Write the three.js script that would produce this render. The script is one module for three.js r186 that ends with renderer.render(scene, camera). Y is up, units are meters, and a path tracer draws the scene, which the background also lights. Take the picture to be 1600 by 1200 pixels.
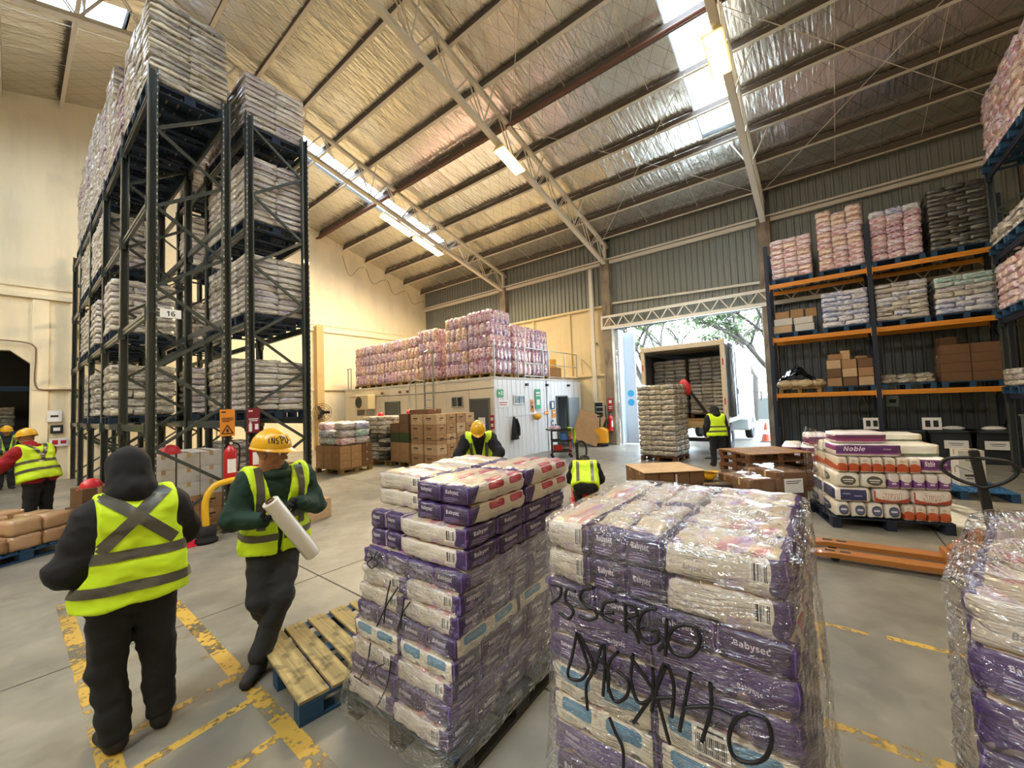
import * as THREE from 'three';
import { RoundedBoxGeometry } from 'three/addons/geometries/RoundedBoxGeometry.js';
import { mergeGeometries, toCreasedNormals } from 'three/addons/utils/BufferGeometryUtils.js';
import { RectAreaLightUniformsLib } from 'three/addons/lights/RectAreaLightUniformsLib.js';

// ---------------------------------------------------------------- camera, sky, sun, exposure
const scene = new THREE.Scene();
const camera = new THREE.PerspectiveCamera(88.12, 4 / 3, 0.05, 300);
camera.position.set(0, 1.85, 0);
camera.up.set(0.0579, 0.9982, 0.0139);
camera.lookAt(-0.6188, 1.85 + 0.0468, -0.7842);
const renderer = new THREE.WebGLRenderer({ antialias: true });
renderer.toneMapping = THREE.LinearToneMapping;
renderer.toneMappingExposure = 2.0;
renderer.shadowMap.enabled = true;
RectAreaLightUniformsLib.init();
{ // bright hazy sky: pale at the horizon, a little bluer overhead
  const W = 64, H = 32, a = new Float32Array(W * H * 4);
  for (let y = 0; y < H; y++) for (let x = 0; x < W; x++) {
    const up = Math.max(0, (y + 0.5) / H * 2 - 1), k = (y * W + x) * 4, s = 11.0;
    a[k] = s * (0.88 - 0.14 * up); a[k + 1] = s * (1.0 - 0.05 * up); a[k + 2] = s * 1.14; a[k + 3] = 1;
  }
  const sky = new THREE.DataTexture(a, W, H, THREE.RGBAFormat, THREE.FloatType);
  sky.mapping = THREE.EquirectangularReflectionMapping; sky.magFilter = sky.minFilter = THREE.LinearFilter; sky.needsUpdate = true;
  scene.background = sky;
}
const sun = new THREE.DirectionalLight(0xfff2dc, 9);
sun.position.set(-0.5 * 16 - 2, 0.6 * 16, -1 * 16 - 10); sun.target.position.set(-2, 0, -10);
sun.castShadow = true; sun.shadow.mapSize.set(4096, 4096); sun.shadow.camera.left = -20; sun.shadow.camera.right = 20; sun.shadow.camera.top = 20; sun.shadow.camera.bottom = -20; sun.shadow.camera.far = 60;
scene.add(sun, sun.target);
const LAMP_POWER = 95, LAMP_COLOR = new THREE.Color(1.0, 0.78, 0.46);

// ---------------------------------------------------------------- helpers
const PI = Math.PI, cos = Math.cos, sin = Math.sin, abs = Math.abs, min = Math.min, max = Math.max;
function RNG(s) { return () => { s |= 0; s = s + 0x6D2B79F5 | 0; let t = Math.imul(s ^ s >>> 15, 1 | s); t = t + Math.imul(t ^ t >>> 7, 61 | t) ^ t; return ((t ^ t >>> 14) >>> 0) / 4294967296; }; }
const V = (x, y, z) => new THREE.Vector3(x, y, z);
const clamp = (x, a = 0, b = 1) => x < a ? a : x > b ? b : x;
const mix = (a, b, t) => a + (b - a) * t;
const smooth = (a, b, x) => { const t = clamp((x - a) / (b - a)); return t * t * (3 - 2 * t); };
const used = new Map();
function numbered(n) { const b = n.replace(/_\d{3}$/, ''), k = used.get(b) || 0; used.set(b, k + 1); return k ? `${b}_${String(k).padStart(3, '0')}` : b; }
function shade(o) { o.traverse(c => { if (c.isMesh) c.castShadow = c.receiveShadow = true; }); return o; }
function tag(o, label, category, group, kind) { o.userData = { ...o.userData, label, category }; if (group) o.userData.group = group; if (kind) o.userData.kind = kind; return o; }
function thing(name, label, category, pos = [0, 0, 0], turn = 0, group) { const o = new THREE.Group(); o.name = numbered(name); o.position.set(...pos); o.rotation.y = turn; tag(o, label, category, group); scene.add(o); return o; }
function part(name, g, m, parent, label) { const o = new THREE.Mesh(Array.isArray(g) ? join(g) : g, m); o.name = name; o.castShadow = o.receiveShadow = true; if (label) o.userData.label = label; parent.add(o); return o; }
function single(name, g, m, label, category, group, pos, turn) { const o = part(numbered(name), g, m, scene); tag(o, label, category, group); if (pos) o.position.set(...pos); if (turn) o.rotation.y = turn; return o; }
function struct(name, g, m) { const o = g ? part(numbered(name), g, m, scene) : new THREE.Group(); if (!g) { o.name = numbered(name); scene.add(o); } o.userData.kind = 'structure'; return o; }
function copyOf(o, pos, turn, label, group) { const c = o.clone(); c.name = numbered(o.name); c.userData = { ...o.userData }; if (label) c.userData.label = label; if (group) c.userData.group = group; if (pos) c.position.set(...pos); if (turn !== undefined && turn !== null) c.rotation.y = turn; scene.add(c); return c; }
function join(list) { const a = list.map(g => { let h = g.index ? g.toNonIndexed() : g.clone(); for (const k of Object.keys(h.attributes)) if (!['position', 'normal', 'uv'].includes(k)) h.deleteAttribute(k); if (!h.attributes.normal) h.computeVertexNormals(); if (!h.attributes.uv) h.setAttribute('uv', new THREE.BufferAttribute(new Float32Array(h.attributes.position.count * 2), 2)); h.morphAttributes = {}; return h; }); return a.length === 1 ? a[0] : mergeGeometries(a, false); }
// uv in metres by the dominant direction of the surface
function metric(g, s = 1, ou = 0, ov = 0) { if (g.index) g = g.toNonIndexed(); const p = g.attributes.position, n = g.attributes.normal, uv = new Float32Array(p.count * 2); for (let i = 0; i < p.count; i++) { const ax = abs(n.getX(i)), ay = abs(n.getY(i)), az = abs(n.getZ(i)); let u, v; if (ay >= ax && ay >= az) { u = p.getX(i); v = p.getZ(i); } else if (ax >= az) { u = p.getZ(i); v = p.getY(i); } else { u = p.getX(i); v = p.getY(i); } uv[2 * i] = u * s + ou; uv[2 * i + 1] = v * s + ov; } g.setAttribute('uv', new THREE.BufferAttribute(uv, 2)); return g; }
function bx(w, h, d, x = 0, y = 0, z = 0, r = 0.006) { const m = min(w, h, d) * 0.45; const g = r > 0 ? new RoundedBoxGeometry(w, h, d, 1, min(r, m)) : new THREE.BoxGeometry(w, h, d); g.translate(x, y, z); return metric(g); }
// box standing on y0
function bxb(w, h, d, x, y0, z, r) { return bx(w, h, d, x, y0 + h / 2, z, r); }
function aim(g, p, q) { const d = V(q[0] - p[0], q[1] - p[1], q[2] - p[2]), L = d.length(); d.normalize(); const up = abs(d.y) > 0.95 ? V(0, 0, 1) : V(0, 1, 0), x = V(0, 0, 0).crossVectors(up, d).normalize(), y = V(0, 0, 0).crossVectors(d, x); const m = new THREE.Matrix4().makeBasis(x, y, d); m.setPosition((p[0] + q[0]) / 2, (p[1] + q[1]) / 2, (p[2] + q[2]) / 2); g.applyMatrix4(m); return g; }
function bar(p, q, w, h, r = 0.004) { const L = Math.hypot(q[0] - p[0], q[1] - p[1], q[2] - p[2]); return aim(bx(w, h, L, 0, 0, 0, r), p, q); }
function rod(p, q, r, seg = 6) { const L = Math.hypot(q[0] - p[0], q[1] - p[1], q[2] - p[2]); const g = new THREE.CylinderGeometry(r, r, L, seg, 1); g.rotateX(PI / 2); return aim(g, p, q); }
function tube(pts, r, seg = 24, rad = 8, closed = false) { return new THREE.TubeGeometry(new THREE.CatmullRomCurve3(pts.map(p => V(...p)), closed, 'centripetal'), seg, r, rad, closed); }
function lathe(pts, seg = 24) { return new THREE.LatheGeometry(pts.map(p => new THREE.Vector2(p[0], p[1])), seg); }
function at(g, x, y, z, ry = 0, rx = 0, rz = 0) { if (rx) g.rotateX(rx); if (rz) g.rotateZ(rz); if (ry) g.rotateY(ry); g.translate(x, y, z); return g; }
function extr(pts, depth, bevel = 0) { const s = new THREE.Shape(pts.map(p => new THREE.Vector2(p[0], p[1]))); return new THREE.ExtrudeGeometry(s, { depth, bevelEnabled: bevel > 0, bevelThickness: bevel, bevelSize: bevel, bevelSegments: 1, steps: 1 }); }
// smooth noise
const HT = new Float32Array(65536); { const r = RNG(77); for (let i = 0; i < 65536; i++) HT[i] = r(); }
const hsh = (x, y, s) => HT[((x * 374761 + y * 668265 + s * 97561) ^ (x * 1013 + y * 7919)) & 65535];
function n2(x, y, s = 0, per = 0) { const xi = Math.floor(x), yi = Math.floor(y), xf = x - xi, yf = y - yi, u = xf * xf * (3 - 2 * xf), v = yf * yf * (3 - 2 * yf); const w = per ? k => ((k % per) + per) % per : k => k; const x0 = w(xi), x1 = w(xi + 1), y0 = w(yi), y1 = w(yi + 1); return mix(mix(hsh(x0, y0, s), hsh(x1, y0, s), u), mix(hsh(x0, y1, s), hsh(x1, y1, s), u), v); }
function n3(x, y, z, s = 0) { const zi = Math.floor(z), f = z - zi, w = f * f * (3 - 2 * f); return mix(n2(x, y, s + zi * 17), n2(x, y, s + zi * 17 + 17), w); }
function fbm(x, y, s, per, oct = 4) { let a = 0, k = 0.5, t = 0; for (let i = 0; i < oct; i++) { a += k * n2(x, y, s + i * 5, per); t += k; k *= 0.5; x *= 2; y *= 2; per *= 2; } return a / t; }
// textures
function dataTex(size, fn, rep = 1, srgb = false, h = size) { const a = new Uint8Array(size * h * 4); for (let y = 0; y < h; y++) for (let x = 0; x < size; x++) { const c = fn(x / size, y / h), k = (y * size + x) * 4; if (typeof c === 'number') { a[k] = a[k + 1] = a[k + 2] = clamp(c) * 255; } else { a[k] = clamp(c[0]) * 255; a[k + 1] = clamp(c[1]) * 255; a[k + 2] = clamp(c[2]) * 255; } a[k + 3] = 255; } const t = new THREE.DataTexture(a, size, h, THREE.RGBAFormat); t.wrapS = t.wrapT = THREE.RepeatWrapping; t.magFilter = THREE.LinearFilter; t.minFilter = THREE.LinearMipmapLinearFilter; t.generateMipmaps = true; if (srgb) t.colorSpace = THREE.SRGBColorSpace; if (Array.isArray(rep)) t.repeat.set(...rep); else t.repeat.set(rep, rep); t.needsUpdate = true; return t; }
function canvasTex(w, h, draw, srgb = true) { const c = document.createElement('canvas'); c.width = w; c.height = h; const g = c.getContext('2d'); draw(g, w, h); const t = new THREE.CanvasTexture(c); if (srgb) t.colorSpace = THREE.SRGBColorSpace; t.wrapS = t.wrapT = THREE.RepeatWrapping; t.anisotropy = 8; return t; }
function mat(color, rough = 0.7, o = {}) { return new THREE.MeshPhysicalMaterial({ color, roughness: rough, ...o }); }
const ORD = ['first', 'second', 'third', 'fourth', 'fifth', 'sixth', 'seventh', 'eighth', 'ninth', 'tenth', 'eleventh', 'twelfth', 'thirteenth', 'fourteenth', 'fifteenth', 'sixteenth', 'seventeenth', 'eighteenth', 'nineteenth', 'twentieth'];

// ---------------------------------------------------------------- shared materials
const grain = dataTex(512, (u, v) => fbm(u * 16, v * 16, 3, 16, 4), 0.5);
const streakBump = dataTex(512, (u, v) => 0.55 * fbm(u * 48, v * 6, 11, 6, 3) + 0.45 * fbm(u * 8, v * 8, 19, 8, 4), 0.4);
const M = {
  steelWhite: mat(0xd8d0be, 0.5), steelCream: mat(0xd2c8b4, 0.5), purlin: mat(0x54473a, 0.6), rust: mat(0x6a4433, 0.7), galv: mat(0xaeb0ae, 0.35, { metalness: 0.7 }),
  rackGrey: mat(0x414845, 0.32, { metalness: 0.25, clearcoat: 0.4 }), rackBlue: mat(0x131d30, 0.6), rackOrange: mat(0xd98a1c, 0.45), palletDark: mat(0x10263a, 0.75), palletBlue: mat(0x1b4262, 0.7, { bumpMap: grain, bumpScale: 0.002 }), 
  black: mat(0x121212, 0.5), rubber: mat(0x171716, 0.8), white: mat(0xe6e4de, 0.5), whitePaint: mat(0xd9d8d2, 0.45), red: mat(0xb5141b, 0.35, { clearcoat: 0.5 }), redPlastic: mat(0xd2202a, 0.4), yellow: mat(0xe3b11a, 0.4, { clearcoat: 0.4 }), orange: mat(0x9c6226, 0.5, { clearcoat: 0.2 }),
  concreteCol: null, cream: null, glassDark: mat(0x2a2f33, 0.08, { clearcoat: 1 }), glass: new THREE.MeshPhysicalMaterial({ color: 0xffffff, roughness: 0.02, transmission: 1, thickness: 0, ior: 1.45 }),
};

// ---------------------------------------------------------------- large structure
const X0 = -18.6, X1 = 9.8, ZB = -15.4, ZF = 11.4, RIDGE = -2;
const roofY = z => 8.58 + 0.277 * (z <= RIDGE ? z + 15.4 : -4 - z + 15.4);
const chordY = z => 7.45 + 0.262 * ((z <= RIDGE ? z : -4 - z) + 15.3);
// concrete floor: cast slabs with open saw-cut joints
const floorMap = dataTex(1024, (u, v) => { const a = fbm(u * 5, v * 5, 2, 5, 5), b = fbm(u * 40, v * 40, 9, 40, 3), st = smooth(0.55, 0.75, fbm(u * 6, v * 6, 31, 6, 5)), sc = smooth(0.6, 0.66, fbm(u * 24, v * 24, 41, 24, 3)); const l = 0.505 + 0.22 * (a - 0.5) + 0.10 * (b - 0.5) - 0.06 * st + 0.03 * sc; return [l * 1.0, l * 0.97, l * 0.875]; }, 1 / 7, true);
const floorRough = dataTex(512, (u, v) => 0.27 + 0.22 * fbm(u * 6, v * 6, 51, 6, 5) + 0.12 * (fbm(u * 60, v * 60, 8, 60, 2) - 0.5), 1 / 5);
const floorBump = dataTex(512, (u, v) => fbm(u * 20, v * 20, 5, 20, 5), 0.5);
M.floor = mat(0xffffff, 1, { map: floorMap, roughnessMap: floorRough, bumpMap: floorBump, bumpScale: 0.003 });
const floor = struct('floor');
{
  const xs = [X0 - 5.6], zs = [ZB]; for (let x = -4.56 - 3 * 5.55; x < X1; x += 5.55) if (x > X0 - 5) xs.push(x); xs.push(X1); for (let z = -2.17 - 3 * 3.4; z < ZF; z += 3.4) if (z > ZB) zs.push(z); zs.push(ZF);
  const j = 0.006;
  for (let i = 0; i + 1 < xs.length; i++) for (let k = 0; k + 1 < zs.length; k++) { const w = xs[i + 1] - xs[i] - 2 * j, d = zs[k + 1] - zs[k] - 2 * j; const g = new RoundedBoxGeometry(w, 0.2, d, 1, 0.006); g.translate((xs[i] + xs[i + 1]) / 2, -0.1, (zs[k] + zs[k + 1]) / 2); part('slab', metric(g), M.floor, floor); }
  part('joint_filler', bxb(X1 - X0 + 5.8, 0.2, ZF - ZB + 0.2, (X0 - 5.6 + X1) / 2, -0.212, (ZF + ZB) / 2, 0), mat(0x2c2924, 0.9), floor);
  // worn yellow floor lines
  const worn = dataTex(512, (u, v) => smooth(0.36, 0.54, 0.5 * fbm(u * 8, v * 8, 61, 8, 4) + 0.5 * fbm(u * 40, v * 40, 63, 40, 3)), 0.9);
  const worn2 = dataTex(512, (u, v) => smooth(0.44, 0.60, 0.5 * fbm(u * 8, v * 8, 71, 8, 4) + 0.5 * fbm(u * 40, v * 40, 73, 40, 3)), 0.9);
  const ym = mat(0xb8963f, 0.6, { alphaMap: worn, transparent: true }), ym2 = mat(0xa98a44, 0.65, { alphaMap: worn2, transparent: true });
  const line = (x0, z0, x1, z1, w, m) => { const g = bar([x0, 0.0006, z0], [x1, 0.0006, z1], w, 0.0012, 0); part('painted_line', metric(g), m, floor, 'worn yellow painted line'); };
  line(-6.1, -0.36, -1.2, -0.36, 0.1, ym); line(-5.2, -1.03, -1.2, -1.03, 0.1, ym);
  for (const x of [-4.75, -4.25, -3.75, -3.3, -2.95, -2.5, -2.15, -1.75]) line(x, -0.41, x - 0.06, -0.98, 0.06, x > -3.1 && x < -2.0 ? ym : ym2);
  line(-0.17, -4.05, -0.2, -1.5, 0.09, ym); line(-0.2, -2.85, 1.8, -2.87, 0.085, ym); line(-0.5, -4.05, 0.15, -4.06, 0.05, ym2); line(0.25, -4.08, 1.1, -4.1, 0.06, ym);
  line(1.2, -11.0, 4.0, -11.0, 0.1, ym2); line(2.6, -9.3, 2.62, -4.5, 0.1, ym);
}
// walls
const creamMap = dataTex(1024, (u, v) => { const a = fbm(u * 4, v * 4, 12, 4, 5), st = smooth(0.52, 0.8, fbm(u * 24, v * 4, 33, 4, 4)), d = smooth(0.58, 0.78, fbm(u * 7, v * 7, 43, 7, 5)); const l = 0.955 + 0.06 * (a - 0.5) - 0.03 * st - 0.035 * d; return [l, l * 0.975, l * 0.91]; }, 1 / 6, true);
M.cream = mat(0xfcf3dc, 0.75, { map: creamMap, bumpMap: floorBump, bumpScale: 0.004 });
M.creamDirty = mat(0xe2d4b4, 0.8, { map: creamMap, bumpMap: floorBump, bumpScale: 0.008 });
const colMap = dataTex(512, (u, v) => { const l = 0.54 + 0.25 * (fbm(u * 6, v * 6, 15, 6, 5) - 0.5) - 0.08 * smooth(0.5, 0.7, fbm(u * 20, v * 5, 35, 5, 3)); return [l, l * 0.9, l * 0.76]; }, 0.5, true);
M.concreteCol = mat(0xffffff, 0.85, { map: colMap, bumpMap: floorBump, bumpScale: 0.006 });
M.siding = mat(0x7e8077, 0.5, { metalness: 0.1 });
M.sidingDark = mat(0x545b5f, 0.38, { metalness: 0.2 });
function corr(w, h, period, dep, t = 0.002) { // ribbed sheet in the xy plane, ribs upright, facing +z
  const pts = [], n = Math.round(w / period), p = w / n; for (let i = 0; i < n; i++) { const x = i * p - w / 2; pts.push([x, 0], [x + 0.62 * p, 0], [x + 0.72 * p, dep], [x + 0.9 * p, dep]); } pts.push([w / 2, 0]);
  const g = extr([...pts, ...pts.slice().reverse().map(q => [q[0], q[1] - t])], h); g.rotateX(-PI / 2); // profile to xz, up y
  const m = new THREE.Matrix4().makeScale(1, 1, -1); g.applyMatrix4(m); const ix = g.index ? null : g.attributes.position.array; if (ix) for (let a = 0; a < ix.length; a += 9) for (let k = 0; k < 3; k++) { const s = ix[a + k]; ix[a + k] = ix[a + 6 + k]; ix[a + 6 + k] = s; } g.computeVertexNormals(); return metric(g); }
const back = struct('wall_back');
{
  const sheetRow = (x0, x1, y0, y1, m, z) => { const n = max(1, Math.round((x1 - x0) / 1.0)), w = (x1 - x0) / n, g = corr(w + 0.01, y1 - y0, 0.2, 0.045); for (let i = 0; i < n; i++) { const s = part('siding_sheet', g, m, back); s.position.set(x0 + (i + 0.5) * w, y0, z + (i % 2 ? 0.002 : 0)); } };
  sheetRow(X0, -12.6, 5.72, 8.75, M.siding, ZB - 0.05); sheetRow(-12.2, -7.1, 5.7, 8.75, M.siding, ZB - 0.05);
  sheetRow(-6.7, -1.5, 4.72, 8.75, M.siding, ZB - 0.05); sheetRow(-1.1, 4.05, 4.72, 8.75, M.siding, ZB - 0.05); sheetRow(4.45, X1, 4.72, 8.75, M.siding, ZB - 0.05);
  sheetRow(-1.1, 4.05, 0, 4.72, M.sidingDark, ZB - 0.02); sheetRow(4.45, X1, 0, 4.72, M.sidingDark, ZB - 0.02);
  // concrete panels below, with raised ribs and a ledge
  const pan = (x0, x1) => { part('concrete_panel', bxb(x1 - x0 - 0.01, 2.84, 0.22, (x0 + x1) / 2, 0, ZB - 0.11, 0.01), M.creamDirty, back); part('concrete_panel', bxb(x1 - x0 - 0.01, 2.84, 0.22, (x0 + x1) / 2, 2.87, ZB - 0.11, 0.01), M.creamDirty, back); };
  for (let i = 0; i < 3; i++) pan(-18.6 + i * 2.07, -18.6 + (i + 1) * 2.07); for (let i = 0; i < 3; i++) pan(-12.4 + i * 1.83, -12.4 + (i + 1) * 1.83);
  for (const x of [-16.5, -14.5, -10.7, -8.75, -7.75]) part('panel_rib', bxb(0.12, 5.7, 0.08, x, 0, ZB + 0.03, 0.02), M.creamDirty, back);
  part('ledge', bxb(11.6, 0.08, 0.12, -12.9, 2.82, ZB + 0.05, 0.01), M.creamDirty, back); part('ledge', bxb(11.6, 0.1, 0.14, -12.9, 5.66, ZB + 0.05, 0.01), M.creamDirty, back);
  part('eave_beam', bxb(X1 - X0, 0.12, 0.14, (X0 + X1) / 2, 7.44, ZB + 0.08, 0.01), M.steelCream, back); part('eave_beam', bxb(X1 - X0, 0.06, 0.06, (X0 + X1) / 2, 7.58, ZB + 0.2, 0.01), M.steelCream, back);
  part('girt', rod([-6.68, 5.78, ZB + 0.06], [-1.5, 5.52, ZB + 0.06], 0.045, 8), M.steelCream, back);
  for (const x of [-12.4, -6.9, -1.3, 4.25]) { part('column', bxb(0.38, 7.6, 0.42, x, 0, ZB + 0.02, 0.02), M.concreteCol, back); }
  part('added_backing', [bxb(11.7, 3.1, 0.03, -12.75, 5.66, ZB - 0.14, 0), bxb(5.3, 4.05, 0.03, -4.1, 4.7, ZB - 0.14, 0), bxb(11.1, 8.75, 0.03, 4.25, 0, ZB - 0.14, 0)], M.sidingDark, back); part('outer_skin', [bxb(11.7, 8.75, 0.04, -12.75, 0, ZB - 0.3, 0), bxb(5.6, 4.0, 0.04, -4.1, 4.75, ZB - 0.3, 0), bxb(11.1, 8.75, 0.04, 4.25, 0, ZB - 0.3, 0)], M.siding, back);  // backing sheets added to block daylight leaking past the siding
}
// lattice header over the loading door, running on behind the racking
{
  const t = struct('door_header'); t.name = 'trim_1'; const z = ZB + 0.24, xa = -7.1, xb = 3.9;
  part('chord', bar([xa, 5.22, z], [xb, 5.16, z], 0.09, 0.09), M.steelWhite, t); part('chord', bar([xa, 4.76, z], [xb, 4.7, z], 0.12, 0.12), M.steelWhite, t); part('end_post', bar([xa, 4.7, z], [xa, 5.26, z], 0.08, 0.08), M.steelWhite, t);
  let up = false; for (let x = xa + 0.04; x < xb - 0.3; x += 0.29) { part('web', bar([x, up ? 5.19 : 4.77, z], [x + 0.29, up ? 4.77 : 5.19, z], 0.035, 0.035, 0), M.steelWhite, t); up = !up; }
}
// door reveal and pale sheet-metal door leaf edge at the left jamb
{ const d = struct('door_1'); part('jamb', bxb(0.1, 4.7, 0.5, -6.62, 0, ZB - 0.35, 0.01), mat(0xb9c4d2, 0.6), d); part('jamb_leaf', bxb(0.5, 4.6, 0.06, -6.35, 0, ZB - 0.62, 0.01), mat(0xc3cfdd, 0.6), d); part('jamb', bxb(0.08, 4.7, 0.3, -1.48, 0, ZB - 0.2, 0.01), M.sidingDark, d); part('logo_sticker', [at(new THREE.CylinderGeometry(0.14, 0.14, 0.006, 20), -6.35, 2.05, ZB - 0.585, 0, PI / 2), at(new THREE.CylinderGeometry(0.14, 0.14, 0.006, 20), -6.35, 1.68, ZB - 0.585, 0, PI / 2)], mat(0x3aa0cf, 0.5), d); }
// gable wall with its doorway
const gable = struct('wall_left');
{
  const s = new THREE.Shape(); s.moveTo(-ZF, 0); s.lineTo(0.35 - 0.0 - 0.0 + 0, 0); s.lineTo(-0.35 + 0.7, 0); // x of the shape is -z
  const P = (z, y) => [-z, y]; const sh = new THREE.Shape([P(ZF, 0), P(3.2, 0), P(3.2, 3.55), P(2.85, 3.92), P(0.02, 3.92), P(-0.36, 3.55), P(-0.36, 0), P(ZB - 0.3, 0), P(ZB - 0.3, roofY(ZB) + 0.1), P(RIDGE, roofY(RIDGE) + 0.1), P(ZF, roofY(ZF) + 0.1)].map(p => new THREE.Vector2(...p)));
  const g = new THREE.ExtrudeGeometry(sh, { depth: 0.28, bevelEnabled: false }); g.rotateY(PI / 2); g.translate(X0 - 0.28, 0, 0); part('wall_panel', metric(g), M.cream, gable);
  const box = (z0, z1, y0, y1, d, n, m = M.cream) => part(n, bx(d, y1 - y0, z1 - z0, X0 + d / 2, (y0 + y1) / 2, (z0 + z1) / 2, 0.01), m, gable);
  box(ZB, ZF, 5.52, 5.66, 0.1, 'ledge'); box(ZB, ZF, 5.84, 5.9, 0.04, 'ledge'); box(ZB, -0.4, 2.74, 2.84, 0.08, 'ledge'); 
  for (const [a, b] of [[-0.72, -0.38], [-1.35, -1.14], [-5.2, -5.0], [-8.9, -8.7], [-13.2, -13.0]]) box(a, b, 0, 5.5, 0.06, 'panel_rib');
  part('conduit', tube([[X0 + 0.09, 4.15, 2.0], [X0 + 0.09, 4.15, -0.3], [X0 + 0.09, 4.05, -0.44], [X0 + 0.09, 3.8, -0.46], [X0 + 0.09, 2.9, -0.46], [X0 + 0.09, 2.78, -0.52], [X0 + 0.1, 2.76, -0.9], [X0 + 0.12, 2.78, -3]], 0.018, 60, 6), mat(0x7d5a41, 0.5), gable, 'brown conduit');
  part('column', bxb(0.35, 5.75, 0.34, X0 + 0.17, 0, -8.9, 0.02), mat(0xc9b083, 0.8, { map: creamMap }), gable);
  // loose grey cables looping under the eave
  const rr = RNG(4); for (let i = 0; i < 4; i++) { const z = -10.2 - i * 1.3; part('cable', tube([[X0 + 0.04, roofY(z) - 0.5, z], [X0 + 0.05, roofY(z) - 1.1 - rr() * 0.4, z - 0.4], [X0 + 0.04, roofY(z) - 0.95, z - 0.9], [X0 + 0.04, roofY(z - 1.2) - 0.5, z - 1.2]], 0.012, 20, 5), mat(0x8d7a5c, 0.7), gable); }
}
// walls behind and beside the camera
{
  const r = struct('wall_right'); const sh = new THREE.Shape([[ZF, 0], [ZB, 0], [ZB, roofY(ZB)], [RIDGE, roofY(RIDGE)], [ZF, roofY(ZF)]].map(p => new THREE.Vector2(-p[0], p[1]))); const g = new THREE.ExtrudeGeometry(sh, { depth: 0.25, bevelEnabled: false }); g.rotateY(PI / 2); g.translate(X1, 0, 0); part('wall_panel', metric(g), M.cream, r);
  const f = struct('wall_front'); part('wall_panel', [bxb(X1 - X0 + 0.6, 8.6, 0.25, (X0 + X1) / 2, 0, ZF + 0.13, 0)], M.cream, f);
}
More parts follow.
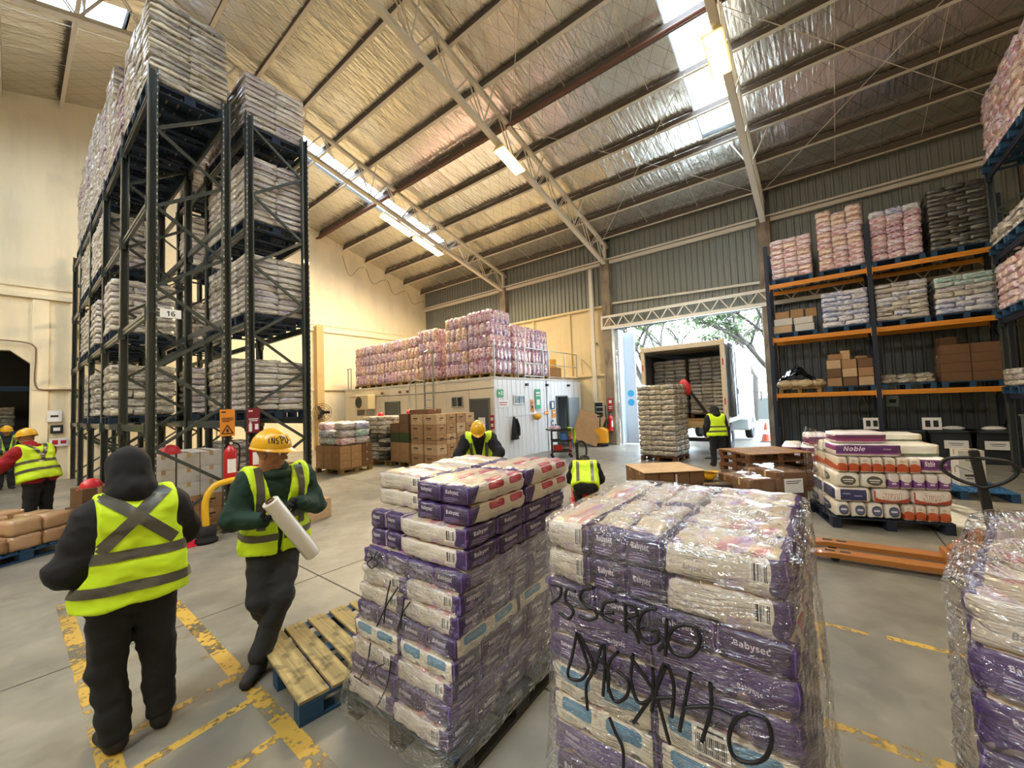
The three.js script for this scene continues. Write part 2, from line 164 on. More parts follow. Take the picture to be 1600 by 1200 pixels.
// roof: foil-faced insulation panels between purlins, with clear roof lights
const net = canvasTex(256, 256, (g, W, H) => { g.fillStyle = '#ffffff'; g.fillRect(0, 0, W, H); g.strokeStyle = '#8f8a80'; g.lineWidth = 1.6; for (let i = -2; i < 4; i++) { g.beginPath(); g.moveTo(i * 128, 0); g.lineTo(i * 128 + 256, 256); g.moveTo(i * 128 + 256, 0); g.lineTo(i * 128, 256); g.stroke(); } }); net.repeat.set(1.1, 0.8);
M.foil = mat(0xdedbd4, 0.24, { map: net, metalness: 0.9, bumpMap: streakBump, bumpScale: 0.022 });
M.roofOuter = mat(0x9a9d9c, 0.5, { metalness: 0.4 });
const roof = struct('ceiling');
M.skylight = new THREE.MeshPhysicalMaterial({ color: 0xf4f8ff, roughness: 0.04, transmission: 1, thickness: 0, ior: 1.4 });
{
  const rr = RNG(9);
  const sheet = (x0, x1, za, zb) => { // za<zb on the far slope
    const nx = 5, nz = max(4, Math.round((zb - za) / 0.2)), g = new THREE.PlaneGeometry(1, 1, nx, nz), p = g.attributes.position, uv = g.attributes.uv, s = rr() * 50;
    for (let i = 0; i < p.count; i++) { const u = p.getX(i) + 0.5, v = p.getY(i) + 0.5, x = mix(x0, x1, u), z = mix(za, zb, v); const bay = abs(sin((z + 15.1) / 1.2 * PI)); const edge = min(u, 1 - u) * 2; const y = roofY(z) - 0.012 * bay * edge - 0.011 * (n2(x * 3 + s, z * 2.2, 5) - 0.5) - (edge < 0.05 ? 0.014 : 0); p.setXYZ(i, x, y, z); uv.setXY(i, x, z); }
    g.computeVertexNormals(); return g; };
  const skyAt = x => [[-14.4, -13.4], [-2.4, -1.4], [19.5, 20.5]].some(a => abs(x - a[0]) < 0.06);  // the near-slope light above the camera is unseen, mirrored to bring in daylight
  const sides = [[1, z => z], [-1, z => -4 - z]];
  let win = 0;
  for (const [sgn] of sides) for (let k = 0; k < 29; k++) {
    const x0 = max(X0 - 0.2, -18.4 + k - (k === 0 ? 0.4 : 0)), x1 = min(X1 + 0.2, -17.4 + k);
    const w0 = sgn > 0 ? -12.5 : -8.7, runs = skyAt(-18.4 + k) ? (sgn > 0 ? [[-15.7, -12.5], [-6.0, RIDGE]] : [[-15.7, -8.7], [-2.2, RIDGE]]) : [[-15.7, RIDGE]];
    const mir = sgn > 0 ? null : new THREE.Matrix4().set(1, 0, 0, 0, 0, 1, 0, 0, 0, 0, -1, -4, 0, 0, 0, 1);
    for (const [a, b] of runs) { const g = sheet(x0 + 0.004, x1 - 0.004, a, b); if (mir) { g.applyMatrix4(mir); g.computeVertexNormals(); } part('foil_panel', g, M.foil, roof); 
      const o = bar([(x0 + x1) / 2, roofY(a) + 0.14, a], [(x0 + x1) / 2, roofY(b) + 0.14, b], x1 - x0, 0.04, 0); if (mir) o.applyMatrix4(mir); part('roof_sheet', o, M.roofOuter, roof); }
    if (skyAt(-18.4 + k)) { const w = struct('window'); w.name = `window_${++win}`; for (let z = w0; z < w0 + 6.4; z += 1.625) { const zb = z + 1.6; const g = bar([(x0 + x1) / 2, roofY(z) + 0.02, z], [(x0 + x1) / 2, roofY(zb) + 0.02, zb], x1 - x0 - 0.02, 0.004, 0); const pl = new THREE.PlaneGeometry(x1 - x0, Math.hypot(1.6, roofY(zb) - roofY(z))); pl.rotateX(PI / 2 - Math.atan2(roofY(zb) - roofY(z), 1.6)); pl.translate((x0 + x1) / 2, (roofY(z) + roofY(zb)) / 2 + 0.03, (z + zb) / 2); if (mir) pl.applyMatrix4(mir); part('pane', pl, M.skylight, w); } }
  }
  // closing strips at the gables
  part('ridge_cap', bxb(X1 - X0 + 0.6, 0.06, 0.5, (X0 + X1) / 2, roofY(RIDGE) + 0.16, RIDGE, 0), M.roofOuter, roof);
  part('eave_closer', [bxb(X1 - X0 + 0.5, 0.5, 0.1, (X0 + X1) / 2, 8.4, ZB - 0.28, 0), bxb(X1 - X0 + 0.5, 0.5, 0.1, (X0 + X1) / 2, 8.3, ZF + 0.28, 0)], M.roofOuter, roof);
}
// purlins
for (const sgn of [1, -1]) for (let k = 0; k < 11; k++) { const zz = -15.1 + 1.2 * k, z = sgn > 0 ? zz : -4 - zz, y = roofY(z); const p = struct('purlin'); const L = X1 - X0; const tilt = sgn > 0 ? -1 : 1;
  part('web', bx(L, 0.17, 0.06, (X0 + X1) / 2, y - 0.125, z, 0.004), M.purlin, p); part('flange', bx(L, 0.022, 0.09, (X0 + X1) / 2, y - 0.215, z + 0.015, 0.004), M.steelCream, p);
  if (k === 5 && sgn > 0) { part('sprinkler_pipe', rod([X0, y - 0.33, z + 0.14], [X1, y - 0.33, z + 0.14], 0.045, 10), M.rust, p, 'red-brown pipe'); part('sprinkler_pipe', rod([X0, y - 0.26, z + 0.02], [X1, y - 0.26, z + 0.02], 0.06, 8), M.purlin, p); } }
// sag rods and wind bracing
{ const t = struct('bracing'); t.name = 'trim_2';
  for (const x of [-15.5, -9.65, -4.1, 1.5, 7]) for (const dx of [-0.9, 0.9]) for (const s of [1, -1]) part('sag_rod', rod([x + dx, roofY(-15.2) - 0.1, s > 0 ? -15.2 : 11.2], [x + dx, roofY(-2) - 0.1, -2], 0.007, 5), M.steelCream, t);
  for (const [xa, xb] of [[-6.9, -1.3], [-1.3, 4.25], [4.25, 9.8]]) for (const [za, zb] of [[-15.1, -9.1], [-9.1, -3.1]]) for (const f of [0, 1]) part('brace_rod', rod([f ? xa : xb, roofY(za) - 0.3, za], [f ? xb : xa, roofY(zb) - 0.3, zb], 0.009, 5), M.steelCream, t); }
// lattice rafters
for (const X of [-12.4, -6.9, -1.3, 4.25]) for (const sgn of [1, -1]) {
  const t = struct('roof_truss'), Z = z => sgn > 0 ? z : -4 - z, top = z => roofY(z) - 0.32;
  part('bottom_chord', bar([X, chordY(-15.25), Z(-15.25)], [X, chordY(-2), Z(-2)], 0.16, 0.11), M.steelCream, t);
  part('top_chord', bar([X, top(-15.55), Z(-15.55)], [X, top(-2), Z(-2)], 0.13, 0.1), M.steelCream, t);
  part('end_post', bar([X, 7.4, Z(-15.3)], [X, 8.4, Z(-15.3)], 0.12, 0.12), M.steelCream, t);
  let n = 11; for (let i = 0; i < n; i++) { const za = -15.2 + i * 1.2, zm = za + 0.6, zb = za + 1.2; for (const dx of [-0.05, 0.05]) { part('web', rod([X + dx, chordY(za), Z(za)], [X + dx, top(zm), Z(zm)], 0.018, 6), M.steelCream, t); part('web', rod([X + dx, top(zm), Z(zm)], [X + dx, chordY(zb), Z(zb)], 0.018, 6), M.steelCream, t); } }
  for (let i = 2; i < n; i += 2) { const z = -15.1 + i * 1.2; part('stay', bar([X - 0.45, roofY(z) - 0.28, Z(z)], [X, chordY(z) + 0.05, Z(z)], 0.03, 0.03, 0), M.steelCream, t); part('stay', bar([X + 0.45, roofY(z) - 0.28, Z(z)], [X, chordY(z) + 0.05, Z(z)], 0.03, 0.03, 0), M.steelCream, t); }
}
// fluorescent fittings under the rafters
M.lampGlow = new THREE.MeshStandardMaterial({ color: 0xfff2d8, emissive: new THREE.Color(1.0, 0.72, 0.36), emissiveIntensity: 5, roughness: 0.5 });
M.lampBody = mat(0xd8bd86, 0.5);
function lamp(X, z0, z1, label, dx = 0.05, col = LAMP_COLOR, pw = LAMP_POWER) {
  const zc = (z0 + z1) / 2, L = abs(z1 - z0) * 1.02, y = chordY(zc) - 0.2, ang = Math.atan2(chordY(z1) - chordY(z0), z1 - z0);
  const t = thing('ceiling_light', label, 'light', [X + dx, y, zc], 0, 'fluorescent fittings under the rafters'); t.rotation.x = -ang;
  part('housing', extr([[-0.2, 0.0], [0.2, 0.0], [0.13, 0.1], [-0.13, 0.1]], L).translate(0, 0, -L / 2), M.lampBody, t);
  part('diffuser', [bx(0.34, 0.035, L - 0.06, 0, -0.016, 0, 0.012), ...[-0.08, 0.08].map(x => rod([x, -0.035, -L / 2 + 0.06], [x, -0.035, L / 2 - 0.06], 0.02, 8))], M.lampGlow, t, 'glowing diffuser');
  part('hanger', [rod([0, 0.1, -L * 0.35], [-dx, 0.26, -L * 0.35], 0.008), rod([0, 0.1, L * 0.35], [-dx, 0.26, L * 0.35], 0.008)], M.steelCream, t);
  const r = new THREE.RectAreaLight(col, pw, 0.34, L - 0.06); r.position.set(0, -0.075, 0); r.lookAt(0, -5, 0); r.rotation.set(-PI / 2, 0, 0); t.add(r);
}
lamp(-6.9, -9.5, -8.45, 'warm fluorescent ceiling light under the middle rafter, high above the door side');
lamp(-1.3, -9.5, -8.5, 'warm ceiling light beside the bright roof panel, over the loading door edge', -0.06);
lamp(-12.4, -11.4, -10.0, 'lower of the two ceiling lights beside the long roof light near the cream wall', -0.2, LAMP_COLOR, 255);
lamp(-12.4, -9.9, -8.5, 'upper of the two ceiling lights beside the long roof light near the cream wall', -0.2, LAMP_COLOR, 255);
lamp(4.25, -9.7, -8.3, 'unseen ceiling light under the rafter above the racking');  // out of view to the side, lights the racking
for (const X of [-12.4, -6.9, -1.3, 4.25]) lamp(X, 4.3, 5.7, `unseen ceiling light behind the camera on the ${['far', 'second', 'third', 'last'][[-12.4, -6.9, -1.3, 4.25].indexOf(X)]} rafter`, 0.05, new THREE.Color(1, 0.93, 0.82), X > 3 ? 50 : 125);  // unseen lamps behind the camera, placed and tinted to light the foreground

// ---------------------------------------------------------------- soft packs, boxes, pallets
function smoothNormals(g) { const p = g.attributes.position, ix = g.index.array, m = new Map(), key = i => `${Math.round(p.getX(i) * 2e4)},${Math.round(p.getY(i) * 2e4)},${Math.round(p.getZ(i) * 2e4)}`; const ks = []; for (let i = 0; i < p.count; i++) { const k = key(i); ks.push(k); if (!m.has(k)) m.set(k, V(0, 0, 0)); } const a = V(0, 0, 0), b = V(0, 0, 0), c = V(0, 0, 0); for (let i = 0; i < ix.length; i += 3) { a.fromBufferAttribute(p, ix[i]); b.fromBufferAttribute(p, ix[i + 1]).sub(a); c.fromBufferAttribute(p, ix[i + 2]).sub(a); b.cross(c); for (let k = 0; k < 3; k++) m.get(ks[ix[i + k]]).add(b); } const n = new Float32Array(p.count * 3); for (let i = 0; i < p.count; i++) { const v = m.get(ks[i]).clone().normalize(); n[3 * i] = v.x; n[3 * i + 1] = v.y; n[3 * i + 2] = v.z; } g.setAttribute('normal', new THREE.BufferAttribute(n, 3)); return g; }
// a soft plastic pack: long axis x, standing on y = 0. Sheet layout of its print: side over top over two ends
function packGeo(w, h, d, o = {}) {
  const { seed = 1, seg = [8, 4, 6], r = 0.25, bulge = 0.08, wr = 0.006, rolls = 0, rollsX = 0, an = 1 } = o;
  const g = new THREE.BoxGeometry(2, 2, 2, ...seg), p = g.attributes.position, uv = g.attributes.uv, mn = min(w, h, d) / 2 * r * 2;
  const counts = [[seg[2], seg[1]], [seg[2], seg[1]], [seg[0], seg[2]], [seg[0], seg[2]], [seg[0], seg[1]], [seg[0], seg[1]]]; let k = 0;
  counts.forEach((c, f) => { const n = (c[0] + 1) * (c[1] + 1); for (let i = 0; i < n; i++, k++) { let u = uv.getX(k), v = uv.getY(k); u = 0.01 + 0.98 * u; v = 0.02 + 0.96 * v; if (f < 2) uv.setXY(k, u * 0.5 + (f ? 0.5 : 0), v / 3); else if (f < 4) uv.setXY(k, u, (v + 1) / 3); else uv.setXY(k, u, (v + 2) / 3); } });
  const a = w / 2, b = h / 2, c = d / 2;
  for (let i = 0; i < p.count; i++) {
    const X = p.getX(i), Y = p.getY(i), Z = p.getZ(i); let x = X * a, y = Y * b, z = Z * c;
    const ix = clamp(x, -a + mn, a - mn), iy = clamp(y, -b + mn, b - mn), iz = clamp(z, -c + mn, c - mn); const q = V(x - ix, y - iy, z - iz); if (q.lengthSq() > 0) { const L = max(abs(q.x), abs(q.y), abs(q.z)); q.normalize().multiplyScalar(L); } x = ix + q.x; y = iy + q.y; z = iz + q.z;
    y += Y * bulge * h * (1 - X * X * 0.9) * (1 - Z * Z * 0.9); z += Z * bulge * d * 0.6 * (1 - X * X) * (1 - Y * Y); x += X * bulge * w * 0.25 * (1 - Y * Y) * (1 - Z * Z);
    if (rolls) { z += Z * 0.012 * (abs(sin((X * 0.5 + 0.5) * PI * rolls)) - 0.6); } if (rollsX) { x += X * 0.012 * (abs(sin((Z * 0.5 + 0.5) * PI * rollsX)) - 0.6); }
    const nn = (n3(x * 22 * an + seed * 7.3, y * 34, z * 22 * an + seed * 3.1, seed) - 0.5) * 2 * wr + (n3(x * 60 + seed, y * 70, z * 60, seed + 40) - 0.5) * wr;
    p.setXYZ(i, x + X * nn, y + b + Y * nn, z + Z * nn);
  }
  return smoothNormals(g);
}
const crinkle = dataTex(512, (u, v) => { const a = abs(fbm(u * 10, v * 10, 81, 10, 4) - 0.5) * 2, b = abs(fbm(u * 5 + 2 * v, v * 22, 91, 22, 3) - 0.5) * 2; return 1 - 0.6 * a - 0.4 * b; }, [2, 2]);
const pj = (img, o = {}) => mat(0xffffff, 0.38, { map: img, clearcoat: 0.55, clearcoatRoughness: 0.18, bumpMap: crinkle, bumpScale: 0.004, ...o });
function tinyLines(g, x, y, w, n, c, s = 4, r = RNG(5)) { g.fillStyle = c; for (let i = 0; i < n; i++) g.fillRect(x, y + i * s * 1.9, w * (0.5 + 0.5 * r()), s * 0.7); }
function barcode(g, x, y, w, h) { g.fillStyle = '#f3f1ea'; g.fillRect(x - 4, y - 4, w + 8, h + 8); g.fillStyle = '#222'; const r = RNG(8); for (let i = x; i < x + w; i += 2 + r() * 5) g.fillRect(i, y, 1 + r() * 3, h); }
const PURPLE = '#413064', PURPLE_D = '#362a52', CREAM = '#ddd6c6';
function nappySheet(kind) {
  return canvasTex(768, 576, (g, W, H) => {
    const r = RNG(kind.length * 7 + 3); // side 0..192, top 192..384, ends 384..576
    g.fillStyle = kind === 'purple' ? '#4a3870' : '#cdc6b8'; g.fillRect(0, 0, W, 192);
    for (let i = 0; i < 60; i++) { g.fillStyle = `rgba(${150 + r() * 60},${140 + r() * 60},${150 + r() * 60},0.25)`; g.fillRect(r() * W, r() * 192, 20 + r() * 120, 2 + r() * 6); }
    const rr = (x, y, w, h, q, c) => { g.fillStyle = c; g.beginPath(); g.roundRect(x, y, w, h, q); g.fill(); };
    if (kind === 'red') { for (const x of [250, 520]) { rr(x, 18, 190, 72, 26, '#a5243b'); tinyLines(g, x + 18, 36, 150, 4, '#d98a92', 6); } g.fillStyle = PURPLE; g.beginPath(); g.moveTo(0, 0); g.lineTo(150, 0); g.quadraticCurveTo(110, 90, 60, 192); g.lineTo(0, 192); g.fill(); tinyLines(g, 240, 130, 420, 3, '#8f8c86', 5); }
    else if (kind === 'blue') { for (const x of [90, 430]) { rr(x - 30, 0, 330, 192, 30, '#d8d2c0'); rr(x, 20, 240, 80, 24, '#4d86ab'); tinyLines(g, x + 20, 40, 190, 3, '#86b2cc', 6); tinyLines(g, x, 120, 140, 4, '#76705f', 5); g.fillStyle = '#5b5160'; g.beginPath(); g.ellipse(x + 200, 160, 34, 22, 0, PI, 0); g.fill(); } g.fillStyle = PURPLE_D; g.fillRect(740, 0, 28, 192); g.fillRect(0, 0, 24, 192); }
    else if (kind === 'white') { tinyLines(g, 120, 30, 300, 5, '#a29c94', 6); barcode(g, 560, 40, 90, 80); g.fillStyle = '#8c6fb0'; g.globalAlpha = 0.4; g.fillRect(400, 120, 140, 60); g.globalAlpha = 1; g.fillStyle = PURPLE; g.beginPath(); g.moveTo(768, 0); g.lineTo(650, 0); g.quadraticCurveTo(690, 60, 660, 120); g.quadraticCurveTo(640, 170, 690, 192); g.lineTo(768, 192); g.fill(); g.font = 'bold 34px sans-serif'; g.fillStyle = '#8f8b96'; g.fillText('Babysec', 130, 130); tinyLines(g, 130, 150, 260, 2, '#8b8791', 6); }
    else { g.fillStyle = PURPLE_D; g.fillRect(0, 150, W, 42); g.fillStyle = '#cdc6d6'; g.font = 'bold 30px sans-serif'; g.fillText('Babysec', 110, 66); g.fillText('Babysec', 480, 116); tinyLines(g, 100, 90, 160, 3, '#b9aed0', 6); }
    // top
    const gr = ['#c4b294', '#c9a184', '#b5a8b8', '#cdc2a8']; g.fillStyle = '#b0a48e'; g.fillRect(0, 192, W, 192);
    for (let i = 0; i < 26; i++) { g.globalAlpha = 0.5; g.fillStyle = [...gr, '#8a6cab', '#b0506a', '#9a86b8'][Math.floor(r() * 7)]; g.beginPath(); g.ellipse(r() * W, 192 + r() * 192, 20 + r() * 90, 10 + r() * 34, r() * 3, 0, 7); g.fill(); } g.globalAlpha = 1;
    g.fillStyle = PURPLE; g.fillRect(0, 192, 60, 192); g.fillRect(718, 192, 50, 192); if (kind === 'red') { g.fillStyle = '#a5243b'; g.globalAlpha = 0.8; rr(250, 340, 190, 44, 16, '#a5243b'); rr(520, 340, 190, 44, 16, '#a5243b'); g.globalAlpha = 1; }
    // ends
    for (const x of [0, 384]) { g.fillStyle = PURPLE; g.fillRect(x, 384, 384, 192); g.fillStyle = PURPLE_D; g.fillRect(x + 30, 404, 324, 150); g.fillStyle = '#cdc6d6'; g.font = 'bold 46px sans-serif'; g.fillText('Babysec', x + 90, 468); tinyLines(g, x + 70, 500, 220, 3, '#9b86c4', 8); g.fillStyle = '#7d5fb0'; g.fillRect(x, 384, 14, 192); g.fillRect(x + 370, 384, 14, 192); }
  });
}
const NAPPY = {}; for (const k of ['white', 'red', 'blue', 'purple']) NAPPY[k] = pj(nappySheet(k));
// far loads: pale packs with scraps of print in one family of colours; pale streaks painted as highlights
function looseSheet(base, inks, seed, dark = 0) {
  return canvasTex(384, 288, (g, W, H) => { const r = RNG(seed); g.fillStyle = base; g.fillRect(0, 0, W, H); for (let i = 0; i < 90; i++) { g.globalAlpha = 0.35 + 0.5 * r(); g.fillStyle = inks[Math.floor(r() * inks.length)]; const w = 12 + r() * 110, h = 4 + r() * 18; g.fillRect(r() * W - 20, r() * H, w, h); } g.globalAlpha = 0.5; for (let i = 0; i < 50; i++) { g.fillStyle = r() < 0.5 + dark ? '#3a3436' : '#f6f2ea'; g.fillRect(r() * W - 20, r() * H, 20 + r() * 140, 1 + r() * 5); } g.globalAlpha = 1; });
}
const LOAD = {
  white: [pj(looseSheet('#bdb7ad', ['#e6e2da', '#8d8680', '#6b6076', '#d8cfc2'], 1)), pj(looseSheet('#b3aca8', ['#dcd6ce', '#54437a', '#8d8398', '#e2dcd0'], 2)), pj(looseSheet('#c9c3b6', ['#efe9de', '#8f867e', '#b5a998'], 3)), pj(looseSheet('#c2bcae', ['#efe9de', '#7c746c', '#5c5248'], 37))],
  silver: [pj(looseSheet('#a5a29a', ['#e4e0d4', '#4d4a46', '#77736c', '#d2ccbc'], 4, 0.3)), pj(looseSheet('#bdb6a2', ['#efe8d4', '#6f6858', '#4a463f'], 5, 0.3))],
  pink: [pj(looseSheet('#d9c0c4', ['#c77f8e', '#efe2e0', '#a9486a', '#d68f6f'], 6)), pj(looseSheet('#dccdd0', ['#8c4e88', '#f0e6e4', '#c9698a', '#d9a28c'], 7)), pj(looseSheet('#d8c3b4', ['#cf7a50', '#f0e4d4', '#b55a6a'], 8))],
  blue: [pj(looseSheet('#c3c6d4', ['#3b4fa0', '#efeff2', '#6d7fc0', '#b9bccb'], 9)), pj(looseSheet('#d0cfd2', ['#2f3f86', '#e8e6e4', '#8a86b0'], 10))],
  green: [pj(looseSheet('#c2cfc8', ['#3d8a76', '#e4ebe6', '#6fae9c'], 11))], dark: [pj(looseSheet('#3c3b38', ['#1f1f1e', '#6b6963', '#55524c'], 12)), pj(looseSheet('#5a574f', ['#2a2927', '#a39f94'], 13))],
  magenta: [pj(looseSheet('#bfa0ae', ['#7a2358', '#eadfe2', '#8c3f72', '#523070'], 14)), pj(looseSheet('#c9b0b2', ['#8a2f52', '#f2e8e6', '#9a5a78'], 15)), pj(looseSheet('#b09aa6', ['#553072', '#e4dade', '#7c4a80'], 16)), pj(looseSheet('#cfb7a4', ['#b2725a', '#eaddcc', '#9a5a70'], 17))],
  tan: [pj(looseSheet('#a09684', ['#d0c7b0', '#5c564c', '#b4ab98', '#3f3d3c'], 18, 0.1))],
};
const cardTex = dataTex(512, (u, v) => { const l = 0.86 + 0.14 * (fbm(u * 6, v * 6, 21, 6, 4) - 0.5) + 0.06 * (fbm(u * 4, v * 80, 25, 4, 2) - 0.5); return [l, l, l]; }, 1.2, true);
const CARD = mat(0xb58c60, 0.75, { map: cardTex, bumpMap: grain, bumpScale: 0.001 }), CARD_L = mat(0xd6b388, 0.75, { map: cardTex }), CARD_D = mat(0x7c5a3a, 0.8, { map: cardTex }), CARD_W = mat(0xe0dbd0, 0.65, { map: cardTex });
const TAPE = mat(0xb99a6c, 0.25, { clearcoat: 0.6 }), INK = mat(0x3a2c20, 0.7), PAPER = mat(0xe9e7e1, 0.7), MAROON = mat(0x7a1f35, 0.6);
// carton w x h x d standing on y=0: body with a top flap seam, tape, end print
const cartonCache = new Map();
function carton(w, h, d, m, print = 'tape') {
  const k = [w, h, d, print].map(v => v.toFixed ? v.toFixed(3) : v).join(); if (!cartonCache.has(k)) { const body = bxb(w, h, d, 0, 0, 0, 0.008); body.deleteAttribute('color'); const flap = join([bxb(w * 0.995, 0.004, d * 0.49, 0, h - 0.0005, d * 0.25, 0.001), bxb(w * 0.995, 0.004, d * 0.49, 0, h - 0.0005, -d * 0.25, 0.001)]); const tape = join([bxb(w * 1.002, 0.002, 0.05, 0, h + 0.003, 0, 0), bxb(0.002, h * 0.3, 0.05, w / 2, h * 0.7, 0, 0), bxb(0.002, h * 0.3, 0.05, -w / 2, h * 0.7, 0, 0)]);
    const ink = join([bxb(w * 0.4, h * 0.12, 0.002, -w * 0.1, h * 0.55, d / 2, 0), bxb(w * 0.25, h * 0.05, 0.002, -w * 0.12, h * 0.42, d / 2, 0), bxb(0.002, h * 0.12, d * 0.4, w / 2, h * 0.55, 0, 0), bxb(0.002, h * 0.06, d * 0.25, w / 2, h * 0.38, d * 0.1, 0)]); cartonCache.set(k, [body, flap, tape, ink]); }
  const c = cartonCache.get(k), o = new THREE.Group(); part('body', c[0], m, o); part('flap', c[1], m, o); part('tape', c[2], TAPE, o); if (print !== 'tape') part('print', c[3], print === 'maroon' ? MAROON : INK, o); return o;
}
function box(w, h, d, pos, turn, m, label, group, print) { const o = carton(w, h, d, m, print); o.name = numbered('cardboard_box'); o.position.set(...pos); o.rotation.y = turn; tag(o, label, 'box', group); scene.add(o); return o; }
// pallets
const palletWood = dataTex(512, (u, v) => { const a = fbm(u * 3, v * 40, 14, 3, 4), b = fbm(u * 12, v * 12, 17, 12, 4); const l = 0.66 + 0.3 * (a - 0.5) - 0.16 * smooth(0.52, 0.75, b); return [l, l * 0.92, l * 0.7]; }, 1, true);
const woodMat = mat(0xd8bd8a, 0.8, { map: palletWood, bumpMap: grain, bumpScale: 0.003 }), wornDeck = mat(0xf4ebcd, 0.8, { map: palletWood, bumpMap: grain, bumpScale: 0.004 }), brownWood = mat(0x9a6a45, 0.8, { map: palletWood });
const palletGeo = new Map();
function pallet(label, pos, turn, { w = 1.0, d = 1.2, deck = M.palletBlue, side = M.palletBlue, group } = {}) { // boards run along w
  const k = `${w},${d}`; if (!palletGeo.has(k)) { const bd = d / 7.6; palletGeo.set(k, { board: bxb(w, 0.02, bd * 0.84, 0, 0.124, 0, 0.003), end: bxb(w, 0.02, bd * 1.1, 0, 0.124, 0, 0.003), stringer: bxb(0.1, 0.02, d, 0, 0.104, 0, 0.003), block: bxb(0.1, 0.084, 0.14, 0, 0.02, 0, 0.004), bottom: bxb(0.1, 0.02, d, 0, 0, 0, 0.003) }); }
  const G = palletGeo.get(k), o = thing('pallet', label, 'pallet', pos, turn, group);
  for (let i = 0; i < 7; i++) { const e = i === 0 || i === 6; part('deck_board', e ? G.end : G.board, deck, o).position.z = (i - 3) / 3 * (d / 2 - d / 7.6 * 0.55); }
  for (const x of [-1, 0, 1]) { part('stringer_board', G.stringer, side, o).position.x = x * (w / 2 - 0.05); part('bottom_board', G.bottom, side, o).position.x = x * (w / 2 - 0.05); for (const z of [-1, 0, 1]) part('block', G.block, side, o).position.set(x * (w / 2 - 0.05), 0, z * (d / 2 - 0.07)); }
  return o;
}
// a shrink-wrapped load whose packs move as one: outer packs as parts
const geoCache = new Map();
function packVar(w, h, d, v, o) { const k = [w.toFixed(3), h.toFixed(3), d.toFixed(3), v, o.rolls || 0].join(); if (!geoCache.has(k)) geoCache.set(k, packGeo(w, h, d, { seed: v + 1, ...o })); return geoCache.get(k); }
function wrappedLoad(label, pos, turn, { w = 1.0, d = 0.95, h = 1.0, rows = 8, mats = LOAD.white, seed = 1, group, nx = 2, nz = 3, tops = null, name = 'wrapped_load', category = 'wrapped pallet load', jitter = 0.018, pn = 'pack', seg = [4, 3, 4], rolls = 0, bandMats = null }) {
  const o = thing(name, label, category, pos, turn, group), r = RNG(seed * 31 + 7), ph = h / rows;
  for (let k = 0; k < rows; k++) { const flip = k % 2, ax = flip ? nz : nx, az = flip ? nx : nz; const pw = w / ax, pd = d / az; const dx = (r() - 0.5) * jitter, dz = (r() - 0.5) * jitter;
    const ms = bandMats ? bandMats(k) : mats;
    for (let i = 0; i < ax; i++) for (let j = 0; j < az; j++) { if (i > 0 && i < ax - 1 && j > 0 && j < az - 1 && k < rows - 1) continue; if (tops && k >= rows - tops && (i + j + seed) % 2) continue; const long = pw >= pd; const g = packVar(long ? pw * 1.02 : pd * 1.02, ph * 1.06, long ? pd * 1.02 : pw * 1.02, Math.floor(r() * 3), { seg, r: 0.2, bulge: 0.03, wr: 0.016, rolls, an: rolls ? 1 : 0.35 }); const m = part(pn, g, ms[Math.floor(r() * ms.length)], o); m.position.set(-w / 2 + (i + 0.5) * pw + dx + (r() - 0.5) * 0.012, k * ph, -d / 2 + (j + 0.5) * pd + dz + (r() - 0.5) * 0.012); m.rotation.y = (long ? 0 : PI / 2) + (r() < 0.5 ? PI : 0) + (r() - 0.5) * 0.03; } }
  return o;
}

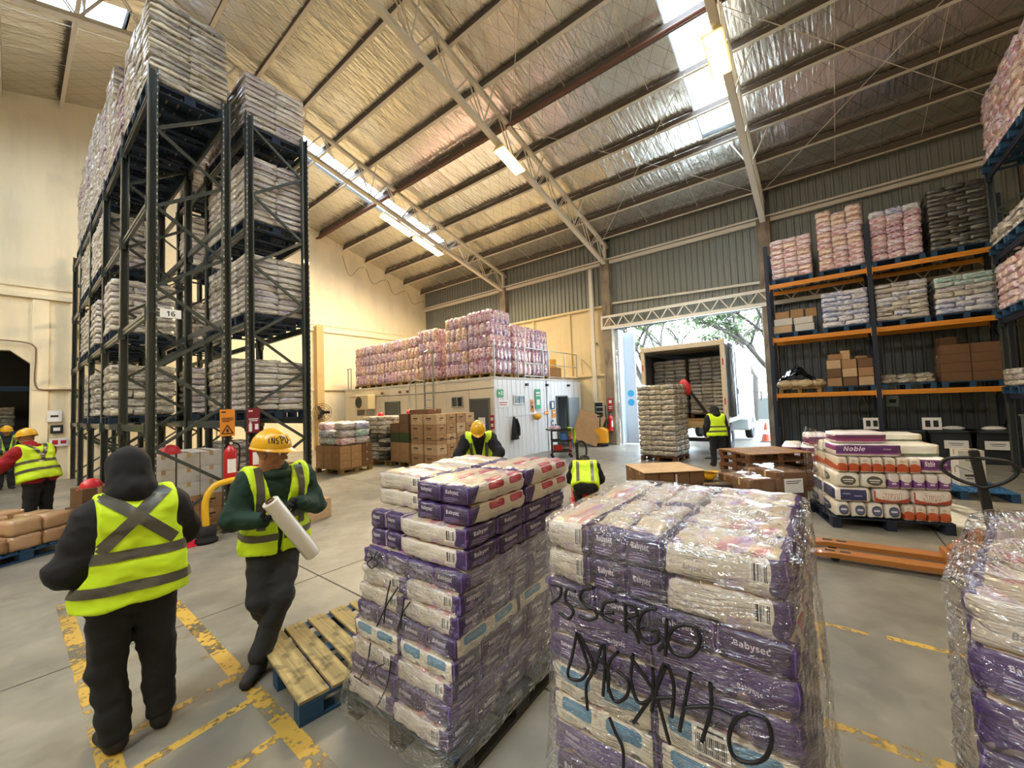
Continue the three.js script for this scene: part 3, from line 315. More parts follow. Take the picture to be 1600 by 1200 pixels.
// ---------------------------------------------------------------- pallet racking
const holeTex = canvasTex(32, 128, (g, W, H) => { g.fillStyle = '#ffffff'; g.fillRect(0, 0, W, H); g.fillStyle = '#bfc4c0'; });
const postGeo = new Map();
function rack(label, o) { // along x (or turned): frames at xs, post planes at z0 (front) and z1
  const { xs, z0, z1, levels, H, post, beam, pos = [0, 0, 0], turn = 0, nodes, pw = 0.1, beamH = 0.11, holes = false, skipBeam = () => false } = o;
  const t = thing('pallet_rack', label, 'pallet rack', pos, turn);
  xs.forEach((x, i) => { for (const z of [z0, z1]) { const p = part('upright', [bxb(pw, H, 0.02, x, 0, z + 0.045, 0.004), bxb(pw, H, 0.02, x, 0, z - 0.045, 0.004), bxb(0.02, H, 0.1, x - pw / 2 + 0.01, 0, z, 0.004)], post, t); part('foot_plate', bxb(0.16, 0.012, 0.15, x, 0, z, 0.003), post, p); if (holes && i < 1) part('holes', Array.from({ length: Math.floor(H / 0.1) }, (_, k) => bx(0.004, 0.03, 0.014, x + pw / 2 + 0.002, 0.15 + k * 0.1, z + (z === z0 ? -0.045 : 0.045), 0)), M.galv, p); }  // pale dots stand for light showing through the post perforations
    const zi = z0 + (z1 > z0 ? 0.04 : -0.04), zj = z1 - (z1 > z0 ? 0.04 : -0.04);
    for (let k = 0; k + 1 < nodes.length; k++) part('brace', bar([x, nodes[k], k % 2 ? zj : zi], [x, nodes[k + 1], k % 2 ? zi : zj], 0.03, 0.045, 0.003), post, t); });
  for (const y of levels) for (let i = 0; i + 1 < xs.length; i++) for (const z of [z0, z1]) { if (skipBeam(y, i)) continue; const a = xs[i] < xs[i + 1] ? pw / 2 : -pw / 2; const b = part('beam', [bar([xs[i] + a, y - beamH / 2, z], [xs[i + 1] - a, y - beamH / 2, z], 0.05, beamH, 0.006), bar([xs[i] + a, y - beamH * 0.3, z + (z === z0 ? 1 : -1) * Math.sign(z0 - z1) * 0.028], [xs[i + 1] - a, y - beamH * 0.3, z + (z === z0 ? 1 : -1) * Math.sign(z0 - z1) * 0.028], 0.012, beamH * 0.5, 0.003)], beam, t); for (const cx of [xs[i] + a * 1.1, xs[i + 1] - a * 1.1]) part('beam_connector', bx(0.012, beamH * 1.9, 0.075, cx, y - beamH * 0.7, z + Math.sign(z === z0 ? z0 - z1 : z1 - z0) * 0.03, 0.003), beam, b); }
  return t;
}
const LV = [1.72, 3.38, 5.0, 6.66], XR = [-7.45, -9.66, -11.87, -14.08, -16.29, -18.4];
const zig = (a, s, n) => Array.from({ length: n }, (_, i) => a + i * s);
rack('dark grey tall pallet rack on the near side, its end post carrying the number plate', { xs: XR, z0: -1.23, z1: -2.13, levels: LV, H: 6.95, post: M.rackGrey, beam: M.rackGrey, nodes: zig(0.2, 0.585, 12), holes: true });
rack('dark grey tall pallet rack behind the first, its far end post nearest the office', { xs: XR, z0: -3.37, z1: -2.46, levels: LV, H: 6.95, post: M.rackGrey, beam: M.rackGrey, nodes: zig(0.15, 0.6, 12), holes: true });
// loads in the tall racks
{
  const lv = ['on the lowest beams', 'on the second beams', 'on the third beams', 'on the top beams'];
  const ord = ['first', 'second', 'third', 'fourth', 'fifth', 'sixth', 'seventh', 'eighth', 'ninth', 'tenth'];
  let s = 1;
  const put = (row, li, slot, o) => { const x = XR[0] - 0.565 - (slot >> 1) * 2.21 - (slot & 1) * 1.08, z = row ? -2.92 : -1.68, y = LV[li]; s++;
    const rk = row ? 'rear tall rack' : 'near tall rack';
    pallet(`blue pallet ${lv[li]} of the ${rk}, ${ord[slot]} from the aisle end`, [x, y, z], 0, { w: 1.0, d: 1.0, deck: M.palletDark, side: M.palletDark, group: 'pallets in the tall racks' });
    wrappedLoad(`${o.word || 'pale'} load ${lv[li]} of the ${rk}, ${ord[slot]} from the aisle end`, [x, y + 0.147, z], 0, { w: 1.0, d: row ? 0.96 : 0.96, seed: s, group: 'wrapped loads in the tall racks', ...o }); };
  put(0, 3, 0, { h: 1.32, rows: 14, nz: 2, mats: LOAD.silver, word: 'silvery' });
  for (let i = 1; i < 9; i++) put(0, 3, i, { h: [1.0, 1.5, 1.2, 2.1, 1.9, 2.2, 2.2, 2.1, 1.9][i], rows: 14, nz: 2, mats: i % 2 ? LOAD.white : [LOAD.white[1], LOAD.white[0], LOAD.magenta[2]] });
  for (const i of [4, 5, 6, 7]) put(0, 2, i, { h: 1.15, rows: 9, mats: LOAD.white });
  for (const i of [3, 5, 6, 7]) put(0, 1, i, { h: 1.05, rows: 8, mats: LOAD.white });
  for (const i of [3, 5, 6]) put(0, 0, i, { h: 1.0, rows: 6, mats: LOAD.silver, word: 'greyish' });
  put(1, 3, 0, { h: 0.92, rows: 9, nz: 2, mats: LOAD.white, word: 'purple-flecked' }); put(1, 3, 1, { h: 1.2, rows: 9, mats: LOAD.white }); put(1, 3, 3, { h: 1.3, rows: 9, mats: LOAD.white });
  put(1, 2, 0, { h: 1.12, rows: 11, nz: 2, mats: LOAD.white, word: 'purple-flecked' }); put(1, 2, 1, { h: 1.1, rows: 8, mats: LOAD.white }); put(1, 2, 3, { h: 1.1, rows: 8, mats: LOAD.white });
  put(1, 1, 0, { h: 1.02, rows: 10, nz: 2, mats: LOAD.white, word: 'purple-flecked' }); put(1, 1, 1, { h: 1.05, rows: 8, mats: LOAD.white }); put(1, 1, 4, { h: 1.05, rows: 8, mats: LOAD.white });
  put(1, 0, 0, { h: 0.85, rows: 8, nz: 2, mats: LOAD.white, word: 'purple-flecked' }); put(1, 0, 1, { h: 1.0, rows: 8, mats: LOAD.silver }); put(1, 0, 3, { h: 1.0, rows: 8, mats: LOAD.white });
}
// blue and orange rack along the door wall
const LR = [1.82, 3.44, 5.02], XB = [-1.18, 1.07, 3.3];
rack('blue rack with orange beams standing against the dark ribbed wall', { xs: XB, z0: -13.9, z1: -14.9, levels: LR, H: 6.2, post: M.rackBlue, beam: M.rackOrange, nodes: zig(0.2, 0.6, 11), beamH: 0.12 });
{
  const rows = ['lowest', 'middle', 'top'], sl = ['at the doorway end', 'second from the doorway', 'third from the doorway', 'at the far end'], xs = [-0.58, 0.53, 1.62, 2.7]; let s = 60;
  const put = (l, i, o, fn) => { s++; const p = [xs[i], LR[l], -14.4]; pallet(`${o.pw || 'blue'} pallet on the ${rows[l]} orange beams, ${sl[i]}`, p, 0, { w: 0.98, d: 1.0, deck: o.deck || M.palletBlue, side: o.deck || M.palletBlue, group: 'pallets on the orange beams' }); if (fn) fn([p[0], p[1] + 0.147, p[2]]); else wrappedLoad(`${o.word} load on the ${rows[l]} orange beams, ${sl[i]}`, [p[0], p[1] + 0.147, p[2]], 0, { w: 0.95, d: 0.95, seed: s, seg: [5, 3, 5], group: 'wrapped loads on the orange beams', ...o }); };
  put(2, 0, { word: 'pink and white pack', h: 1.15, rows: 8, mats: LOAD.pink, nx: 3 }); put(2, 1, { word: 'tall orange-pink roll pack', h: 1.65, rows: 11, mats: LOAD.pink, nx: 3, rolls: 3, tops: 1 }); put(2, 2, { word: 'purple-white roll pack', h: 1.3, rows: 8, mats: [LOAD.pink[1], LOAD.pink[0], LOAD.magenta[1]], nx: 3, rolls: 3, bandMats: k => k > 6 ? LOAD.blue : [LOAD.pink[1], LOAD.magenta[1], LOAD.pink[0]] }); put(2, 3, { word: 'dark grey plastic pack', h: 1.5, rows: 14, mats: LOAD.dark, nx: 2 });
  put(1, 1, { word: 'blue and white pack', h: 0.95, rows: 7, mats: LOAD.blue }); put(1, 2, { word: 'mixed blue and pale pack', h: 0.95, rows: 8, mats: [...LOAD.blue, ...LOAD.white] }); put(1, 3, { word: 'green-topped pale pack', h: 0.9, rows: 7, mats: LOAD.blue, bandMats: k => k > 4 ? LOAD.green : k > 2 ? LOAD.white : LOAD.blue });
  const cartons = (base, list, lab, g) => list.forEach(([x, y, z, w, h, d, t, m], i) => box(w, h, d, [base[0] + x, base[1] + y, base[2] + z], t, m, lab(i), g));
  const oi = ['lowest', 'second', 'third', 'fourth', 'fifth', 'sixth', 'seventh', 'eighth', 'ninth', 'tenth', 'eleventh', 'twelfth'];
  put(1, 0, {}, p => { cartons(p, [[-0.3, 0, 0.2, 0.44, 0.2, 0.5, 0, CARD_L], [0.2, 0, 0.2, 0.44, 0.2, 0.5, 0.04, CARD_W], [-0.28, 0.21, 0.2, 0.44, 0.2, 0.5, 0, CARD_W], [0.2, 0.21, 0.2, 0.44, 0.18, 0.5, -0.05, CARD_W], [-0.3, 0.42, 0.1, 0.34, 0.22, 0.34, 0, CARD], [0.05, 0.42, 0.12, 0.3, 0.24, 0.34, 0, CARD], [0.36, 0.4, 0.1, 0.26, 0.25, 0.3, 0.1, CARD]], i => `${i > 3 ? 'brown' : 'pale'} carton in the pile on the middle orange beams by the doorway, ${oi[i]} up`, 'cartons on the middle orange beams'); });
  put(0, 1, {}, p => { const L = []; for (let k = 0; k < 3; k++) for (let i = 0; i < 3; i++) L.push([-0.32 + i * 0.32, k * 0.24, 0.2 + (k % 2) * 0.02, 0.3, 0.23, 0.5, 0.02 * (i - 1), [CARD, CARD_D, CARD_L][(i + k) % 3]]); L.push([-0.28, 0.73, 0.1, 0.26, 0.16, 0.3, 0.2, CARD], [-0.05, 0.73, 0.1, 0.2, 0.24, 0.25, -0.1, CARD_L], [0.25, 0.73, 0.12, 0.24, 0.06, 0.3, 0.1, CARD]); cartons(p, L, i => `brown carton under film on the lowest orange beams, second pallet, ${oi[i]} of the heap`, 'brown cartons under film'); });
  put(0, 3, {}, p => { const L = []; for (let k = 0; k < 4; k++) for (let i = 0; i < 2; i++) L.push([-0.24 + i * 0.49, k * 0.22, 0.05, 0.48, 0.215, 0.85, 0, CARD_D]); L.push([-0.3, 0.89, 0, 0.3, 0.2, 0.3, 0.1, CARD_D]); cartons(p, L, i => `large brown carton in the dark corner on the lowest orange beams, ${oi[i]} of the block`, 'large cartons in the corner'); });
  // flat pile of cream bags, and black sheeting over beige sacks
  put(0, 2, {}, p => { const r = RNG(5); for (let i = 0; i < 9; i++) { const g = packVar(0.34, 0.12, 0.26, i % 3, { seg: [6, 4, 6], r: 0.45, bulge: 0.15, wr: 0.015 }); const m = single('bag', g, LOAD.tan[0], `cream bag in the low heap on the lowest orange beams, ${oi[i]} of nine`, 'bag', 'cream bags in a heap', [p[0] - 0.32 + (i % 3) * 0.32, p[1] + (i > 5 ? 0.11 : 0) + r() * 0.01, p[2] + 0.28 - (i % 6 > 2 ? 0.3 : 0) - (i > 5 ? 0.1 : 0)], (r() - 0.5) * 0.6); } });
  put(0, 0, { deck: woodMat, pw: 'pale wooden' }, p => { for (let i = 0; i < 4; i++) single('sack', packVar(0.36, 0.2, 0.3, i % 3, { seg: [7, 5, 7], r: 0.48, bulge: 0.2, wr: 0.02 }), mat(0xb8a27c, 0.8), `beige sack peeping from under black sheeting by the doorway, ${oi[i]} of four`, 'sack', 'beige sacks under black sheeting', [p[0] - 0.35 + i * 0.25, p[1], p[2] + 0.3 - (i % 2) * 0.1], i * 0.3);
    const g = new THREE.PlaneGeometry(1, 1, 30, 24), q = g.attributes.position; for (let i = 0; i < q.count; i++) { const u = q.getX(i) * 2, v = q.getY(i) * 2; const hgt = 0.42 * Math.exp(-((u + 0.1) ** 2) * 2.2 - v * v * 0.8) + 0.18 + 0.09 * (abs(n2(u * 5 + 3, v * 5, 3) - 0.5) * 2) + 0.05 * abs(n2(u * 12, v * 12, 8) - 0.5); q.setXYZ(i, p[0] - 0.04 + u * 0.46 + 0.03 * n2(v * 6, u * 2, 4), p[1] + hgt - 0.04 * max(0, u), p[2] - 0.05 + v * 0.42); } g.computeVertexNormals(); single('plastic_sheet', g, mat(0x14171c, 0.25, { clearcoat: 0.8, side: THREE.DoubleSide }), 'crumpled black plastic sheeting draped over beige sacks on the lowest beams', 'plastic sheet'); });
}
// rack end standing nearer on the far side of the aisle, seen at the edge
{
  const zs = [0, 2.25, 4.5, 6.75];
  const LF = [1.66, 3.25, 4.62, 6.42];
  rack('dark blue-grey rack end with overhanging blue pallets at the edge of the photo', { xs: zs, z0: 0, z1: 1.0, levels: LF, H: 6.7, post: M.rackGrey, beam: M.rackBlue, nodes: zig(0.2, 0.6, 11), pos: [3.02, 0, -13.15], turn: -PI / 2 });
  // turned: local x -> +z world, local z -> -x ... shift so that the rack reaches away from the aisle
  scene.children[scene.children.length - 1].position.x = 4.05;
  const lab = ['lowest', 'second', 'third', 'top']; let s = 90; const od = ['far end', 'second from the far end', 'third from the far end'];
  for (let l = 0; l < 4; l++) for (let i = 0; i < 3; i++) { const p = [3.5, LF[l], -12.55 + i * 1.1]; s++; pallet(`blue pallet overhanging the ${lab[l]} beams of the edge rack, ${od[i]}`, p, PI / 2, { w: 1.0, d: 1.15, group: 'pallets of the edge rack' });
    if (l === 0 || l === 2) wrappedLoad(`low white load on the ${lab[l]} beams of the edge rack, ${od[i]}`, [p[0], p[1] + 0.147, p[2]], 0, { w: 1.05, d: 0.95, h: l ? 0.4 : 0.35, rows: 3, mats: LOAD.white, seed: s, jitter: 0.06, group: 'wrapped loads of the edge rack' });
    else wrappedLoad(`${l === 3 ? 'pinkish film-wrapped' : 'purple-white'} load on the ${lab[l]} beams of the edge rack, ${od[i]}`, [p[0], p[1] + 0.147, p[2]], 0, { w: 1.05, d: 0.95, h: l === 3 ? 1.45 : 0.95, rows: l === 3 ? 8 : 6, mats: LOAD.pink, seed: s, jitter: 0.06, group: 'wrapped loads of the edge rack' }); }
  const bin = thing('steel_bin', 'grey sheet steel panel bin under the edge rack', 'bin', [3.75, 0, -12.2]); part('body', [bxb(1.2, 1.1, 0.02, 0, 0.1, 0.85, 0.004), bxb(0.02, 1.1, 1.7, -0.6, 0.1, 0, 0.004), bxb(0.02, 1.1, 1.7, 0.6, 0.1, 0, 0.004), bxb(1.2, 1.1, 0.02, 0, 0.1, -0.85, 0.004)], M.galv, bin); part('rim', [bxb(0.05, 0.04, 1.75, -0.61, 1.18, 0, 0.01), bxb(1.25, 0.04, 0.05, 0, 1.18, 0.86, 0.01)], M.galv, bin); part('base', bxb(1.2, 0.04, 1.7, 0, 0.08, 0, 0.005), M.galv, bin); for (const [x, z] of [[-0.5, 0.7], [0.5, 0.7], [-0.5, -0.7], [0.5, -0.7]]) part('foot', bxb(0.1, 0.1, 0.1, x, 0, z), M.galv, bin);
}

// ---------------------------------------------------------------- site office with goods stored on its roof
const OX = -8.3, OZ = -9.6, OH = 2.62;
M.officeWhite = mat(0xd9dde2, 0.4, { bumpMap: grain, bumpScale: 0.001 }); M.officeCream = mat(0xdacdb2, 0.55, { bumpMap: grain, bumpScale: 0.001 }); M.doorGrey = mat(0x4c4f4a, 0.5); M.doorBlue = mat(0x93a2ae, 0.45);
{
  const t = thing('site_office', 'long low cabin office with a white ribbed end and goods stacked on its roof', 'office cabin');
  const gR = (w, h) => { const g = corr(w, h, 0.23, 0.012); g.rotateY(PI / 2); return g; };
  for (const [a, b] of [[-9.6, -10.8], [-10.8, -12.0], [-12.0, -13.25], [-14.05, -15.3]]) part('wall_panel', at(gR(a - b - 0.006, OH), OX, 0, (a + b) / 2), M.officeWhite, t, 'white ribbed panel');
  part('wall_panel', at(gR(0.8, OH - 2.0), OX, 2.0, -13.65), M.officeWhite, t, 'white ribbed panel');
  for (let i = 0; i < 8; i++) part('wall_panel', bxb(1.13, OH, 0.06, OX - 0.57 - i * 1.137, 0, OZ - 0.03, 0.006), M.officeCream, t, 'cream panel');
  part('corner_trim', bxb(0.07, OH, 0.07, OX - 0.02, 0, OZ - 0.02, 0.01), M.officeWhite, t);
  part('roof_deck', bxb(9.1, 0.09, 5.7, OX - 4.54, OH, OZ - 2.84, 0.01), mat(0xb5b3ab, 0.6), t);
  part('inner_wall', [bxb(0.05, OH, 2.2, OX - 1.6, 0, -13.6, 0), bxb(1.6, OH, 0.05, OX - 0.8, 0, -12.6, 0), bxb(1.6, OH, 0.05, OX - 0.8, 0, -14.7, 0)], mat(0xb6c6d0, 0.6), t);
  const door = (x, w, h) => { const d = part('door', bxb(w, h, 0.04, x, 0.0, OZ + 0.022, 0.005), M.doorGrey, t, 'dark grey door'); part('frame', [bxb(0.05, h + 0.05, 0.07, x - w / 2 - 0.02, 0, OZ + 0.02), bxb(0.05, h + 0.05, 0.07, x + w / 2 + 0.02, 0, OZ + 0.02), bxb(w + 0.09, 0.05, 0.07, x, h, OZ + 0.02)], mat(0x6a6a60, 0.5), d); part('handle', [rod([x + w * 0.38, 1.0, OZ + 0.04], [x + w * 0.38, 1.0, OZ + 0.09], 0.012), rod([x + w * 0.38, 1.0, OZ + 0.09], [x + w * 0.22, 1.0, OZ + 0.09], 0.01)], M.galv, d); return d; };
  const d1 = door(-9.0 + 0.05, 0.82, 1.98); part('notice', bxb(0.3, 0.4, 0.004, -8.85, 1.0, OZ + 0.045, 0), PAPER, d1); door(-13.75, 0.9, 2.02);
  const win = (x, y, w, h) => { const f = part('window', [bxb(w, 0.04, 0.05, x, y, OZ + 0.015), bxb(w, 0.04, 0.05, x, y + h, OZ + 0.015), bxb(0.04, h, 0.05, x - w / 2, y, OZ + 0.015), bxb(0.04, h, 0.05, x + w / 2, y, OZ + 0.015), bxb(0.03, h, 0.04, x, y, OZ + 0.015)], M.galv, t); part('pane', bxb(w, h, 0.01, x, y, OZ + 0.008, 0), M.glassDark, f); };
  win(-10.0, 1.75, 0.52, 0.34); win(-13.45, 1.6, 0.35, 0.36);
  // side windows and the open door
  const ws = part('window', [bxb(0.05, 0.04, 0.6, OX + 0.02, 1.78, -10.85), bxb(0.05, 0.04, 0.6, OX + 0.02, 2.06, -10.85), bxb(0.05, 0.3, 0.04, OX + 0.02, 1.78, -10.55), bxb(0.05, 0.3, 0.04, OX + 0.02, 1.78, -11.15)], M.galv, t); part('pane', [bxb(0.012, 0.28, 0.27, OX + 0.018, 1.78, -10.7, 0), bxb(0.014, 0.28, 0.27, OX + 0.019, 1.78, -11.0, 0)], M.glassDark, ws);
  const dl = part('door', bxb(0.045, 1.95, 0.85, OX + 0.075, 0.02, -14.5, 0.006), M.doorBlue, t, 'pale blue-grey door leaf folded back'); part('handle', rod([OX + 0.1, 1.0, -14.85], [OX + 0.16, 1.0, -14.85], 0.015), M.galv, dl);
  part('door_frame', [bxb(0.08, 2.02, 0.05, OX + 0.02, 0, -13.25), bxb(0.08, 2.02, 0.05, OX + 0.02, 0, -14.05), bxb(0.08, 0.05, 0.85, OX + 0.02, 2.0, -13.65)], M.doorGrey, t);
  part('cable_rail', rod([OX + 0.03, 1.38, -10.1], [OX + 0.03, 1.42, -12.4], 0.008), M.galv, t); part('cable', tube([[-17, 2.35, OZ + 0.02], [-12, 2.3, OZ + 0.02], [-8.3, 2.35, OZ + 0.03]], 0.012, 20, 5), M.black, t);
  for (const z of [-11.3, -12.6, -14.2]) part('floodlight', bxb(0.08, 0.09, 0.12, OX + 0.05, 2.42, z), M.black, t); for (const x of [-14.4, -13.2, -12.7]) part('floodlight', bxb(0.09, 0.09, 0.08, x, 2.38, OZ + 0.05), M.rust, t);
}
function board(label, cat, w, h, base, pos, turn, decor, name = 'sign') { const t = thing(name, label, cat, pos, turn); part('panel', bx(w, h, 0.008, 0, 0, 0, 0.002), base, t); decor.forEach(([n, x, y, ww, hh, m]) => part(n, bx(ww, hh, 0.003, x, y, 0.0055, 0), m, t)); return t; }
M.signGreen = mat(0x2c9c6c, 0.5); M.signOrange = mat(0xe08a24, 0.5); M.signRed = mat(0xa81f2a, 0.5); M.signWhite = mat(0xe9e9e6, 0.5); M.signBlue = mat(0x2d5f93, 0.5); M.ink = mat(0x222222, 0.6); M.signMaroon = mat(0x7b1424, 0.5);
{
  const S = OX + 0.035, q = PI / 2;
  board('green emergency sign near the upper front corner of the white office end', 'sign', 0.3, 0.24, M.signGreen, [S, 2.17, -9.85], q, [['arrow', -0.06, 0, 0.08, 0.05, M.signWhite], ['figure', 0.07, 0, 0.05, 0.14, M.signWhite]]);
  board('white notice with red lines below the green emergency sign', 'sign', 0.5, 0.22, M.signWhite, [S, 1.82, -9.98], q, [['lettering', 0, 0.04, 0.42, 0.03, M.signRed], ['lettering', 0, -0.03, 0.36, 0.025, M.signRed]]);
  board('tall green safety sign in the middle of the white office end', 'sign', 0.34, 0.72, M.signGreen, [S, 1.95, -11.98], q, [['lettering', 0, 0.22, 0.24, 0.05, M.signWhite], ['lettering', 0, 0.12, 0.26, 0.03, M.signWhite], ['pictogram', 0, -0.12, 0.2, 0.2, M.signWhite]]);
  board('narrow orange warning sign beside the tall green sign', 'sign', 0.16, 0.42, M.signOrange, [S, 1.72, -11.6], q, [['lettering', 0, 0.1, 0.1, 0.04, M.ink], ['lettering', 0, -0.05, 0.1, 0.1, M.ink]]);
  board('small orange sticker on the rail of the white office end', 'sign', 0.26, 0.12, M.signOrange, [S, 1.42, -12.5], q, [['lettering', 0, 0, 0.18, 0.03, M.signWhite]]);
  board('dark blue and white poster next to the office side door', 'sign', 0.3, 0.32, M.signBlue, [S, 1.7, -12.95], q, [['figure', 0, 0, 0.12, 0.22, M.signWhite]]);
  board('yellow and white poster below the dark blue poster', 'sign', 0.22, 0.3, M.signOrange, [S, 1.36, -13.02], q, [['lettering', 0, 0.05, 0.14, 0.06, M.signWhite]]);
  board('blue notice card low beside the office side door', 'sign', 0.14, 0.36, M.signBlue, [S, 0.95, -12.9], q, [['pictogram', 0, 0.06, 0.09, 0.1, M.signWhite]]);
  board('round blue mandatory sign low beside the office door frame', 'sign', 0.2, 0.2, M.signWhite, [S, 0.9, -13.1], q, [['pictogram', 0, 0, 0.14, 0.14, M.signBlue]]);
  board('red fire sign beside the front office door', 'sign', 0.18, 0.45, M.signRed, [-8.42, 1.25, OZ + 0.025], 0, [['pictogram', 0, 0.1, 0.1, 0.1, M.signWhite], ['pictogram', 0, -0.1, 0.1, 0.1, M.signWhite]]);
  board('small yellow notice under the front office window', 'sign', 0.28, 0.18, mat(0xd8b32a, 0.5), [-9.75, 1.5, OZ + 0.025], 0, [['lettering', 0, 0, 0.2, 0.03, M.ink]]);
  // black jacket and yellow helmet hung on the white end, air conditioner, ladder
  const jk = thing('hanging_jacket', 'black jacket hanging from the rail on the white office end', 'jacket', [OX + 0.1, 0.62, -10.45], q); const g = new THREE.CylinderGeometry(0.05, 0.17, 0.75, 16, 10, false), p = g.attributes.position; for (let i = 0; i < p.count; i++) { const a = Math.atan2(p.getZ(i), p.getX(i)), f = 1 + 0.18 * sin(a * 5 + p.getY(i) * 3); p.setXYZ(i, p.getX(i) * f * 1.05, p.getY(i) + 0.375, p.getZ(i) * f * 0.5); } g.computeVertexNormals(); part('body', g, mat(0x16171a, 0.9), jk); part('sleeve', tube([[0.06, 0.68, 0.03], [0.15, 0.4, 0.06], [0.16, 0.12, 0.05]], 0.05, 10, 8), mat(0x16171a, 0.9), jk); part('hook', tube([[0, 0.72, -0.05], [0, 0.8, -0.02], [0, 0.76, 0.03]], 0.008, 8, 5), M.galv, jk);
  const ac = thing('air_conditioner', 'beige outdoor air conditioning unit on the cream office front', 'air conditioner', [-15.4, 1.78, OZ + 0.22]); part('casing', bxb(1.0, 0.62, 0.36, 0, 0, 0, 0.03), mat(0xc9b994, 0.5), ac); part('fan_grille', [...[0.06, 0.12, 0.18, 0.24].map(r => new THREE.TorusGeometry(r, 0.008, 5, 24).translate(-0.2, 0.31, 0.19)), ...Array.from({ length: 8 }, (_, i) => rod([-0.2, 0.31, 0.19], [-0.2 + 0.25 * cos(i * PI / 4), 0.31 + 0.25 * sin(i * PI / 4), 0.19], 0.006, 4))], M.black, ac); part('fan', at(new THREE.CylinderGeometry(0.23, 0.23, 0.02, 20), -0.2, 0.31, 0.175, 0, PI / 2), mat(0x6e634e, 0.6), ac); part('bracket', bxb(0.05, 0.25, 0.36, 0.35, -0.25, 0), M.galv, ac); part('bracket', bxb(0.05, 0.25, 0.36, -0.35, -0.25, 0), M.galv, ac);
  const ld = thing('ladder', 'fixed grey steel ladder with a side guard leading to the office roof', 'ladder', [-11.2, 0, OZ + 0.25]); for (const x of [-0.24, 0.24]) part('rail', rod([x, 1.4, 0], [x, 3.8, 0], 0.035, 8), mat(0x8b8475, 0.5), ld); for (let y = 1.5; y < 2.75; y += 0.28) part('rung', rod([-0.24, y, 0], [0.24, y, 0], 0.018, 6), M.galv, ld); part('guard', [tube([[-0.24, 2.75, 0], [-0.95, 2.75, 0.05], [-0.95, 1.75, 0.05], [-0.24, 1.75, 0]].map(p => p), 0.022, 20, 6), rod([-0.7, 2.75, 0.04], [-0.7, 1.75, 0.04], 0.018)], M.galv, ld); part('top_hoop', tube([[-0.24, 3.8, 0], [-0.24, 3.9, -0.3], [-0.24, 2.8, -0.4]], 0.022, 14, 6), M.galv, ld);
}
M.hat = mat(0xe0aa12, 0.35, { clearcoat: 0.5 });
function hatGeo(s = 1) { const g = new THREE.SphereGeometry(1, 28, 16, 0, PI * 2, 0, PI * 0.52), p = g.attributes.position; for (let i = 0; i < p.count; i++) { const x = p.getX(i), y = p.getY(i), z = p.getZ(i), ridge = 1 + 0.05 * Math.exp(-((x / 0.16) ** 2)) * smooth(-0.2, 0.6, y); p.setXYZ(i, x * 0.112 * ridge, y * 0.122 * ridge, z * 0.138); } const sh = g.clone(); sh.computeVertexNormals(); const brim = new THREE.RingGeometry(0.9, 1.18, 36, 3), b = brim.attributes.position; for (let i = 0; i < b.count; i++) { const x = b.getX(i), y = b.getY(i), r = Math.hypot(x, y), fr = max(0, y / r), k = (r - 0.9) / 0.28; b.setXYZ(i, x / r * (0.108 + 0.016 * k), -0.004 - 0.012 * k - 0.012 * fr * k, y / r * (0.134 + k * (0.012 + 0.03 * fr * fr))); } const b2 = brim.clone(); b2.translate(0, -0.004, 0); const ix = b2.index.array; for (let i = 0; i < ix.length; i += 3) { const t = ix[i]; ix[i] = ix[i + 1]; ix[i + 1] = t; } brim.computeVertexNormals(); b2.computeVertexNormals(); const o = join([sh, brim, b2]); o.scale(s, s, s); return o; }
const HAT = hatGeo();
function hardHat(label, pos, turn, m, tilt = [0, 0], group) { const t = thing('hard_hat', label, 'hard hat', pos, turn, group); t.rotation.x = tilt[0]; t.rotation.z = tilt[1]; part('shell', HAT, new THREE.MeshPhysicalMaterial({ ...{ color: m.color, roughness: m.roughness, clearcoat: 0.5 }, side: THREE.DoubleSide }), t); part('headband', at(new THREE.TorusGeometry(0.105, 0.008, 6, 24), 0, -0.005, 0, 0, PI / 2), M.black, t); return t; }
hardHat('yellow hard hat hung on the white office end', [OX + 0.12, 1.32, -11.75], PI / 2, M.hat, [0, PI / 2.4]);
hardHat('red hard hat lying on top of a carton block in front of the office', [-10.35, 1.63, -7.85], 0.6, M.redPlastic);
// railing and gates on the office roof
{ const y = OH + 0.09, x = OX - 0.1; const t = thing('roof_railing', 'grey steel railing with mesh gates along the edge of the office roof', 'railing'); for (const z of [-9.75, -11.0, -11.4, -12.6, -13.0, -14.2, -15.2]) part('post', rod([x, y, z], [x, y + 1.12, z], 0.025, 8), M.galv, t); for (const [a, b] of [[-11.4, -12.6], [-13.0, -14.2], [-14.2, -15.2]]) for (const h of [1.1, 0.55, 0.08]) part('rail', rod([x, y + h, a], [x, y + h, b], 0.02, 8), M.galv, t); part('rail', rod([x, y + 1.1, -12.6], [x, y + 1.1, -13], 0.02, 8), M.galv, t); for (const xx of [-17.2, -16.95]) part('post', rod([xx, y, OZ - 0.05], [xx, y + 0.95, OZ - 0.05], 0.025, 8), M.galv, t); part('rail', rod([-17.3, y + 0.95, OZ - 0.05], [-16.9, y + 0.95, OZ - 0.05], 0.02, 8), M.galv, t); }
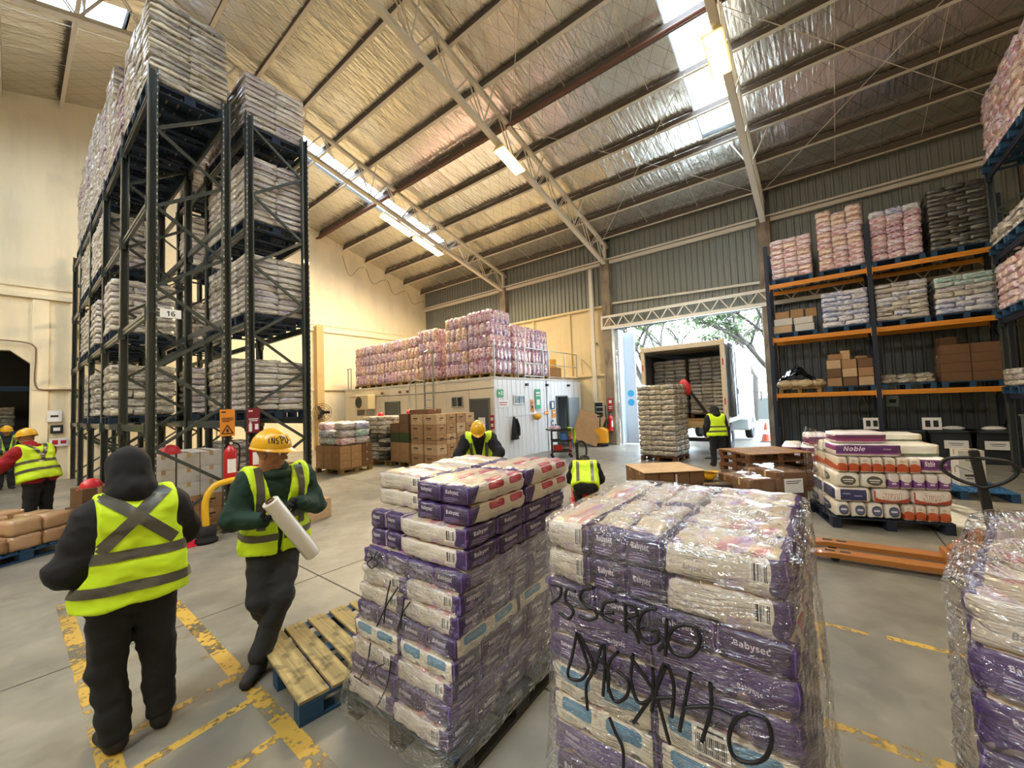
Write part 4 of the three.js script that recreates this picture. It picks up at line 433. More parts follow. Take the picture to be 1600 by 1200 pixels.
{ const y = OH + 0.09; let s = 120;
  const st = (x, z, h, rows, label, mats = LOAD.magenta, w = 1.08) => { s++; pallet(`flat pallet under ${label}`, [x, y, z], 0, { w: w, d: 1.1, deck: woodMat, side: woodMat, group: 'pallets on the office roof' }); wrappedLoad(label, [x, y + 0.147, z], 0, { w, d: 1.05, h, rows, nx: 5, nz: 4, mats, seed: s, jitter: 0.008, seg: [3, 4, 3], group: 'roll packs on the office roof', rolls: 2, category: 'pack stack', name: 'pack_stack' }); };
  const od = ['first', 'second', 'third', 'fourth', 'fifth'];
  for (let i = 0; i < 5; i++) st(-16.35 + i * 1.14, -10.35, i === 4 ? 1.85 : 1.7, 4, `${od[i]} purple roll-pack stack from the cream wall on the office roof`, i === 3 ? [LOAD.magenta[3], LOAD.magenta[1]] : LOAD.magenta);
  st(-10.2, -10.3, 2.05, 5, 'inner of the two tallest roll-pack stacks on the office roof', [LOAD.magenta[2], LOAD.magenta[0], LOAD.magenta[3]]); st(-9.05, -10.3, 2.1, 5, 'corner one of the two tallest roll-pack stacks on the office roof', [LOAD.magenta[0], LOAD.magenta[1], LOAD.magenta[2]]);
  st(-9.1, -11.55, 1.75, 4, 'magenta roll-pack stack behind the tallest corner stack on the roof', [LOAD.magenta[1], LOAD.pink[0]]); st(-9.15, -12.75, 1.75, 4, 'last purple roll-pack stack toward the roof railing gates', [LOAD.magenta[0], LOAD.magenta[2], LOAD.magenta[1]]);
  box(0.7, 0.55, 0.6, [-9.2, y, -14.4], 0.2, CARD, 'brown carton behind the roof railing', null); box(0.4, 0.4, 0.5, [-9.7, y, -13.7], 0.5, mat(0x3b3a38, 0.6), 'dark crate-like box behind the roof railing'); box(0.3, 0.35, 0.3, [-9.1, y + 0.552, -14.3], 0.1, mat(0xd39a2a, 0.6), 'small orange box on the roof carton'); }
// wall fan
{ const t = thing('wall_fan', 'round black industrial fan on the brown column by the cream wall', 'fan', [-18.0, 1.72, -8.8], 0.9); part('cage', [...[0.12, 0.22, 0.32, 0.4].map(r => new THREE.TorusGeometry(r, 0.01, 5, 28)), ...Array.from({ length: 12 }, (_, i) => rod([0, 0, 0.03], [0.4 * cos(i * PI / 6), 0.4 * sin(i * PI / 6), 0], 0.006, 4))], M.black, t); for (let i = 0; i < 3; i++) { const b = part('blade', at(bx(0.3, 0.14, 0.01, 0.18, 0, 0, 0.004), 0, 0, -0.03, 0, 0.4), mat(0x3c3a33, 0.4), t); b.rotation.z = i * PI * 2 / 3; } part('motor', at(new THREE.CylinderGeometry(0.09, 0.09, 0.2, 14), 0, 0, -0.12, 0, PI / 2), M.black, t); part('arm', rod([0, 0, -0.2], [0, -0.05, -0.45], 0.03), M.black, t); }

// ---------------------------------------------------------------- mixed goods on the floor before the office
{
  const R = RNG(44); const oi = ['first', 'second', 'third', 'fourth', 'fifth', 'sixth', 'seventh', 'eighth', 'ninth', 'tenth', 'eleventh', 'twelfth', 'thirteenth', 'fourteenth', 'fifteenth', 'sixteenth', 'seventeenth', 'eighteenth', 'nineteenth', 'twentieth'];
  // cartons and bagged goods on the bare pallet next to the tall rack
  const A = [-11.45, 0, -6.25], ta = 0.1; pallet('bare wooden pallet under cartons and bagged goods next to the tall rack', A, ta, { w: 1.2, d: 1.1, deck: woodMat, side: woodMat });
  let n = 0; for (let k = 0; k < 3; k++) for (let i = 0; i < 3; i++) for (let j = 0; j < 3; j++) { if (i === 1 && j === 1 || (j === 0 && i < 2)) continue; const p = V(-0.4 + i * 0.4, 0.147 + k * 0.215, -0.36 + j * 0.36).applyAxisAngle(V(0, 1, 0), ta); box(0.39, 0.21, 0.35, [A[0] + p.x, p.y, A[2] + p.z], ta, [CARD_D, CARD, CARD][n % 3], `brown carton low on the mixed pallet by the tall rack, ${['bottom', 'middle', 'upper'][k]} course, ${oi[n % 6]}`, 'cartons of the mixed pallet'); n++; }
  n = 0; for (let k = 0; k < 3; k++) for (let i = 0; i < 3; i++) for (let j = 0; j < 2; j++) { if (k === 2 && i === 1) continue; const ms = [LOAD.blue[0], LOAD.pink[1], LOAD.white[1], LOAD.green[0], LOAD.blue[1], LOAD.white[0]]; const p = V(-0.4 + i * 0.4, 0.80 + k * 0.22, -0.26 + j * 0.5).applyAxisAngle(V(0, 1, 0), ta); single('pack', packVar(0.48, 0.22, 0.38, n % 3, { seg: [6, 5, 5], r: 0.35, wr: 0.012 }), ms[(n * 5 + k) % 6], `bagged pack in the upper half of the mixed pallet, ${['lower', 'middle', 'top'][k]} layer, ${oi[n % 6]} round`, 'pack', 'bagged packs of the mixed pallet', [A[0] + p.x, p.y, A[2] + p.z], ta + PI / 2 + (R() - 0.5) * 0.1); n++; }
  hardHat('small red hard hat on top of the mixed pallet by the tall rack', [A[0] + 0.1, 1.27, A[2] + 0.2], 0.4, M.redPlastic);
  // grey and white wrapped goods, second block
  const B = [-11.75, 0, -7.95]; pallet('pallet under the grey and white wrapped goods before the office', B, 0.1, { w: 1.2, d: 1.1, deck: woodMat, side: woodMat }); wrappedLoad('grey and white film-wrapped goods between the mixed pallet and the banded cartons', [B[0], 0.147, B[2]], 0.1, { w: 1.15, d: 1.05, h: 1.4, rows: 10, mats: LOAD.silver, seed: 201, nx: 3, bandMats: k => k > 6 ? [LOAD.silver[1], LOAD.white[2]] : [mat(0x5d636b, 0.4, { map: LOAD.dark[1].map, clearcoat: 0.6 }), LOAD.silver[0]] });
  hardHat('red hard hat on the grey and white wrapped goods', [B[0] - 0.2, 1.57, B[2] + 0.1], 1.4, M.redPlastic);
  // cartons with the green band
  const C = [-10.55, 0, -8.05]; pallet('pallet under the cartons with the green middle course', C, 0.05, { w: 1.0, d: 1.0, deck: woodMat, side: woodMat }); const GRN = mat(0x39522c, 0.7, { map: cardTex });
  n = 0; for (let k = 0; k < 5; k++) for (let i = 0; i < 2; i++) for (let j = 0; j < 2; j++) { if (k === 4 && i === 0) { n++; continue; } box(0.47, 0.29, 0.47, [C[0] - 0.24 + i * 0.48, 0.147 + k * 0.295, C[2] - 0.24 + j * 0.48], 0.01 * (n % 3 - 1), k === 2 ? GRN : k < 2 ? CARD : CARD_D, `${k === 2 ? 'green' : 'brown'} carton of the stack with a green course, ${oi[k]} course, ${oi[(n % 4)]} in it`, 'cartons around the green course'); n++; }
  box(0.5, 0.04, 0.3, [C[0] - 0.1, 1.33, C[2] + 0.3], 0.2, CARD_L, 'flat pale carton lid on the step of the green course stack');
  // sunlit brown cartons, big block
  const D = [-9.25, 0, -8.2]; pallet('pallet under the big block of sunlit brown cartons', D, 0, { w: 1.2, d: 1.6, deck: woodMat, side: woodMat }); n = 0; const per = {};
  for (let k = 0; k < 5; k++) for (let i = 0; i < 2; i++) for (let j = 0; j < 4; j++) { if (k === 4 && i === 1 && j === 3) { } if (i === 0 && j < 3) continue; const m = [CARD, CARD_L, CARD][(k + j) % 3]; box(0.56, 0.285, 0.37, [D[0] - 0.3 + i * 0.6, 0.147 + k * 0.29, D[2] - 0.58 + j * 0.39 - 0.05], 0.012 * ((n * 7) % 5 - 2), m, `brown carton in the sunlit block, ${['floor', 'second', 'third', 'fourth', 'top'][k]} course, ${oi[n % 5]} counting along`, 'cartons of the sunlit block', 'ink'); n++; }
  box(0.9, 0.14, 0.5, [D[0] - 0.35, 1.6, D[2] + 0.35], 0, CARD_D, 'dark flat carton on top of the sunlit block'); 
  const ba = single('strap', [bxb(1.2, 0.012, 0.004, D[0], 0.86, D[2] + 0.8, 0), bxb(0.004, 0.012, 1.6, D[0] + 0.59, 0.86, D[2], 0)], M.black, 'black strap around the sunlit carton block', 'strap');
}
// ---------------------------------------------------------------- racked goods and safety gear at the end of the tall rack
{
  const oi = ['first', 'second', 'third', 'fourth', 'fifth', 'sixth', 'seventh', 'eighth', 'ninth'];
  // white cartons under the rack
  pallet('pallet under the white cartons beneath the tall rack', [-8.15, 0, -1.75], 0, { w: 1.0, d: 0.8, deck: woodMat, side: woodMat, group: 'pallets beneath the tall rack' });
  let n = 0; for (let k = 0; k < 5; k++) for (let j = 0; j < 3; j++) for (let i = 0; i < 2; i++) { const low = k < 2; const zz = -1.42 - j * 0.29; box(0.44, 0.22, 0.28, [-7.94 - i * 0.46, 0.147 + k * 0.223, zz], 0.02 * (n % 3 - 1), low ? CARD : CARD_W, `${low ? 'brown' : 'white'} carton beneath the tall rack, ${oi[k]} course, ${oi[n % 6]} in it`, low ? 'brown cartons beneath the tall rack' : 'white cartons beneath the tall rack', k === 2 && j === 0 ? 'maroon' : low ? 'ink' : 'tape'); n++; }
  hardHat('red hard hat on the white cartons beneath the tall rack', [-7.85, 1.275, -1.52], 0.5, M.redPlastic);
  // cartons and red hats further back in the lane
  box(0.5, 0.45, 0.5, [-9.3, 0, -0.85], 0.2, CARD_D, 'brown carton standing by the lane near the red hard hats'); box(0.4, 0.3, 0.4, [-9.3, 0.454, -0.85], 0.25, CARD_D, 'smaller brown carton on the lane carton'); box(0.35, 0.5, 0.4, [-9.75, 0, -1.1], 0.1, CARD, 'taller brown carton behind the lane cartons'); hardHat('red hard hat on the smaller lane carton', [-9.25, 0.765, -0.82], 0.3, M.redPlastic); hardHat('red hard hat on the taller lane carton', [-9.75, 0.51, -1.1], 2, M.redPlastic);
  box(0.5, 1.2, 0.4, [-10.9, 0, -1.75], 0, CARD_W, 'tall white carton between the rack posts'); 
  // signs on the posts
  board('orange caution sign with a triangle on the tall rack post', 'sign', 0.2, 0.42, M.signOrange, [-7.385, 1.7, -2.12], PI / 2, [['lettering', -0.05, 0.165, 0.06, 0.02, M.ink], ['lettering', 0, 0.07, 0.15, 0.012, M.ink], ['lettering', 0, 0.045, 0.15, 0.012, M.ink], ['lettering', -0.02, 0.02, 0.1, 0.012, M.ink]]);
  { const s = scene.children[scene.children.length - 1]; part('triangle', [bar([-0.075, -0.17, 0.007], [0, -0.04, 0.007], 0.003, 0.014, 0), bar([0.075, -0.17, 0.007], [0, -0.04, 0.007], 0.003, 0.014, 0), bar([-0.075, -0.17, 0.007], [0.075, -0.17, 0.007], 0.003, 0.014, 0), bx(0.03, 0.05, 0.003, 0, -0.125, 0.0055, 0)], M.ink, s); }
  board('dark red fire extinguisher sign on the next rack post', 'sign', 0.19, 0.4, M.signMaroon, [-7.385, 1.71, -2.48], PI / 2, [['lettering', -0.04, 0.16, 0.06, 0.02, M.signWhite], ['lettering', 0, 0.03, 0.14, 0.014, M.signWhite], ['lettering', 0, 0.0, 0.12, 0.012, M.signWhite], ['pictogram', -0.045, -0.11, 0.045, 0.13, M.signWhite], ['pictogram', -0.045, -0.035, 0.025, 0.03, M.signWhite], ['flame', 0.045, -0.1, 0.05, 0.09, M.signWhite]]);
  const num = canvasTex(256, 128, (g, W, H) => { g.fillStyle = '#efeee8'; g.fillRect(0, 0, W, H); g.fillStyle = '#151515'; g.font = 'bold 104px sans-serif'; g.textAlign = 'center'; g.fillText('16', 128, 102); });
  { const t = thing('sign', 'white number plate reading 16 on the tall rack', 'sign', [-7.385, 3.32, -1.43], PI / 2); part('panel', bx(0.24, 0.13, 0.006, 0, 0, -0.004, 0.001), M.signWhite, t); const p = new THREE.PlaneGeometry(0.235, 0.125); p.translate(0, 0, 0.0005); part('lettering', p, mat(0xffffff, 0.6, { map: num }), t); part('bracket', bx(0.16, 0.02, 0.01, -0.17, 0, -0.012, 0), M.rackGrey, t); }
  // extinguishers
  const ext = (label, pos, s = 1) => { const t = thing('fire_extinguisher', label, 'fire extinguisher', pos, PI / 2); t.scale.setScalar(s); part('cylinder', lathe([[0, 0], [0.075, 0], [0.085, 0.02], [0.085, 0.42], [0.075, 0.48], [0.035, 0.53], [0.03, 0.55], [0, 0.55]], 24), M.red, t); part('valve', [rod([0, 0.54, 0], [0, 0.6, 0], 0.022, 10), bx(0.03, 0.02, 0.14, 0, 0.62, 0.03), bx(0.03, 0.015, 0.14, 0, 0.655, 0.03)], M.black, t); part('hose', tube([[0.02, 0.59, 0], [0.1, 0.55, 0.02], [0.11, 0.35, 0.02], [0.095, 0.15, 0.03]], 0.012, 16, 6), M.rubber, t); const l = new THREE.CylinderGeometry(0.0862, 0.0862, 0.2, 16, 1, true, -0.7, 1.4); l.translate(0, 0.25, 0); part('label_sticker', l, PAPER, t); part('gauge', at(new THREE.CylinderGeometry(0.02, 0.02, 0.015, 12), 0, 0.58, 0.03, 0, PI / 2), M.white, t); part('bracket', bx(0.06, 0.2, 0.03, 0, 0.3, -0.09), M.rackGrey, t); return t; };
  ext('large red fire extinguisher hung on the tall rack post under the orange sign', [-7.29, 0.78, -2.13], 1.04); ext('second red fire extinguisher behind the worker with the film roll', [-7.29, 0.86, -2.47], 1.0); ext('red fire extinguisher on the concrete column by the loading door', [-6.9, 0.55, -15.07], 1.2);
  board('red fire point sign above the column extinguisher', 'sign', 0.22, 0.5, M.signRed, [-6.9, 1.62, -15.155], 0, [['pictogram', 0, 0.12, 0.12, 0.12, M.signWhite], ['lettering', 0, -0.08, 0.16, 0.04, M.signWhite], ['lettering', 0, -0.16, 0.14, 0.03, M.signWhite]]);
  // yellow bollard guard with rubber feet
  const g = thing('guard_rail', 'yellow tubular rack guard set in black rubber feet', 'guard rail', [0, 0, 0]); part('tube', tube([[-7.12, 0.2, -1.78], [-7.12, 0.62, -1.78], [-7.14, 0.78, -1.88], [-7.16, 0.82, -2.05], [-7.18, 0.82, -2.5], [-7.2, 0.78, -2.68], [-7.2, 0.6, -2.76], [-7.2, 0.2, -2.76]], 0.045, 40, 12), M.yellow, g); for (const [x, z] of [[-7.12, -1.78], [-7.2, -2.76]]) part('foot', at(lathe([[0, 0], [0.14, 0], [0.145, 0.05], [0.12, 0.06], [0.12, 0.12], [0.13, 0.13], [0.125, 0.22], [0.06, 0.24], [0, 0.24]], 20), x, 0, z), M.rubber, g);
  single('barrier_strip', [bxb(0.1, 0.1, 0.5, -7.12, 0, -1.4, 0.02), bxb(0.14, 0.02, 0.52, -7.12, 0, -1.4, 0.005)], mat(0xd8203a, 0.4), 'red floor barrier strip beside the rack guard', 'barrier');
  box(0.42, 0.32, 0.5, [-7.0, 0, -3.2], 0.25, CARD_L, 'open-topped pale carton on the floor behind the film-roll worker');
  box(0.6, 0.5, 0.6, [-8.0, 0, -2.95], 0, CARD_D, 'dark carton beneath the rear rack beside the extinguishers'); box(0.6, 0.4, 0.6, [-8.0, 0.506, -2.95], 0.05, CARD, 'upper carton beneath the rear rack beside the extinguishers');
  // wrapped goods standing under the rear rack, seen past the helmet
  pallet('blue pallet on the floor beneath the rear rack', [-9.1, 0, -2.92], 0, { w: 1.0, d: 0.9 }); wrappedLoad('film-wrapped white goods on the floor beneath the rear rack', [-9.1, 0.147, -2.92], 0, { w: 0.98, d: 0.88, h: 1.15, rows: 9, mats: [LOAD.white[0], LOAD.white[1], LOAD.blue[1]], seed: 210 });
  // low pallet of shrink-wrapped brown packs in the lane
  const P = [-8.95, 0, 0.12]; pallet('blue pallet under the low brown packs at the edge of the lane', P, 0.5, { w: 1.2, d: 1.0 }); let q = 0;
  for (let k = 0; k < 2; k++) for (let i = 0; i < 4; i++) for (let j = 0; j < 3; j++) { if (k === 1 && ((i * 3 + j) % 4 === 3)) { q++; continue; } const p = V(-0.45 + i * 0.3, 0.147 + k * 0.2, -0.33 + j * 0.33).applyAxisAngle(V(0, 1, 0), 0.5); single('pack', packVar(0.31, 0.195, 0.28, q % 3, { seg: [6, 4, 5], r: 0.12, bulge: 0.03, wr: 0.007 }), mat([0xb08b66, 0xbc9872, 0xa27e5a][q % 3], 0.35, { clearcoat: 0.6, clearcoatRoughness: 0.2, bumpMap: crinkle, bumpScale: 0.004 }), `brown shrink-wrapped pack on the low lane pallet, ${k ? 'upper' : 'lower'} layer, row ${['one', 'two', 'three'][j]}, ${oi[i]}`, 'pack', 'brown packs on the low lane pallet', [P[0] + p.x, p.y, P[2] + p.z], 0.5 + PI / 2); q++; }
}
// ---------------------------------------------------------------- beyond the gable doorway
{
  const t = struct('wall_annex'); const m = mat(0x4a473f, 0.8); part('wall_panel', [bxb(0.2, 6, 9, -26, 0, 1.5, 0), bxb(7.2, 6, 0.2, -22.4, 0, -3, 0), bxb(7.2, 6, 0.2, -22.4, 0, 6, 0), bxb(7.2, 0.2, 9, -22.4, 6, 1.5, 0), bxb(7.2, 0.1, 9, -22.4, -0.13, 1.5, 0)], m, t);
  { const L = thing('ceiling_light', 'unseen fluorescent light inside the hall beyond the gable doorway', 'light', [-21, 5.2, 1.2]); part('housing', bxb(0.3, 0.08, 1.3, 0, 0, 0), M.lampBody, L); part('diffuser', bx(0.26, 0.03, 1.2, 0, -0.015, 0, 0.01), M.lampGlow, L, 'glowing diffuser'); part('hanger', rod([0, 0.08, 0], [0, 0.7, 0], 0.012), M.galv, L); const r = new THREE.RectAreaLight(new THREE.Color(1, 0.95, 0.85), 22, 0.26, 1.2); r.position.set(0, -0.06, 0); r.rotation.set(-PI / 2, 0, 0); L.add(r); }  // out of view, placed to light the rack through the doorway
  const a = rack('blue-beamed rack seen through the gable doorway', { xs: [0, 2.3, 4.6], z0: 0, z1: 1.0, levels: [1.5, 3.0, 4.4], H: 5, post: M.rackGrey, beam: mat(0x2b4a6e, 0.4), nodes: zig(0.2, 0.7, 7), pos: [-22.3, 0, 2.6], turn: PI / 2 }); 
  wrappedLoad('white wrapped load in the rack beyond the gable doorway', [-22.8, 1.52, 1.6], 0, { w: 0.9, d: 1.0, h: 0.9, rows: 7, mats: LOAD.white, seed: 220 }); wrappedLoad('beige wrapped load in the rack beyond the gable doorway', [-22.8, 1.52, 0.4], 0, { w: 0.9, d: 1.0, h: 0.8, rows: 6, mats: LOAD.silver, seed: 221 }); wrappedLoad('brown wrapped load low in the rack beyond the doorway', [-22.8, 0.01, 0.6], 0, { w: 0.9, d: 1.0, h: 1.1, rows: 6, mats: LOAD.tan, seed: 222 });
  board('white first-aid notice on the cream wall by the gable doorway', 'sign', 0.3, 0.34, M.signWhite, [X0 + 0.075, 1.95, -0.85], PI / 2, [['pictogram', 0, 0, 0.16, 0.06, M.ink]]); board('black and white camera notice below the first-aid notice', 'sign', 0.26, 0.26, M.ink, [X0 + 0.075, 1.55, -0.9], PI / 2, [['pictogram', 0, 0, 0.14, 0.1, M.signWhite]]); board('red and white fire notice low on the cream wall', 'sign', 0.4, 0.24, M.signWhite, [X0 + 0.075, 1.15, -0.95], PI / 2, [['pictogram', -0.08, 0, 0.12, 0.14, M.signRed], ['lettering', 0.09, 0, 0.12, 0.1, M.signRed]]);
}

// ---------------------------------------------------------------- yard outside
{
  const yard = struct('ground'); part('paving', bxb(70, 0.2, 40, -10, -0.26, ZB - 20.2, 0), mat(0x9a968e, 0.8, { map: floorMap }), yard); part('grass_verge', bxb(70, 0.14, 2.2, -10, -0.09, -31, 0.03), mat(0x3c5218, 0.95, { map: grain }), yard); part('kerb', bxb(70, 0.18, 0.2, -10, -0.1, -29.8, 0.02), mat(0xa9a59c, 0.8), yard);
  const w = struct('wall_yard'); part('base_wall', bxb(70, 1.5, 0.25, -10, 0, -33.5, 0.01), mat(0x454846, 0.8), w); part('fence_band', bxb(70, 0.2, 0.3, -10, 1.5, -33.5, 0.02), mat(0xb5b7b4, 0.8), w);
  const hall = struct('wall_far_hall'); part('cladding', bxb(40, 6, 6, -30, 0, -48, 0.05), mat(0x777c80, 0.6), hall);
}
// street trees
{
  const bark = mat(0x35302a, 0.9), leafM = new THREE.MeshPhysicalMaterial({ color: 0x475a33, roughness: 0.7, transmission: 0.5, thickness: 0, side: THREE.DoubleSide });
  const tree = (label, x, z, h, seed, spread) => {
    const t = thing('street_tree', label, 'tree', [x, 0, z]), R = RNG(seed), wood = [], tips = [];
    const grow = (p, d, L, r, lev) => { const q = p.clone().addScaledVector(d, L), m = p.clone().lerp(q, 0.5).add(V((R() - 0.5) * L * 0.18, 0, (R() - 0.5) * L * 0.18)); const c = new THREE.TubeGeometry(new THREE.CatmullRomCurve3([p, m, q]), 4, r, 6); const pp = c.attributes.position; wood.push(c); if (lev > 1) tips.push(q, m); if (lev < 4) { const n = lev < 1 ? 3 : 3; for (let i = 0; i < n; i++) { const a = R() * 6.28, s = spread * (0.5 + 0.5 * R()); const nd = d.clone().multiplyScalar(0.8).add(V(cos(a) * s, 0.25 * R(), sin(a) * s)).normalize(); grow(q, nd, L * (0.62 + 0.2 * R()), r * 0.62, lev + 1); } } };
    grow(V(0, 0, 0), V(0.05, 1, 0).normalize(), h * 0.3, 0.18, 0); part('trunk', wood, bark, t);
    const P = [], I = []; for (const q of tips) for (let i = 0; i < 7; i++) { const c = q.clone().add(V((R() - 0.5) * 1.1, (R() - 0.5) * 0.9, (R() - 0.5) * 1.1)), a = R() * 6.28, b = (R() - 0.5) * 2, s = 0.1 + 0.1 * R(); const u = V(cos(a), b, sin(a)).normalize().multiplyScalar(s), v = V(-sin(a), 0.3 * R(), cos(a)).multiplyScalar(s * 0.5), k = P.length / 3; for (const f of [u.clone().negate(), v.clone(), u, v.clone().negate()]) { const w = c.clone().add(f); P.push(w.x, w.y, w.z); } I.push(k, k + 1, k + 2, k, k + 2, k + 3); }
    const g = new THREE.BufferGeometry(); g.setAttribute('position', new THREE.Float32BufferAttribute(P, 3)); g.setIndex(I); g.computeVertexNormals(); const f = part('foliage', g, leafM, t); f.userData.kind = 'stuff'; };
  tree('bare-branched street tree outside, at the office side of the truck', -8.6, -23.5, 8.5, 3, 0.75); tree('tall street tree with sparse leaves rising behind the truck', -8.5, -29, 11, 12, 0.8); tree('leafy street tree outside between truck and racking', -2.2, -24, 9.5, 21, 0.8); tree('spreading tree further along the street beyond the truck cab', -3.8, -31, 10, 33, 0.9); tree('slim tree beside the far hall outside the loading door', -19, -30, 9, 41, 0.8);
}
// traffic cone in the yard
{ const t = thing('traffic_cone', 'pale orange traffic cone in the sun beside the truck', 'traffic cone', [-1.95, -0.06, -18.6]); part('cone', lathe([[0.2, 0.03], [0.17, 0.05], [0.03, 0.75], [0, 0.75]], 18), mat(0xa8482a, 0.5), t); part('base', bxb(0.42, 0.03, 0.42, 0, 0, 0, 0.01), M.black, t); part('band', lathe([[0.125, 0.3], [0.088, 0.46]], 18), M.white, t); }
// ---------------------------------------------------------------- box truck backed up to the door
{
  const xa = -4.86, xb = -2.33, zr = -13.35, L = 5.2, y0 = 1.1, y1 = 3.5, zf = zr - L;
  const t = thing('box_truck', 'white box truck backed through the loading door with open rear', 'truck', [(xa + xb) / 2, 0, zr]); const hw = (xb - xa) / 2;
  const body = mat(0xc2ccd2, 0.3, { clearcoat: 0.6 }), alu = mat(0xb9bdc0, 0.25, { metalness: 0.8 }), frameM = mat(0xcfc0a4, 0.45), chassis = mat(0x1c1d1f, 0.6);
  for (const s of [-1, 1]) { for (let i = 0; i < 4; i++) { const d = L / 4; part('side_panel', bxb(0.05, y1 - y0, d - 0.012, s * (hw - 0.025), y0, -d * (i + 0.5), 0.006), body, t, 'white side panel'); } 
    part('rear_post', bxb(0.13, y1 - y0 + 0.25, 0.1, s * (hw - 0.05), y0 - 0.2, 0.03, 0.015), frameM, t); part('reflector', bxb(0.035, 0.2, 0.006, s * (hw - 0.05), 2.75, 0.083, 0.002), M.red, t); part('reflector', bxb(0.035, 0.2, 0.006, s * (hw - 0.05), 1.55, 0.083, 0.002), M.red, t);
    part('side_rail', bxb(0.06, 0.12, L, s * (hw - 0.02), y0 - 0.1, -L / 2, 0.01), body, t); }
  part('curtain', (() => { const g = new THREE.PlaneGeometry(0.8, 2.3, 30, 6), p = g.attributes.position; for (let i = 0; i < p.count; i++) p.setZ(i, 0.03 * sin(p.getX(i) * 26) + 0.01 * n2(p.getX(i) * 9, p.getY(i) * 3)); g.rotateY(PI / 2); g.translate(hw + 0.05, y0 + 1.2, -0.62); g.computeVertexNormals(); return g; })(), mat(0xaeb2b4, 0.2, { metalness: 0.7, side: THREE.DoubleSide }), t, 'crinkled silvery side sheet');
  const sd = part('side_door', bxb(0.03, 2.1, 0.75, hw + 0.012, y0 + 0.08, -2.05, 0.01), body, t); part('hinge', [bxb(0.03, 0.12, 0.05, hw + 0.035, y0 + 0.4, -2.45), bxb(0.03, 0.12, 0.05, hw + 0.035, y0 + 1.8, -2.45)], alu, sd); part('lock', bxb(0.03, 0.2, 0.08, hw + 0.035, y0 + 0.75, -1.75), chassis, sd);
  for (let i = 0; i < 5; i++) part('roof_panel', bxb(2 * hw, 0.04, L / 5 - 0.01, 0, y1, -L / 5 * (i + 0.5), 0.004), body, t); part('rear_header', bxb(2 * hw, 0.16, 0.12, 0, y1 - 0.14, 0.03, 0.02), frameM, t); for (let i = 0; i < 5; i++) part('ceiling_rib', bxb(2 * hw - 0.1, 0.04, 0.05, 0, y1 - 0.06, -0.3 - i * 0.5), mat(0xd8c9a8, 0.5), t);
  part('load_floor', bxb(2 * hw, 0.08, L, 0, y0 - 0.08, -L / 2, 0.005), woodMat, t); part('rear_sill', bxb(2 * hw, 0.2, 0.08, 0, y0 - 0.26, 0.05, 0.015), mat(0xa98f63, 0.6), t); part('front_wall', bxb(2 * hw, y1 - y0, 0.05, 0, y0, -L + 0.03, 0.004), body, t); part('inner_lining', [bxb(0.015, 2.2, L - 0.2, -hw + 0.06, y0, -L / 2 - 0.05, 0)], mat(0x46494f, 0.7), t);
  part('chassis_rail', [bxb(0.1, 0.22, L + 1.6, -0.42, 0.66, -L / 2 - 0.6, 0.01)], chassis, t); part('chassis_rail', [bxb(0.1, 0.22, L + 1.6, 0.42, 0.66, -L / 2 - 0.6, 0.01)], chassis, t); part('bumper', bxb(2.1, 0.12, 0.1, 0, 0.42, -0.1, 0.02), chassis, t); for (const s of [-1, 1]) { const lt = part('tail_light', bxb(0.34, 0.09, 0.05, s * 0.85, 0.55, -0.04, 0.01), M.red, t); part('indicator', bxb(0.1, 0.09, 0.055, s * 0.62, 0.55, -0.04, 0.01), mat(0xe6ded2, 0.3), lt); part('mudflap', bxb(0.5, 0.5, 0.015, s * 0.85, 0.12, -0.75, 0.004), M.rubber, t); }
  for (const s of [-1, 1]) for (const z of [-1.35, -L - 0.9]) { const w = part('wheel', at(lathe([[0.2, -0.12], [0.44, -0.13], [0.47, -0.08], [0.47, 0.08], [0.44, 0.13], [0.2, 0.12]], 26), 0, 0, 0, 0, 0, PI / 2).translate(s * 0.98, 0.46, z), M.rubber, t); part('rim', at(lathe([[0, -0.06], [0.2, -0.1], [0.26, -0.11], [0.26, 0.11], [0.2, 0.1], [0, 0.06]], 20), 0, 0, 0, 0, 0, PI / 2).translate(s * 0.98, 0.46, z), alu, w); }
  part('cab', [bx(2.2, 1.75, 1.5, 0, 1.55, -L - 0.95, 0.12), bx(2.2, 0.5, 1.7, 0, 0.62, -L - 0.95, 0.08)], body, t); for (const s of [-1, 1]) part('wing_mirror', [bx(0.05, 0.4, 0.22, s * 1.42, 1.75, -L - 1.4, 0.02), rod([s * 1.1, 1.95, -L - 1.4], [s * 1.42, 1.9, -L - 1.4], 0.015)], chassis, t);
  // cargo
  const cz = zr - 1.35; let s = 300; const tan = [pj(looseSheet('#a09a8c', ['#c9c0aa', '#5a5a5e', '#8b8474', '#3e4350'], 30, 0.2), { clearcoat: 0.8 }), pj(looseSheet('#8f8a80', ['#b9b09c', '#4d4f58', '#7b7568'], 31, 0.2), { clearcoat: 0.8 })];
  for (const [x, w] of [[-0.62, 'office side'], [0.55, 'rack side']]) { pallet(`pallet under the cargo stack in the truck, ${w}`, [(xa + xb) / 2 + x, y0 + 0.002, cz], 0, { w: 1.08, d: 1.1, deck: brownWood, side: brownWood }); wrappedLoad(`brown-grey packs stacked in the truck bed, ${w}`, [(xa + xb) / 2 + x, y0 + 0.15, cz], 0, { w: 1.06, d: 1.1, h: 1.85, rows: 15, mats: tan, seed: s++, nx: 3, nz: 3, jitter: 0.01 }); }
  pallet('pallet under the tall wrapped stack in front of the truck', [-3.86, 0, -12.12], -0.1, { w: 1.05, d: 1.0, deck: brownWood, side: brownWood }); wrappedLoad('tall film-wrapped stack of tan packs on the floor before the truck', [-3.86, 0.147, -12.12], -0.1, { w: 1.08, d: 1.02, h: 2.05, rows: 14, mats: [LOAD.tan[0], tan[0]], seed: 310, nx: 3, nz: 3, jitter: 0.008 });
